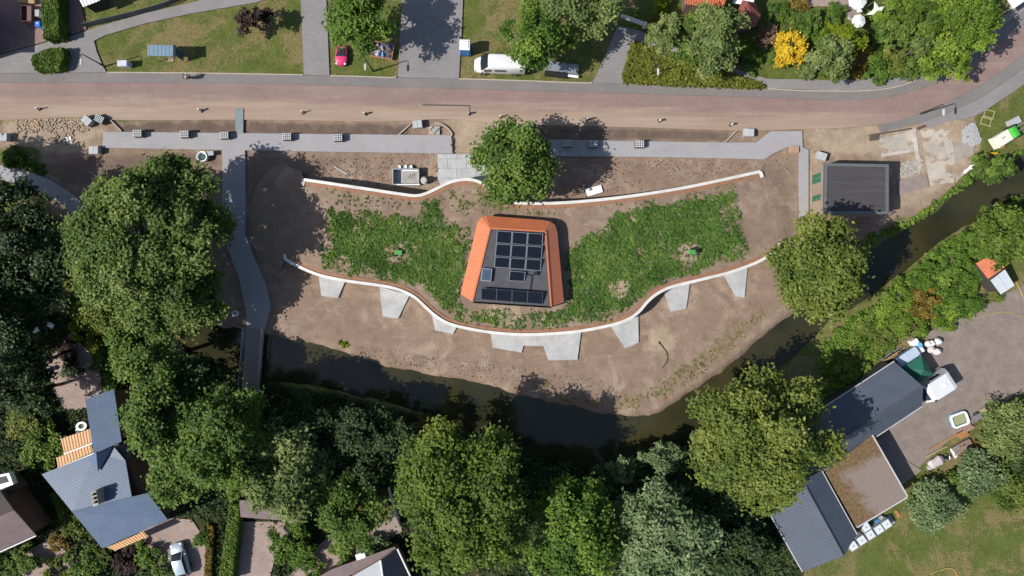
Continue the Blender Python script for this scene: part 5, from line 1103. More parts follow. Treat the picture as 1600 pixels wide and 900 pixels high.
def lamp(px, py, label):
    r = thing('street_lamp', label, 'street lamp', (*W2(px, py), 0), 0, 'street lamps along the road'); dk = mat('dark_lamp_paint', (.035, .04, .04), None, 3, .5)
    MB().tube((0, 0, -.1), (0, 0, 4.1), .085, .055, 10).tube((0, 0, -.05), (0, 0, .9), .11, .11, 10).build('pole', dk, r)
    ar = [(0, 0, 4.1), (0, -.06, 4.28), (0, -.25, 4.36), (0, -.55, 4.35)]; MB().path(ar, .035).build('arm', dk, r)
    h = MB(); h.loft([ring(-.11, .01, 0, .02, 8)] and [[(x * k, y, z) for x, y, z in ((-.12, -.55 - d, 4.30), (.12, -.55 - d, 4.30), (.09, -.55 - d, 4.40), (-.09, -.55 - d, 4.40))] for d, k in ((0, .6), (.1, 1), (.6, 1), (.75, .5))]); h.build('lantern', mat('pale_lantern', (.55, .56, .57), None, 3, .4), r)
lamp(163, 103.5, 'street lamp left of the grey cabinet on the left lawn'); lamp(583, 111, 'street lamp on the lawn below the tree between two driveways'); lamp(1016, 118, 'street lamp standing in the wedge-shaped hedge bed'); lamp(1438, 178, 'street lamp at the road bend above the excavated bays')
r = thing('utility_cabinet', 'pale grey utility cabinet between the street lamp and the bus shelter', 'cabinet', (*W2(195.5, 101, .4), -.08), R(2)); MB().box(0, 0, 0, 1.15, .6, .95, bev=.02).build('housing', mat('pale_grey_cabinet', (.50, .52, .58), (.44, .46, .52), 2, .5), r); MB().box(0, 0, .952, 1.25, .7, .06, bev=.02).build('lid', mat('pale_grey_cabinet_lid', (.55, .57, .63), None, 2, .5), r); MB().box(-.28, -.305, .1, .5, .02, .75).build('door', GREYC, r); MB().box(.28, -.305, .1, .5, .02, .75).build('door', GREYC, r)
# ------------------------------------------------------------ people
def skin_body(name, verts, edges, radii, material, parent, root=0):
    me = bpy.data.meshes.new(name); me.from_pydata(verts, edges, []); o = bpy.data.objects.new(name, me); link(o, parent)
    md = o.modifiers.new('skin', 'SKIN'); md.use_smooth_shade = True
    for i, rr in enumerate(radii): me.skin_vertices[0].data[i].radius = (rr, rr) if not isinstance(rr, tuple) else rr
    for v in me.skin_vertices[0].data: v.use_root = False
    me.skin_vertices[0].data[root].use_root = True
    o.modifiers.new('sub', 'SUBSURF').levels = 1; o.modifiers['sub'].render_levels = 1; me.materials.append(material); return o
def cyclist():
    loc = (*W2(299, 123.5), .024); rot = math.pi + R(2)
    b_ = thing('bicycle', 'dark bicycle ridden along the grey strip of the road', 'bicycle', loc, rot)
    for x in (-.53, .53):
        t = MB(); N = 20
        for i in range(N):
            a0, a1 = 2 * math.pi * i / N, 2 * math.pi * (i + 1) / N; t.tube((x + .33 * math.cos(a0), 0, .35 + .33 * math.sin(a0)), (x + .33 * math.cos(a1), 0, .35 + .33 * math.sin(a1)), .022, .022, 5)
        w = t.build('wheel', RUBBER, b_); s = MB()
        for i in range(8): a0 = math.pi * i / 4; s.tube((x, 0, .35), (x + .32 * math.cos(a0), 0, .35 + .32 * math.sin(a0)), .004, .004, 3)
        s.build('spokes', GALV, w)
    BB, ST, HD, RW, FW = (-.08, 0, .32), (-.2, 0, .88), (.38, 0, .92), (-.53, 0, .35), (.53, 0, .35)
    f_ = MB()
    for a, c_ in ((BB, ST), (BB, HD), (ST, HD), (BB, RW), ((-.18, 0, .8), RW), (HD, FW)): f_.tube(a, c_, .018, .018, 6)
    f_.build('frame', BLACKSTEEL, b_); MB().loft([ring(-.36, .09, .90, .96, 10), ring(-.2, .07, .90, .97, 10), ring(-.06, .03, .91, .96, 10)]).build('saddle', RUBBER, b_)
    hb = MB(); hb.path([(.25, -.3, 1.06), (.36, -.2, 1.08), (.40, 0, 1.05), (.36, .2, 1.08), (.25, .3, 1.06)], .014); hb.tube((.38, 0, .92), (.40, 0, 1.05), .016, .016, 6); hb.build('handlebar', BLACKSTEEL, b_)
    MB().box(-.55, 0, .72, .38, .14, .02).build('carrier', BLACKSTEEL, b_); MB().path([(-.08, -.1, .15), (-.08, 0, .32), (-.08, .1, .49)], .014).build('cranks', GALV, b_)
    p_ = thing('person', 'person in white top and dark trousers riding the bicycle', 'person', loc, rot)
    skin = mat('skin', (.48, .29, .21), (.44, .26, .19), 6, .6)
    # hip, waist, chest, neck, head ; arms ; legs : one continuous figure
    vs = [(-.2, 0, 1.0), (-.14, 0, 1.16), (-.02, 0, 1.38), (.06, 0, 1.50), (.10, 0, 1.58), (.12, 0, 1.69), (.13, 0, 1.76)]
    ed = [(0, 1), (1, 2), (2, 3), (3, 4), (4, 5), (5, 6)]; rd = [.15, .14, (.17, .12), .075, .055, .095, .075]
    for s in (-1, 1):
        k = len(vs); vs += [(.0, s * .19, 1.42), (.10, s * .27, 1.20), (.24, s * .29, 1.09), (.29, s * .29, 1.07)]; ed += [(2, k), (k, k + 1), (k + 1, k + 2), (k + 2, k + 3)]; rd += [.065, .05, .035, .035]
        foot = .17 if s < 0 else .51; kn = (.20, s * .11, .80) if s < 0 else (.24, s * .11, .96)
        k = len(vs); vs += [(-.16, s * .10, .96), kn, (-.05 + (0 if s < 0 else .06), s * .12, foot + .02), (.10 + (0 if s < 0 else .06), s * .12, foot - .02)]; ed += [(0, k), (k, k + 1), (k + 1, k + 2), (k + 2, k + 3)]; rd += [.10, .075, .05, .04]
    body = skin_body('body', vs, ed, rd, skin, p_)
    wt = mat('white_shirt', (.78, .78, .76), (.66, .66, .65), 6, .85); dk = mat('dark_trousers', (.03, .035, .05), None, 6, .9)
    v2 = [(-.19, 0, 1.04), (-.14, 0, 1.16), (-.02, 0, 1.38), (.05, 0, 1.485)]; e2 = [(0, 1), (1, 2), (2, 3)]; r2 = [.165, .157, (.188, .14), .085]
    for s in (-1, 1): k = len(v2); v2 += [(.0, s * .195, 1.42), (.055, s * .235, 1.30)]; e2 += [(2, k), (k, k + 1)]; r2 += [.085, .075]
    skin_body('shirt', v2, e2, r2, wt, p_)
    v3 = [(-.2, 0, 1.0), (-.17, 0, 1.08)]; e3 = [(0, 1)]; r3 = [.165, .16]
    for s in (-1, 1):
        kn = (.20, s * .11, .80) if s < 0 else (.24, s * .11, .96); foot = .17 if s < 0 else .51
        k = len(v3); v3 += [(-.16, s * .10, .96), kn, (-.05 + (0 if s < 0 else .06), s * .12, foot + .10)]; e3 += [(0, k), (k, k + 1), (k + 1, k + 2)]; r3 += [.115, .09, .065]
    skin_body('trousers', v3, e3, r3, dk, p_)
    hd = (.12, 0, 1.70); hr = MB(); hr.ball((.10, 0, 1.735), .105, .092, .085, 14, 8, .03); hr.build('hair', mat('brown_hair', (.10, .06, .035), None, 8, .8), p_, smooth=True)
    fc = MB(); fc.ball((.225, 0, 1.685), .022, .016, .022, 8, 5)
    for s in (-1, 1):
        fc.ball((.12, s * .097, 1.69), .022, .012, .03, 8, 5)
        for q in range(4): fc.tube((.28, s * (.265 + .02 * q), 1.085), (.315 - .006 * q, s * (.268 + .02 * q), 1.06), .010, .008, 5); fc.tube((.315 - .006 * q, s * (.268 + .02 * q), 1.06), (.29, s * (.268 + .02 * q), 1.035), .008, .007, 5)
        fc.tube((.27, s * .255, 1.075), (.285, s * .24, 1.045), .010, .008, 5)
    fc.build('face_and_hands', skin, p_)
    ey = MB()
    for s in (-1, 1): ey.ball((.208, s * .035, 1.705), .010, .012, .010, 6, 4); ey.ball((.13 if s < 0 else .19, s * .12, (.13 if s < 0 else .47)), .13, .045, .045, 8, 5)
    ey.build('shoes_and_eyes', BLACKSTEEL, p_)
cyclist()
# ------------------------------------------------------------ building site
def bollard(px, py, label, lean):
    r = thing('marker_post', label, 'marker post', (*W2(px, py), .03), random.uniform(0, 6), 'marker posts along the dusty road edge')
    MB().box(0, 0, 0, .42, .26, .10, bev=.03).build('foot', RUBBER, r)
    v = MB(); tip = Vector((lean * .1, .05, .85)); v.loft([[(x + tip.x * t, y + tip.y * t, .10 + .75 * t) for x, y in ((-.11, -.045), (.11, -.045), (.11, .045), (-.11, .045))] for t in (0, .33, .66, 1)]); v.build('blade', PLASTW, r)
    s_ = MB()
    for t in (.35, .72): s_.box(tip.x * t, tip.y * t, .10 + .75 * t - .07, .235, .105, .13)
    s_.build('stripe', mat('dull_red_band', (.42, .16, .13), None, 4, .5), r)
for i, (x, y, l) in enumerate(((63, 171, 'marker post at the left end, beside a broken piece of kerb'), (315.5, 173.5, 'marker post just left of the steel road plate'), (475, 176.5, 'marker post above the gap between two grid pallets, left half'), (571.5, 178.5, 'marker post between the left pallets and the cut road slot'), (733, 178, 'marker post at the corner of the cut road slot'), (783, 183.5, 'marker post on the sandy crossing above the round tree'), (917.5, 188, 'marker post straight above the shaded block pallets'), (1029.5, 189, 'marker post above the paved path, second from the right'), (1141, 195, 'rightmost marker post, above the lone wrapped pallet'))): bollard(x, y, l, random.uniform(-1, 1))
def pallet_proto(kind):
    r = thing('paver_pallet', 'x', 'pallet', (0, 0, 0)); p_ = MB()
    for k in range(5): p_.box(0, -.36 + k * .18, .10, 1.05, .11, .025)
    for x in (-.45, 0, .45): p_.box(x, 0, 0, .1, .85, .10)
    p_.build('pallet_base', TIMBER, r); st = MB(); top = MB()
    if kind == 'grid':
        st.box(0, 0, .127, .98, .80, .60)
        for i in range(5):
            for j in range(4): top.box(-.41 + i * .205, -.31 + j * .205, .729, .135, .13, .075, bev=.012)
        st.build('lower_layers', mat('shaded_block_gaps', (.07, .073, .08), None, 4, .9), r); top.build('top_blocks', mat('pale_concrete_block', (.64, .65, .67), (.54, .55, .57), 6, .9), r)
    else:
        for k in range(5): st.box(random.uniform(-.015, .015), random.uniform(-.015, .015), .127 + k * .13, 1.0, .84, .122, random.uniform(-.02, .02), bev=.01)
        st.build('slab_layers', GREYC, r)
        for k in range(2): top.box(-.25 + k * .5, 0, .782, 1 / 2 - .02, .83, .035, bev=.008)
        top.build('top_slabs', mat('pale_concrete_slab_stack', (.43, .44, .455), (.37, .38, .39), 2, .9), r)
    return r
protos = {k: pallet_proto(k) for k in ('grid', 'flat')}; used = set()
PAL = [(157, 186.5, -26, 'grid', 'tilted pallet of grid blocks beside a pallet of slabs, far left'), (217.5, 209.5, 1, 'grid', 'first pallet of grid blocks from the left along the new path'), (290.5, 210.5, 1, 'grid', 'second pallet of grid blocks from the left along the new path'), (352.5, 212.5, 1, 'grid', 'pallet of grid blocks just left of the steel road plate foot'), (450, 214.5, 0, 'grid', 'pallet of grid blocks on the path, right of the shaded branch path'), (529.5, 216, 0, 'grid', 'fifth pallet of grid blocks from the left along the new path'),
       (826, 199.5, -16, 'grid', 'tilted pallet of grid blocks above the round green tree'), (885.5, 225, 2, 'grid', 'shaded pallet of grid blocks nearest the round green tree'), (926, 225.5, -2, 'grid', 'half shaded pallet of grid blocks, second right of the round green tree'), (998.5, 226, 0, 'grid', 'sunlit pallet of grid blocks alone on the right path'),
       (137, 189, -42, 'flat', 'pallet of grey slabs left of the tilted grid pallet'), (652.5, 194.5, 7, 'flat', 'pallet of grey slabs on the small kerbed island'), (804.5, 201.5, 6, 'flat', 'pallet of grey slabs touching the top of the round green tree'), (1170, 207.5, -2, 'flat', 'lone pallet of grey slabs at the right end of the dark verge'), (1283, 244.5, -18, 'flat', 'pallet of grey slabs at the corner of the flat-roofed substation'), (148, 235, 0, 'flat', 'small pallet of slabs above the largest tree'), (6, 215, 0, 'flat', 'pallet of pale slabs cut off by the left edge')]
for (x, y, a, k, lab) in PAL:
    o = protos[k] if k not in used else copy_tree(protos[k]); used.add(k)
    o.location = (*W2(x, y, .4), .08 if 205 < y < 232 and k == 'grid' else -.1); o.rotation_euler = (0, 0, R(a)); o['label'] = lab; o['group'] = 'pallets of paving material'
    o.scale = (1.02, 1.0, 1) if k == 'grid' else (1.08, 1.02, .95)
r = thing('brick_pallet', 'pallet with scattered pale bricks inside the curved kerb', 'pallet', (*W2(678.5, 204.5), -.08))
for i in range(6):
    for j in range(4):
        if (i * 3 + j * 5) % 4 == 1: continue
        MB().box(-.5 + i * .21, -.3 + j * .22, .12, .19, .20, .14, random.uniform(-.05, .05)).build('brick', GREYC, r)
MB().box(0, 0, 0, 1.3, .95, .11).build('pallet_base', TIMBER, r)
r = thing('brick_pallet', 'small pallet of pinkish bricks left of the path to the substation', 'pallet', (*W2(1240, 234), -.08))
for i in range(5):
    for j in range(4): MB().box(-.4 + i * .2, -.3 + j * .2, .12, .18, .18, .3).build('brick', mat('pink_brick', (.44, .29, .22), (.34, .22, .17), 6, .9), r)
MB().box(0, 0, 0, 1.1, .9, .11).build('pallet_base', TIMBER, r)
r = thing('road_plate', 'long grey green steel plate bridging the dark verge', 'steel plate', (*W2(374.5, 189), 0)); MB().box(0, 0, .085, .95, 2.9, .04, bev=.01).build('plate', mat('grey_green_steel', (.20, .245, .255), (.15, .19, .2), 2, .5, .3), r); MB().box(0, 1.3, .126, .3, .05, .02).build('lifting_lug', BLACKSTEEL, r)
for q in ([(660, 162.8), (735, 164.2), (735, 166.4), (660, 165)], [(733.2, 166.6), (735, 166.6), (735, 176), (733.2, 176)]): sheet('road_slot', q, .036, mat('dark_slot_fill', (.10, .085, .085), (.07, .06, .06), 3, .95), .02)
for q in ([(1359, 210), (1424, 199.5), (1425, 201.5), (1374, 210), (1373, 218), (1360, 220)], [(1433, 199), (1494, 177), (1496, 180), (1435, 203)]): sheet('trench', q, -.005, mat('dark_trench_soil', (.10, .08, .072), (.07, .055, .05), 3, .95), .2)
def tub():
    r = thing('steel_skip', 'open grey steel mixing tub with a board deck, beside the street-side wall', 'container', (*W2(634, 276, .8), -.1)); th = .07; a, b_, h = 3.0, 1.78, .95
    s = MB(); s.box(0, b_ / 2, 0, a, th, h); s.box(0, -b_ / 2, 0, a, th, h); s.box(-a / 2, 0, 0, th, b_ - th, h); s.box(a / 2, 0, 0, th, b_ - th, h); s.box(0, 0, .05, a - th, b_ - th, .05); s.build('tub', mat('pale_grey_steel', (.46, .48, .50), (.38, .4, .42), 2, .5, .2), r)
    MB().box(.52, .0, .72, 1.85, 1.55, .06).build('deck', mat('mortar_spattered_board', (.36, .33, .30), (.28, .25, .23), 2, .9), r)
    MB().box(.5, .72, .80, 1.8, .16, .1).build('top_plate', PLASTW, r); MB().box(.3, -.93, .9, 2.7, .12, .08).build('rail', PLASTW, r)
    k = MB()
    for i in range(3): k.tube((.3 + i * .3, -.2, .8), (.55 + i * .25, .35, .82), .02, .02, 4)
    k.build('bars', BLACKSTEEL, r); MB().tube((-1.5, .9, .3), (-1.75, .75, .3), .18, .18, 8).build('roller', GALV, r)
tub()
for i, (x, y, l) in enumerate(((624, 262, 'leftmost white bucket behind the steel tub'), (633.5, 261.5, 'middle white bucket behind the steel tub'), (642, 262, 'rightmost white bucket behind the steel tub'))):
    r = thing('bucket', l, 'bucket', (*W2(x, y), -.1), 0, 'buckets behind the steel tub'); rr = .24; b_ = MB(); b_.loft([[(q * math.cos(2 * math.pi * k / 14), q * math.sin(2 * math.pi * k / 14), z) for k in range(14)] for q, z in ((rr * .8, 0), (rr, .42), (rr * .9, .42), (rr * .8, .3))]); b_.build('pail', PLASTW, r); MB().path([(-rr, 0, .42), (0, 0, .5), (rr, 0, .42)], .012).build('handle', GALV, r)
r = thing('mortar_mixer', 'small pale mortar mixer right of the steel tub', 'mixer', (*W2(664, 283), -.1), R(10)); MB().loft([[(q * math.cos(2 * math.pi * k / 14), q * math.sin(2 * math.pi * k / 14), z) for k in range(14)] for q, z in ((.2, .3), (.42, .5), (.45, .7), (.28, .95), (.24, .93))]).build('drum', mat('cement_grey', (.5, .48, .44), (.36, .34, .31), 4, .9), r); MB().box(.6, 0, .2, .5, .45, .5).build('motor', BLACKSTEEL, r); MB().path([(-.5, -.3, 0), (0, 0, .35), (-.5, .3, 0)], .03).build('stand', GALV, r); wheels(r, (.3,), .35, .18, .08)
r = thing('hand_tools', 'loose reddish tools left on the soil at the edge of the concrete slabs', 'tools', (*W2(679, 262), -.08), R(20)); MB().path([(-.6, 0, .06), (.5, .1, .06)], .025).build('shovel_handle', ORANGEW, r); MB().box(.62, .12, .05, .28, .22, .03).build('shovel_blade', BLACKSTEEL, r); MB().path([(-.3, -.3, .08), (.4, .4, .05)], .022).build('rake_handle', ORANGEW, r); MB().box(.1, -.3, .02, .5, .35, .22, .4, bev=.04).build('tool_box', mat('reddish_grey_box', (.3, .2, .18), None, 4, .7), r)
def flatboard(px, label, z=.12, m_=PLASTW, name='white_board', th=.05, cat='board', base=-.08):
    c = Vector((sum(p_[0] for p_ in px) / len(px), sum(p_[1] for p_ in px) / len(px))); loc = (*W2(*c), base); r = thing(name, label, cat, loc); MB().prism(polyW(px), z + base, z + base + th).build('sheet', m_, r, loc)
    b_ = MB(); e0, e1 = Vector(W2(*px[0])), Vector(W2(*px[2])); d0 = Vector((loc[0], loc[1]))
    for t in (.3, .7): q = e0.lerp(e1, t); b_.box(q.x, q.y, base - .03, .5, .08, z + .028, .4)
    b_.build('batten', TIMBER, r, loc); return r
flatboard([(914, 296), (939, 289), (942, 300), (918, 307)], 'white rectangular board lying on the soil above the mound wall', .1)
def plank(a, b_, label, w=.16, mtl=GREYC, z=-.08, name='plank', cat='plank'):
    a, b_ = Vector(W2(*a)), Vector(W2(*b_)); d = b_ - a; r = thing(name, label, cat, (*((a + b_) / 2), z), math.atan2(d.y, d.x)); MB().box(0, 0, 0, d.length, w, .08, bev=.01).build('board', mtl, r); MB().box(d.length * .3, 0, -.03, .1, w * 1.5, .03).build('bearer', TIMBER, r)
plank((522, 260), (543, 272), 'pale plank lying on the soil in front of the left end of the mound')
plank((48, 190), (57, 197), 'left one of two short timbers among the broken paving', .2, TIMBER); plank((52, 188), (61, 196), 'right one of two short timbers among the broken paving', .2, TIMBER)
plank((104, 214), (107, 225), 'left one of two upright pale kerb stones by the broken paving', .22, PLASTW); plank((109, 213), (111, 226), 'right one of two upright pale kerb stones by the broken paving', .22, PLASTW)
plank((61, 182), (71, 182.5), 'dark timber beside the leftmost marker post', .14, BLACKSTEEL); plank((62, 174), (66, 180), 'broken piece of kerb below the leftmost marker post', .25, GREYC)
# broken paving and rubble: too small to pick apart
def rubble(name, poly, n, s, mtl, label, hgt=.1, pile=None):
    P_ = np.array(polyW(poly)); mn, mx = P_.min(0), P_.max(0); q = mn + rng.random((n * 4, 2)) * (mx - mn); q = q[sdist(q, P_) > 0][:n]; mb = MB(); c = P_.mean(0)
    for x, y in q:
        z = -.13 + (0 if not pile else pile * max(0, 1 - np.hypot(x - c[0], y - c[1]) / (.55 * max(mx - mn))))
        mb.box(x, y, z, s * random.uniform(.5, 1.5), s * random.uniform(.4, .9), hgt * random.uniform(.6, 1.5), random.uniform(0, 3.14), random.uniform(.7, 1))
    o = mb.build(name, mtl); tag(o, label, 'rubble', kind='stuff')
SANDST = mat('dusty_paving_fragment', (.42, .33, .26), (.30, .23, .18), 8, .95)
rubble('broken_paving', [(24, 187), (125, 185), (140, 205), (105, 207), (24, 206)], 260, .22, SANDST, 'patch of lifted dusty paving bricks at the far left verge')
rubble('broken_paving', [(80, 205), (110, 206), (125, 228), (85, 225)], 120, .22, SANDST, 'tumbled dusty bricks below the lifted paving at far left')
rubble('rubble_heap', [(1503, 205), (1523, 190), (1532, 222), (1520, 228), (1505, 225)], 260, .3, mat('grey_tile_shards', (.42, .42, .43), (.27, .27, .29), 8, .9), 'heap of broken grey paving tiles at the edge of the verge', .08, .5)
rubble('rubble_heap', [(1408, 255), (1445, 245), (1440, 270), (1405, 275)], 140, .22, mat('pale_rubble', (.46, .43, .39), (.25, .22, .19), 8, .95), 'spread of pale rubble right of the flat-roofed substation', .08)
rubble('clods', [(480, 245), (680, 245), (660, 290), (600, 296), (500, 278)], 260, .15, mat('soil_clods', (.24, .17, .13), (.14, .10, .075), 8, .95), 'clods of soil in front of the street-side wall', .06)
rubble('clods', [(870, 248), (1190, 252), (1180, 264), (1000, 296), (880, 308)], 320, .15, mat('soil_clods', (.24, .17, .13)), 'clods of soil between the right path and the wall', .06)
rubble('clods', [(1195, 255), (1245, 240), (1245, 360), (1230, 375)], 140, .16, mat('soil_clods', (.24, .17, .13)), 'clods of soil at the right end of the mound', .06)
rubble('clods', [(560, 560), (800, 600), (950, 640), (1000, 630), (930, 590), (700, 560), (560, 540)], 320, .13, mat('soil_clods', (.24, .17, .13)), 'stones and clods along the bare canal bank', .05)
rubble('kerb_setts', [(704.5, 216), (708, 216), (708.5, 240), (705, 240)], 40, .14, mat('dark_setts', (.16, .12, .11), (.1, .08, .07), 8, .9), 'row of dark setts ending the left path at the sandy crossing', .2)
r = thing('bulk_bag', 'open white bulk bag on the soil above the largest tree', 'bag', (*W2(319, 246), -.1)); MB().loft([[(q * math.cos(2 * math.pi * k / 16) * (1 + .1 * math.sin(5 * k)), q * math.sin(2 * math.pi * k / 16), z) for k in range(16)] for q, z in ((.5, 0), (.6, .4), (.62, .75), (.5, .72), (.42, .4))]).build('sack', PLASTW, r, smooth=True); MB().ball((0, 0, .38), .42, .40, .12, 12, 5, .1).build('filling', mat('green_rope', (.05, .12, .09), None, 5, .8), r)
flatboard([(325, 237.5), (336, 237), (336.5, 243.5), (326, 245)], 'grey slab lying beside the open bulk bag', .5, GREYC, 'concrete_slab', .08, 'slab')
for (x, y, l) in ((622.5, 394.5, 'green hatch box on the mound left of the pavilion'), (1081, 394, 'green hatch box on the mound right of the pavilion')):
    r = thing('hatch_box', l, 'hatch', (*W2(x, y, 2.4), 2.0), R(-4), 'green hatch boxes on the mound'); MB().box(0, 0, .42, .82, .52, .08, bev=.02).build('lid', mat('bright_green_lid', (.07, .30, .07), (.055, .24, .055), 3, .5), r); MB().box(0, 0, 0, .7, .42, .418).build('box', GREYC, r)
    for sx_ in (-.3, .3): MB().box(sx_, -.38, 0, .09, .22, .3).build('foot', BLACKSTEEL, r)
    MB().box(-.05, .36, 0, .12, .22, .42).build('bracket', BLACKSTEEL, r); MB().path([(-.7, -.6, .06), (-.5, -.25, .08), (-.42, -.5, .06)], .03).build('hose', BLACKSTEEL, r)
r = thing('drain_pipe', 'thin dark curved hose lying on the sand patch beside the canal', 'hose', (*W2(1038, 553), -.1)); c = catmull([(Vector((*W2(*p_), -.05)) - Vector((*W2(1038, 553), -.1))) for p_ in ((1031, 537), (1036, 543), (1041, 550), (1043, 558), (1041, 567), (1035, 575))], 5); MB().path(c, .04).build('hose', mat('dark_brown_hose', (.07, .055, .045), None, 3, .7), r); MB().tube(c[0], c[0] + Vector((-.15, .2, .02)), .07, .07, 8).build('coupling', BLACKSTEEL, r)
r = thing('well_ring', 'round white concrete ring beside the shaded path above the bridge', 'ring', (*W2(368, 490), -.1)); MB().loft([[(q * math.cos(2 * math.pi * k / 18), q * math.sin(2 * math.pi * k / 18), z) for k in range(18)] for q, z in ((.36, 0), (.36, .3), (.28, .31), (.27, .12))]).build('ring', PLASTW, r); MB().tube((0, 0, .1), (0, 0, .14), .26, .26, 14).build('lid', GREYC, r)
# right hand verge: machine, stacks, frame
r = thing('tracked_crusher', 'cream machine housing with bright green drum parked on the verge at the right edge', 'machine', (*W2(1566, 214), -.08), R(32))
MB().box(-.85, 0, .35, 1.95, 1.35, 1.0, bev=.05).build('housing', mat('cream_paint', (.72, .70, .60), (.62, .6, .5), 2, .5), r); MB().box(-.85, .1, 1.352, .5, .16, .05).build('vent', GREYC, r)
MB().tube((.7, -.62, .85), (.7, .62, .85), .62, .62, 24).build('drum', mat('vivid_green_drum', (.05, .42, .04), (.04, .34, .03), 2, .35), r); MB().tube((.7, -.70, .85), (.7, -.625, .85), .68, .68, 24).build('drum_rim', BLACKSTEEL, r); MB().tube((.7, .625, .85), (.7, .70, .85), .68, .68, 24).build('drum_rim', BLACKSTEEL, r)
for s in (-.5, .5): MB().box(0, s, .05, 3.4, .3, .4, bev=.1).build('track', RUBBER, r); MB().tube((1.2, s * .5, .9), (2.6, s * .5, 1.2), .06, .06, 6).build('arm', GALV, r)
MB().box(-.85, -.85, .2, .5, .4, .35).build('step', ORANGEW, r)
r = thing('slab_stack', 'stack of grey slabs beside the green drum on the verge', 'stack', (*W2(1582, 191), -.08), R(27))
for k in range(4): MB().box(random.uniform(-.02, .02), 0, k * .13, 1.4, .8, .122, random.uniform(-.03, .03), bev=.01).build('slab', GREYC, r)
for (x, y, a, l) in ((1546, 178, -15, 'wooden crate frame lying on the verge, upper one of two'), (1541, 190, -15, 'wooden crate frame lying on the verge, lower one of two')):
    r = thing('pallet_frame', l, 'pallet', (*W2(x, y), -.08), R(a), 'pallet frames on the verge')
    for k in range(2): MB().box(0, -.4 + k * .8, .04, 1.3, .09, .05).build('slat', mat('straw_timber', (.40, .36, .2), None, 4, .9), r)
    for k in range(2): MB().box(-.55 + k * 1.1, 0, 0, .08, 1.0, .05).build('runner', mat('straw_timber', (.40, .36, .2), None, 4, .9), r)
r = thing('survey_frame', 'bright yellow steel frame standing at the canal edge', 'frame', (*W2(1545.5, 241), -.2)); yl = mat('signal_yellow', (.62, .42, .02), (.55, .36, .015), 3, .5)
MB().tube((-.5, 0, .95), (.5, 0, .95), .07, .07, 8).build('rail', yl, r)
for s in (-.5, .5): MB().tube((s, 0, 0), (s, 0, .95), .06, .06, 8).build('post', yl, r); MB().box(s, -.15, 0, .12, .5, .06).build('foot', yl, r)
r = thing('plastic_wrap', 'crumpled white plastic sheet lying by the small canal tree', 'sheet', (*W2(1514, 264), -.1), R(38)); b_ = MB(); b_.loft([ring(x, w, 0, h, 10, 2) for x, w, h in ((-.8, .05, .05), (-.5, .22, .2), (0, .16, .16), (.4, .28, .26), (.8, .08, .08))]); b_.build('sheet', PLASTW, r); MB().tube((-.8, 0, .03), (-1.15, -.1, .03), .03, .05, 5).build('loose_end', PLASTW, r)
# ------------------------------------------------------------ yard by the barn
def caravan():
    r = thing('caravan', 'white caravan with sloping front parked against the barn end', 'caravan', (*W2(1462, 602, 1.2), 0), R(33)); w = carpaint('caravan_white', (.80, .81, .82)); prof = [(-2.0, .45), (-2.15, 1.1), (-1.55, 2.15), (-1.2, 2.35), (1.1, 2.4), (1.55, 2.2), (1.95, 1.2), (1.9, .45)]
    y = 1.05; MB().loft([[(x, -y, z) for x, z in prof], [(x, -y * .93, z + .02) for x, z in prof], [(x, y * .93, z + .02) for x, z in prof], [(x, y, z) for x, z in prof]]).build('body', w, r)
    MB().add([(-2.13, -.8, 1.2), (-2.13, .8, 1.2), (-1.66, .8, 2.02), (-1.66, -.8, 2.02)], [(0, 1, 2, 3), (3, 2, 1, 0)]).build('front_window', GLASSB, r); MB().box(.3, 0, 2.42, .5, .5, .08, bev=.03).build('roof_hatch', PLASTW, r)
    for s in (-1, 1): MB().box(.2, s * 1.06, 1.3, 1.2, .02, .6).build('side_window', GLASSD, r); MB().box(-1.2, s * .98, 2.30, .7, .18, .04).build('vent', BLACKSTEEL, r)
    MB().tube((1.9, 0, .45), (2.9, 0, .4), .05, .05, 6).build('drawbar', GALV, r); wheels(r, (0,), .95, .3, .18)
caravan()
r = thing('gazebo_tent', 'dark green pointed gazebo tent between the barn and the caravan', 'tent', (*W2(1436, 578, 2), 0), R(33)); gt_ = mat('dark_green_canvas', (.018, .115, .075), (.014, .095, .06), 2, .7); a = 1.25
MB().add([(-a * 1.1, -a, 2.0), (a * .9, -a, 2.0), (a * .9, a, 2.0), (-a * 1.1, a, 2.0), (.15, 0, 2.75)], [(0, 1, 4), (1, 2, 4), (2, 3, 4), (3, 0, 4), (3, 2, 1, 0)]).build('canopy', gt_, r)
vl = MB()
for (x0, y0, x1, y1) in ((-a * 1.1, -a, a * .9, -a), (a * .9, -a, a * .9, a), (a * .9, a, -a * 1.1, a), (-a * 1.1, a, -a * 1.1, -a)): vl.add([(x0, y0, 2.0), (x1, y1, 2.0), (x1, y1, 1.75), (x0, y0, 1.75)], [(0, 1, 2, 3)])
vl.build('valance', gt_, r)
for x in (-a * 1.1, a * .9):
    for y in (-a, a): MB().tube((x, y, 0), (x, y, 2), .03, .03, 6).build('pole', GALV, r)
r = thing('covered_trailer', 'box trailer under a pale blue tarpaulin at the barn gable', 'trailer', (*W2(1417, 559, .9), 0), R(33)); MB().box(0, 0, .5, 2.5, 1.4, .75).build('box', STEELB, r); MB().loft([[(x, y, z) for x in (-1.3,) for y, z in ((-.74, 1.26), (-.5, 1.42), (.5, 1.42), (.74, 1.26))], [(x, y, z) for x in (1.3,) for y, z in ((-.74, 1.26), (-.5, 1.45), (.5, 1.45), (.74, 1.26))]]).build('tarpaulin', mat('pale_blue_tarp', (.42, .50, .62), (.34, .42, .54), 2, .5), r); MB().tube((1.25, 0, .5), (2.0, 0, .45), .05, .05, 6).build('drawbar', GALV, r); wheels(r, (0,), .75, .3, .18)
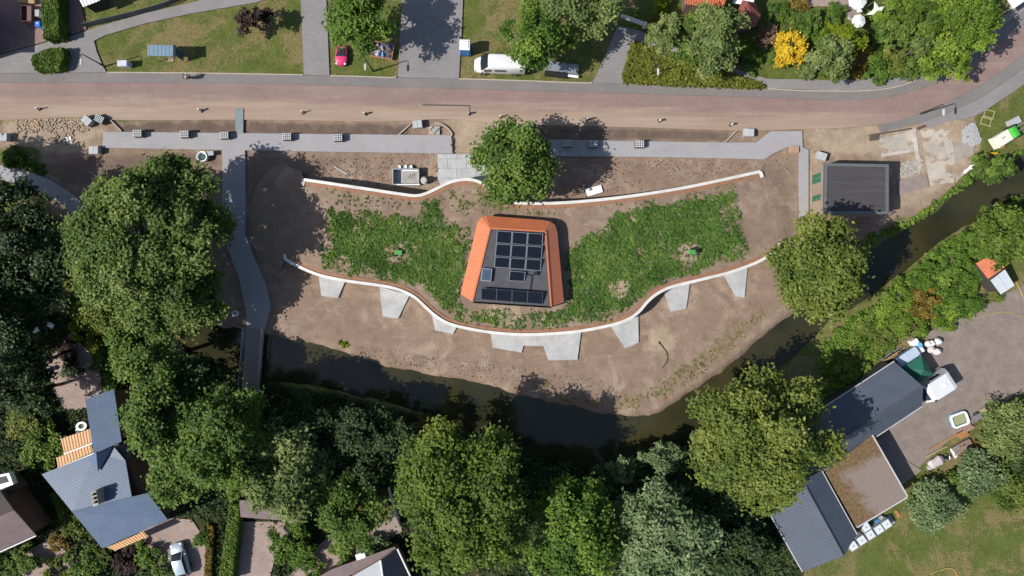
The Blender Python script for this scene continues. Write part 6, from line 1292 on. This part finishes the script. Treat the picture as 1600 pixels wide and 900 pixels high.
r = thing('white_chest', 'white chest freezer standing at the yard edge with a blue cloth on it', 'freezer', (*W2(1434, 541, .8), 0), R(-58)); MB().box(0, 0, 0, 1.75, .75, .82, bev=.03).build('chest', PLASTW, r); MB().box(0, 0, .825, 1.77, .77, .06, bev=.02).build('lid', PLASTW, r); MB().ball((0, .25, .92), .35, .28, .08, 10, 5, .25).build('cloth', mat('light_blue_cloth', (.15, .42, .70), None, 4, .8), r)
for i, (x, y, rr, l, c) in enumerate(((1447, 537, .42, 'white rubbish bag next to the chest freezer', (.70, .68, .67)), (1453, 536, .40, 'white rubbish bag in the middle of the bag heap', (.74, .73, .72)), (1463, 533, .48, 'translucent white rubbish bag at the far end of the heap', (.64, .63, .66)), (1452, 546, .45, 'pinkish rubbish bag at the front of the heap', (.66, .56, .57)), (1461, 549, .50, 'large pinkish rubbish bag at the yard side of the heap', (.68, .57, .57)))):
    r = thing('rubbish_bag', l, 'bag', (*W2(x, y), 0), random.uniform(0, 6), 'rubbish bags by the chest freezer'); MB().ball((0, 0, .34), rr, rr * .85, .36, 12, 7, .10).build('sack', mat('bag_plastic_%d' % i, c, tuple(v * .8 for v in c), 5, .35), r); MB().tube((0, 0, .66), (.05, .02, .82), .07, .12, 7).build('knot', PLASTW, r)
r = thing('timber_rack', 'dark rack of planks and metal along the barn by the trailer', 'rack', (*W2(1393, 556), -.05), R(33))
for k in range(5): MB().box(random.uniform(-.4, .6), -.3 + k * .16, .1 + .05 * (k % 2), random.uniform(2.0, 3.2), .12, .1, random.uniform(-.04, .04)).build('plank', (BLACKSTEEL, ORANGEW, TIMBER, BLACKSTEEL, GALV)[k], r)
def pool():
    r = thing('paddling_pool', 'inflatable blue and white rectangular paddling pool on the gravel yard', 'pool', (*W2(1497, 655), -.03), R(20)); 
    def tubeR(z, rad, a, b_, m):
        pts = []; cr = .32
        for cx, cy, s0 in ((a - cr, b_ - cr, 0), (-a + cr, b_ - cr, 90), (-a + cr, -b_ + cr, 180), (a - cr, -b_ + cr, 270)):
            for k in range(5): t = R(s0 + k * 22.5); pts.append((cx + cr * math.cos(t), cy + cr * math.sin(t), z))
        rings = []; N = len(pts)
        for i in range(N + 1):
            p_ = Vector(pts[i % N]); t = (Vector(pts[(i + 1) % N]) - Vector(pts[(i - 1) % N])).normalized(); n_ = Vector((-t.y, t.x, 0)); rings.append([p_ + n_ * (rad * math.cos(2 * math.pi * k / 8)) + Vector((0, 0, rad * math.sin(2 * math.pi * k / 8))) for k in range(8)])
        return MB().loft(rings).build('ring', m, r, smooth=True)
    cy = mat('cyan_vinyl', (.10, .42, .62), (.08, .36, .54), 2, .3); tubeR(.12, .15, .92, .72, cy); tubeR(.36, .14, .92, .72, PLASTW)
    MB().box(0, 0, .28, 1.45, 1.05, .01).build('water', mat('murky_pool_water', (.30, .32, .17), (.25, .27, .14), 2, .05), r)
pool()
def hose(pts, label, mtl, z=0, r_=.025):
    c = catmull([Vector((*W2(*p_), z)) for p_ in pts], 6); loc = c[0].copy(); r = thing('garden_hose', label, 'hose', loc); MB().path([q - loc + Vector((0, 0, .03)) for q in c], r_, 5).build('hose', mtl, r); MB().tube((0, 0, .03), (.15, .05, .04), .035, .03, 6).build('nozzle', BLACKSTEEL, r)
YH = mat('yellow_hose', (.58, .46, .10), (.5, .4, .08), 3, .5)
hose([(1493, 496), (1510, 496.5), (1525, 496), (1545, 491), (1560, 488), (1575, 488), (1590, 493), (1610, 497)], 'yellow garden hose winding across the gravel yard', YH, -.05); hose([(1588, 440), (1595, 455), (1602, 470)], 'yellow hose hanging beside the red tiled shed', YH, -.05, .03); hose([(1450, 899), (1465, 893), (1480, 888), (1490, 890), (1495, 898), (1494, 906)], 'bright yellow hose looped on the lower lawn', YH, -.05, .035)
IBC = [(1332.5, 853, 'first water tank from the barn corner in the front row'), (1346, 844, 'second water tank from the barn corner in the front row'), (1359.5, 835.5, 'third water tank from the barn corner in the front row'), (1373, 827, 'fourth water tank from the barn corner in the front row'), (1385, 819, 'last water tank of the front row, next to the planks'), (1352.5, 823.5, 'lone water tank behind the front row, against the flat roof')]
r0 = None
for (x, y, l) in IBC:
    if r0 is None:
        r0 = r = thing('water_tank', l, 'water tank', (0, 0, 0)); MB().box(0, 0, .14, .94, .94, .92, bev=.04).build('tank', mat('milky_tank_plastic', (.60, .64, .68), (.54, .58, .62), 2, .35), r); MB().tube((0, 0, 1.06), (0, 0, 1.11), .11, .11, 12).build('filler_cap', GREYC, r); MB().box(0, 0, 0, 1.0, 1.0, .13).build('pallet_base', TIMBER, r); cg = MB()
        for i in range(4):
            for s in (-1, 1): t = -.36 + i * .24; cg.tube((t, s * .5, .14), (t, s * .5, 1.08), .012, .012, 4); cg.tube((s * .5, t, .14), (s * .5, t, 1.08), .012, .012, 4)
        for z in (.4, .75, 1.08): cg.path([(-.5, -.5, z), (.5, -.5, z), (.5, .5, z), (-.5, .5, z), (-.5, -.5, z)], .014, 4)
        cg.build('cage', GALV, r)
    else: r = copy_tree(r0)
    r.location = (*W2(x, y, .9), -.05); r.rotation_euler = (0, 0, R(33)); r['label'] = l; r['group'] = 'water tanks by the flat roof'
plank((1388, 806), (1396, 818), 'grey plank stack right of the water tanks', .5, GREYC); plank((1399, 798), (1406, 808), 'short orange timber leaning right of the plank stack', .35, ORANGEW); 
r = thing('garden_clutter', 'blue and grey crates tucked between the water tanks and the flat roof', 'crates', (*W2(1371, 812), -.05), R(33)); MB().box(-.2, 0, 0, .5, .5, .5, bev=.03).build('crate', mat('blue_crate', (.08, .25, .5), None, 3, .5), r); MB().box(.4, .1, 0, .5, .4, .4, bev=.03).build('crate', GREYC, r)
r = thing('scaffold_rack', 'pale metal ladder rack at the corner of the flat roof', 'rack', (*W2(1412, 791), -.05), R(33))
for k in range(4): MB().tube((-.4 + k * .25, -.4, .5), (-.4 + k * .25, .5, .9), .025, .025, 5).build('rung', GALV, r)
for s in (-.4, .35): MB().tube((s, -.4, 0), (s, -.4, .5), .03, .03, 5).build('leg', GALV, r)
# scrap heap along the yard edge: separate stacks
YR = R(30)
for (x, y, w, d, h, m, l, n) in ((1478, 688, 4.6, .14, .14, ORANGEW, 'long orange beam lying along the scrap row, left', 'beam'), (1462, 706, 3.0, .14, .14, TIMBER, 'long pale beam beside the tarpaulin heap', 'beam'), (1503, 678, 1.2, .7, .3, ORANGEW, 'short pile of orange timber at the end of the scrap row', 'timber_pile'), (1507, 695, 1.4, 1.1, .5, mat('brown_board_stack', (.28, .19, .16), (.2, .14, .12), 4, .85), 'stack of brown boards in the scrap row', 'board_stack'), (1493, 702, 1.0, 1.0, .45, mat('grey_brown_boards', (.26, .22, .2), None, 4, .85), 'stack of grey brown boards in the scrap row', 'board_stack'), (1511, 667, 1.1, .8, .3, mat('reddish_brick_pile', (.33, .22, .19), None, 6, .9), 'low pile of reddish bricks below the paddling pool', 'brick_pile'), (1545, 637, 2.4, .7, .25, mat('straw_timber', (.40, .36, .2)), 'straw coloured trellis lying by the grey green shrub', 'trellis')):
    r = thing(n, l, n.replace('_', ' '), (*W2(x, y), -.05), YR + random.uniform(-.06, .06)); k_ = max(2, int(d / .16)) if d > .2 else 1
    for k in range(k_): MB().box(random.uniform(-.08, .08), -d / 2 + (k + .5) * d / k_, 0, w * random.uniform(.92, 1.04), d / k_ * .9, h * random.uniform(.75, 1.1), random.uniform(-.02, .02)).build('board', m, r)
    if k_ == 1: MB().box(w * .3, 0, -.02, .15, d * 2, .02).build('bearer', TIMBER, r)
flatboard([(1482, 701), (1485.5, 699.5), (1494, 712), (1490, 716)], 'bright white panel leaning in the scrap row', .3, PLASTW, 'insulation_sheet')
r = thing('tarpaulin_heap', 'pile under pale pink and white plastic sheeting in the scrap row', 'tarpaulin', (*W2(1461, 721), -.05), YR); MB().loft([ring(x, w, 0, h, 12, 2.6) for x, w, h in ((-.95, .3, .3), (-.6, .55, .55), (0, .5, .6), (.5, .6, .62), (.9, .35, .35))]).build('sheet', mat('pinkish_plastic', (.52, .44, .43), (.38, .36, .36), 3, .4), r); MB().box(-.9, -.2, 0, .6, .5, .35).build('crate', GREYC, r)
r = thing('junk_pile', 'pile of dark pipes and tins in the scrap row', 'junk', (*W2(1475, 715), -.05), YR)
for k in range(9): MB().tube((random.uniform(-.6, .6), random.uniform(-.5, .5), random.uniform(.1, .4)), (random.uniform(-.6, .6), random.uniform(-.5, .5), random.uniform(.1, .4)), .07, .07, 6).build('pipe', (BLACKSTEEL, GALV, BLACKSTEEL)[k % 3], r)
r = thing('metal_frame_cart', 'grey metal garden cart beside the paddling pool', 'cart', (*W2(1524, 651), -.03), R(30)); MB().box(0, 0, .35, 1.0, .7, .12).build('tray', GALV, r); wheels(r, (.1,), .4, .25, .1); MB().path([(-.5, .25, .4), (-1.0, .2, .7), (-1.0, -.2, .7), (-.5, -.25, .4)], .025).build('handle', GALV, r)
r = thing('plant_pot', 'pot with a small leafy plant on the gravel by the red tiled shed', 'plant pot', (*W2(1556, 466), -.05)); MB().loft([[(q * math.cos(2 * math.pi * k / 14), q * math.sin(2 * math.pi * k / 14), z) for k in range(14)] for q, z in ((.2, 0), (.3, .4), (.26, .4), (.24, .3))]).build('pot', mat('terracotta', (.4, .18, .1), None, 4, .8), r); me, _ = crown_mesh('foliage', .5, .4, .3, 'olive', 1.0, .16, 6); o = bpy.data.objects.new('foliage', me); o.location = (0, 0, .6); link(o, r)
# ------------------------------------------------------------ top of the photo
def gate():
    a, b_ = Vector(W2(967, 28)), Vector(W2(1003, 41)); d = b_ - a; r = thing('white_gate', 'white wooden field gate with post at the head of the driveway', 'gate', (*((a + b_) / 2), 0), math.atan2(d.y, d.x)); L = d.length
    for z in (.25, .5, .75, 1.0, 1.2): MB().box(0, 0, z, L, .05, .10).build('rail', WHITEP, r)
    for x in (-L / 2, 0, L / 2): MB().box(x, 0, .1, .1, .07, 1.25).build('stile', WHITEP, r)
    MB().box(L / 2 + .25, -.1, 0, .3, .3, 1.4, bev=.04).build('post', WHITEP, r)
gate()
def parasol(px, py, rad, label, n=8, z=2.4, sq=0):
    r = thing('parasol', label, 'parasol', (*W2(px, py, z), -.1), R(10), 'white parasols in the corner garden'); cv = mat('white_canvas', (.80, .80, .79), (.74, .74, .73), 2, .8)
    pts = [(rad * math.cos(2 * math.pi * (k + .5) / n), rad * math.sin(2 * math.pi * (k + .5) / n), z - .12) for k in range(n)]
    MB().add([(0, 0, z + rad * .32)] + pts + [(x * .995, y * .995, q - .18) for x, y, q in pts], [(0, k + 1, (k + 1) % n + 1) for k in range(n)] + [(k + 1, n + k + 1, n + (k + 1) % n + 1, (k + 1) % n + 1) for k in range(n)]).build('canopy', cv, r)
    MB().tube((0, 0, 0), (0, 0, z + rad * .3), .03, .03, 8).build('pole', GALV, r); MB().tube((0, 0, 0), (0, 0, .1), .3, .3, 12).build('base', GREYC, r)
    rb = MB()
    for p_ in pts: rb.tube((0, 0, z + rad * .29), Vector(p_) * .99, .012, .012, 4)
    rb.build('ribs', GALV, r)
parasol(1342, -1, 1.05, 'large white parasol at the top edge of the corner garden'); parasol(1343.5, 31.5, .78, 'octagonal white parasol closest to the lime green tree'); parasol(1345, 14, .36, 'small white square parasol between the two larger ones', 4)
r = thing('shade_sail', 'white four-pointed shade sail in the corner garden', 'shade sail', (*W2(1371, 18, 2.3), -.1), R(20)); N = 6; cor = [(1.1, .35, 2.2), (-.15, 1.15, 2.7), (-1.15, .15, 2.2), (.05, -1.1, 2.7)]; vs = [(0, 0, 2.42)]
for i in range(4):
    a, b_ = Vector(cor[i]), Vector(cor[(i + 1) % 4])
    for k in range(N): t = k / N; p_ = a.lerp(b_, t); s = 1 - .42 * math.sin(math.pi * t); vs.append((p_.x * s, p_.y * s, p_.z))
MB().add(vs, [(0, i + 1, (i + 1) % (4 * N) + 1) for i in range(4 * N)]).build('sail', mat('white_canvas', (.80, .80, .79)), r, smooth=True)
for c in cor: MB().tube((c[0] * 1.02, c[1] * 1.02, 0), (c[0] * 1.02, c[1] * 1.02, c[2]), .035, .035, 6).build('mast', GALV, r)
r = thing('white_awning', 'white awning beside the pointed red roof at the top edge', 'awning', (*W2(1160, -2, 2.3), 0), R(-8)); MB().add([(-1.0, -.6, 2.2), (1.3, -.6, 2.2), (1.3, 1.0, 2.9), (-1.0, 1.0, 2.9)], [(0, 1, 2, 3)]).build('canvas', mat('white_canvas', (.80, .80, .79)), r)
for x in (-1.0, 1.3): MB().tube((x, -.6, 0), (x, -.6, 2.2), .03, .03, 6).build('post', GALV, r)
r = thing('white_porch', 'white roofed porch at the top right corner by the pavement', 'porch', (*W2(1590, 0, 2.5), 0), R(35)); MB().box(0, .3, 2.4, 1.8, 1.7, .1).build('roof', PLASTW, r)
for x in (-.8, .8): MB().tube((x, -.4, 0), (x, -.4, 2.4), .05, .05, 6).build('post', WHITEP, r)
def fence(pts, label, z, mtl, w=.05):
    q = [Vector(W2(*p_)) for p_ in pts]; loc = (*q[0], 0); r = thing('fence', label, 'fence', loc)
    for a, b_ in zip(q, q[1:]):
        d = b_ - a; L = d.length; n = max(1, int(L / 1.8)); rot = math.atan2(d.y, d.x)
        for k in range(n):
            c = a + d * (k + .5) / n; MB().box(c.x, c.y, .05, L / n - .08, w, z, rot).build('panel', mtl, r, loc)
            e = a + d * k / n; MB().box(e.x, e.y, -.1, .09, .09, z + .2, rot).build('post', mtl, r, loc)
fence([(136, 42), (170, 34), (220, 22), (262, 10), (300, -6)], 'dark panel fence along the footpath at the top left', 1.0, mat('dark_fence', (.09, .11, .12), (.06, .075, .085), 3, .7)); fence([(74, 4), (75, 60)], 'low white picket fence beside the tall hedge at top left', .8, WHITEP); fence([(609, 760), (614, 780), (621, 803), (626, 818)], 'thin white fence curving by the tall yellow green tree', .9, WHITEP, .03); fence([(1210, 800), (1228, 838), (1248, 880)], 'grey fence along the canal side wall of the barn', .9, GREYC)
r = thing('tipper_trailer', 'dark red tipper trailer parked on the red clinker drive', 'trailer', (*W2(50.5, 26), .04), R(90)); dr = mat('dark_red_brown_paint', (.11, .055, .05), (.085, .042, .04), 2, .6); s = MB()
for (cx, cy, w, d) in ((0, .6, 1.8, .05), (0, -.6, 1.8, .05), (.9, 0, .05, 1.15), (-.9, 0, .05, 1.15)): s.box(cx, cy, .5, w, d, .5)
s.box(0, 0, .45, 1.8, 1.2, .05); s.build('box', dr, r); MB().box(0, -.3, .52, 1.7, .5, .4).build('load', mat('brown_load', (.19, .12, .11), None, 3, .9), r); MB().path([(-.9, .3, .45), (-1.6, 0, .45), (-.9, -.3, .45)], .04).build('drawbar', BLACKSTEEL, r); wheels(r, (0,), .7, .3, .18)
r = thing('wheeled_bin', 'bright blue wheeled bin against the white picket fence', 'bin', (*W2(68, 42.5), .04)); bb = mat('bright_blue_plastic', (.03, .19, .60), (.025, .16, .52), 2, .4); MB().box(0, 0, .1, .5, .55, .85, taper=1.1).build('body', bb, r); MB().box(0, 0, .953, .58, .62, .06, bev=.02).build('lid', bb, r); MB().box(0, .05, 1.014, .14, .16, .01).build('label_plate', PLASTW, r); wheels(r, (.0,), .27, .1, .06)
r = thing('wheeled_bin', 'pale grey bin behind the bright blue one', 'bin', (*W2(66.5, 25), .04)); MB().box(0, 0, .1, .45, .7, .75, taper=1.1).build('body', GREYC, r); MB().box(0, 0, .853, .52, .78, .06, bev=.02).build('lid', GREYC, r); wheels(r, (.0,), .25, .1, .06)
r = thing('wooden_bench', 'pale wooden bench at the top edge of the red clinker drive', 'bench', (*W2(45, 4), .04), R(-5)); MB().box(0, 0, .42, 2.0, .5, .06).build('seat', TIMBER, r); MB().box(0, .28, .6, 2.0, .06, .4).build('backrest', TIMBER, r)
for x in (-.85, .85): MB().box(x, 0, 0, .08, .45, .42).build('leg', TIMBER, r)
r = thing('notice_board', 'white sign board above the clipped hedge block', 'sign', (*W2(73, 84.5, .8), 0), R(12)); MB().box(0, 0, .75, 1.05, .28, .06, bev=.01).build('panel', PLASTW, r)
for x in (-.4, .4): MB().tube((x, 0, -.1), (x, 0, .75), .03, .03, 6).build('post', GALV, r)
# fairground pieces under the tree
r = thing('play_car', 'bright pink fairground ride car half hidden under the lawn tree', 'ride car', (*W2(534.5, 90), -.06), R(-92)); pk = mat('hot_pink_paint', (.60, .05, .16), (.52, .04, .13), 2, .35); MB().loft([ring(x, w, .1, h, 16, 3) for x, w, h in ((-1.3, .55, .5), (-.9, .68, .72), (-.1, .72, .70), (.5, .74, .72), (.95, .55, .55), (1.05, .3, .4))]).build('body', pk, r, smooth=True); MB().box(-.45, 0, .705, .9, .9, .05, bev=.02).build('seat', BLACKSTEEL, r); MB().add([(.05, -.6, .7), (.05, .6, .7), (-.1, .5, 1.0), (-.1, -.5, 1.0)], [(0, 1, 2, 3), (3, 2, 1, 0)]).build('windscreen', GLASSB, r)
for s in (-1, 1): MB().ball((.85, s * .5, .5), .14, .14, .12, 10, 6).build('headlight', PLASTW, r)
wheels(r, (-.7, .6), .7, .2, .12)
r = thing('fair_stall', 'colourful heap of toys on a red-edged trailer beside the pink ride car', 'stall', (*W2(596.5, 80), -.06), R(-10)); MB().box(0, 0, .3, 2.8, 1.7, .12).build('deck', mat('dark_deck', (.10, .09, .10), None, 3, .8), r)
for (cx, cy, w, d) in ((0, -.88, 2.8, .07), (0, .88, 2.8, .07), (1.4, 0, .07, 1.7), (-1.4, 0, .07, 1.7)): MB().box(cx, cy, .3, w, d, .3).build('rim', mat('salmon_paint', (.55, .22, .15), None, 3, .5), r)
pal = [(.04, .10, .38), (.06, .28, .62), (.55, .52, .55), (.62, .40, .30), (.35, .10, .30), (.05, .07, .16), (.60, .56, .20), (.30, .42, .60)]
for k in range(22):
    c = pal[k % 8]; x, y = random.uniform(-1.25, 1.25), random.uniform(-.7, .7); MB().ball((x, y, .5), random.uniform(.12, .28), random.uniform(.12, .25), random.uniform(.1, .2), 9, 5, .12).build('bundle', mat('bundle_%d' % (k % 8), c, tuple(v * .8 for v in c), 5, .6), r)
wheels(r, (-.4, .4), .8, .22, .12); MB().tube((-1.4, -.6, .35), (-2.2, -.62, .3), .04, .04, 6).build('drawbar', TIMBER, r)
# ------------------------------------------------------------ lower left gardens
for (x, y, a, l) in ((55, 516, 20, 'left one of two white garden chairs in the shaded garden'), (78.5, 509, -30, 'right one of two white garden chairs in the shaded garden')):
    r = thing('garden_chair', l, 'chair', (*W2(x, y, .5), -.1), R(a), 'white garden chairs'); MB().box(0, 0, .40, .56, .54, .05, bev=.015).build('seat', PLASTW, r); MB().box(0, .29, .45, .56, .05, .5).build('backrest', PLASTW, r)
    for sx_ in (-.24, .24):
        for sy in (-.23, .23): MB().tube((sx_, sy, 0), (sx_, sy, .4), .022, .022, 6).build('leg', PLASTW, r)
        MB().box(sx_ * 1.12, 0, .62, .06, .5, .04).build('armrest', PLASTW, r)
r = thing('blue_pot', 'small glazed blue pot in the shaded left garden', 'plant pot', (*W2(85.5, 575), -.05)); MB().loft([[(q * math.cos(2 * math.pi * k / 14), q * math.sin(2 * math.pi * k / 14), z) for k in range(14)] for q, z in ((.2, 0), (.3, .35), (.24, .5), (.2, .5), (.22, .35))]).build('pot', mat('blue_glaze', (.15, .22, .62), None, 3, .2), r); MB().tube((0, 0, .3), (0, 0, .36), .22, .22, 12).build('soil', DARKGAP, r)
r = thing('hot_tub', 'oval white tub with dark middle beside the house wing', 'tub', (*W2(127, 666, .5), -.05), R(18)); el = lambda q, z, n=20: [(q * 1.25 * math.cos(2 * math.pi * k / n), q * math.sin(2 * math.pi * k / n), z) for k in range(n)]
MB().loft([el(.42, 0), el(.52, .5), el(.52, .58), el(.3, .58), el(.26, .3)]).build('shell', PLASTW, r, smooth=True); MB().loft([el(.27, .36), el(.27, .38)]).build('water', mat('dull_tub_water', (.16, .15, .11), None, 3, .1), r); MB().tube((.62, .3, 0), (.62, .3, .8), .03, .03, 6).build('tap', GALV, r); MB().box(-.75, -.35, 0, .4, .4, .35).build('step', PLASTW, r)
for (x, y, c, l) in ((530, 711.5, (.42, .40, .38), 'upper one of two grey log ends standing in the shade'), (531, 722, (.36, .34, .32), 'lower one of two grey log ends standing in the shade'), (596, 708.5, (.62, .40, .2), 'freshly cut orange log end standing in the shade'), (595, 699.5, (.55, .48, .4), 'small pale log end above the orange one')):
    rr = .26 if y > 702 else .18; r = thing('cut_log', l, 'log', (*W2(x, y, 3.6), 0), 0, 'cut tree stumps on the south bank'); MB().tube((0, 0, -.2), (0, 0, 3.55), rr * 1.15, rr, 14).build('trunk', BARK, r); MB().tube((0, 0, 3.552), (0, 0, 3.58), rr * .95, rr * .93, 14).build('cut_face', mat('cut_wood_%d' % int(x + y), c, tuple(v * .75 for v in c), 8, .8), r)
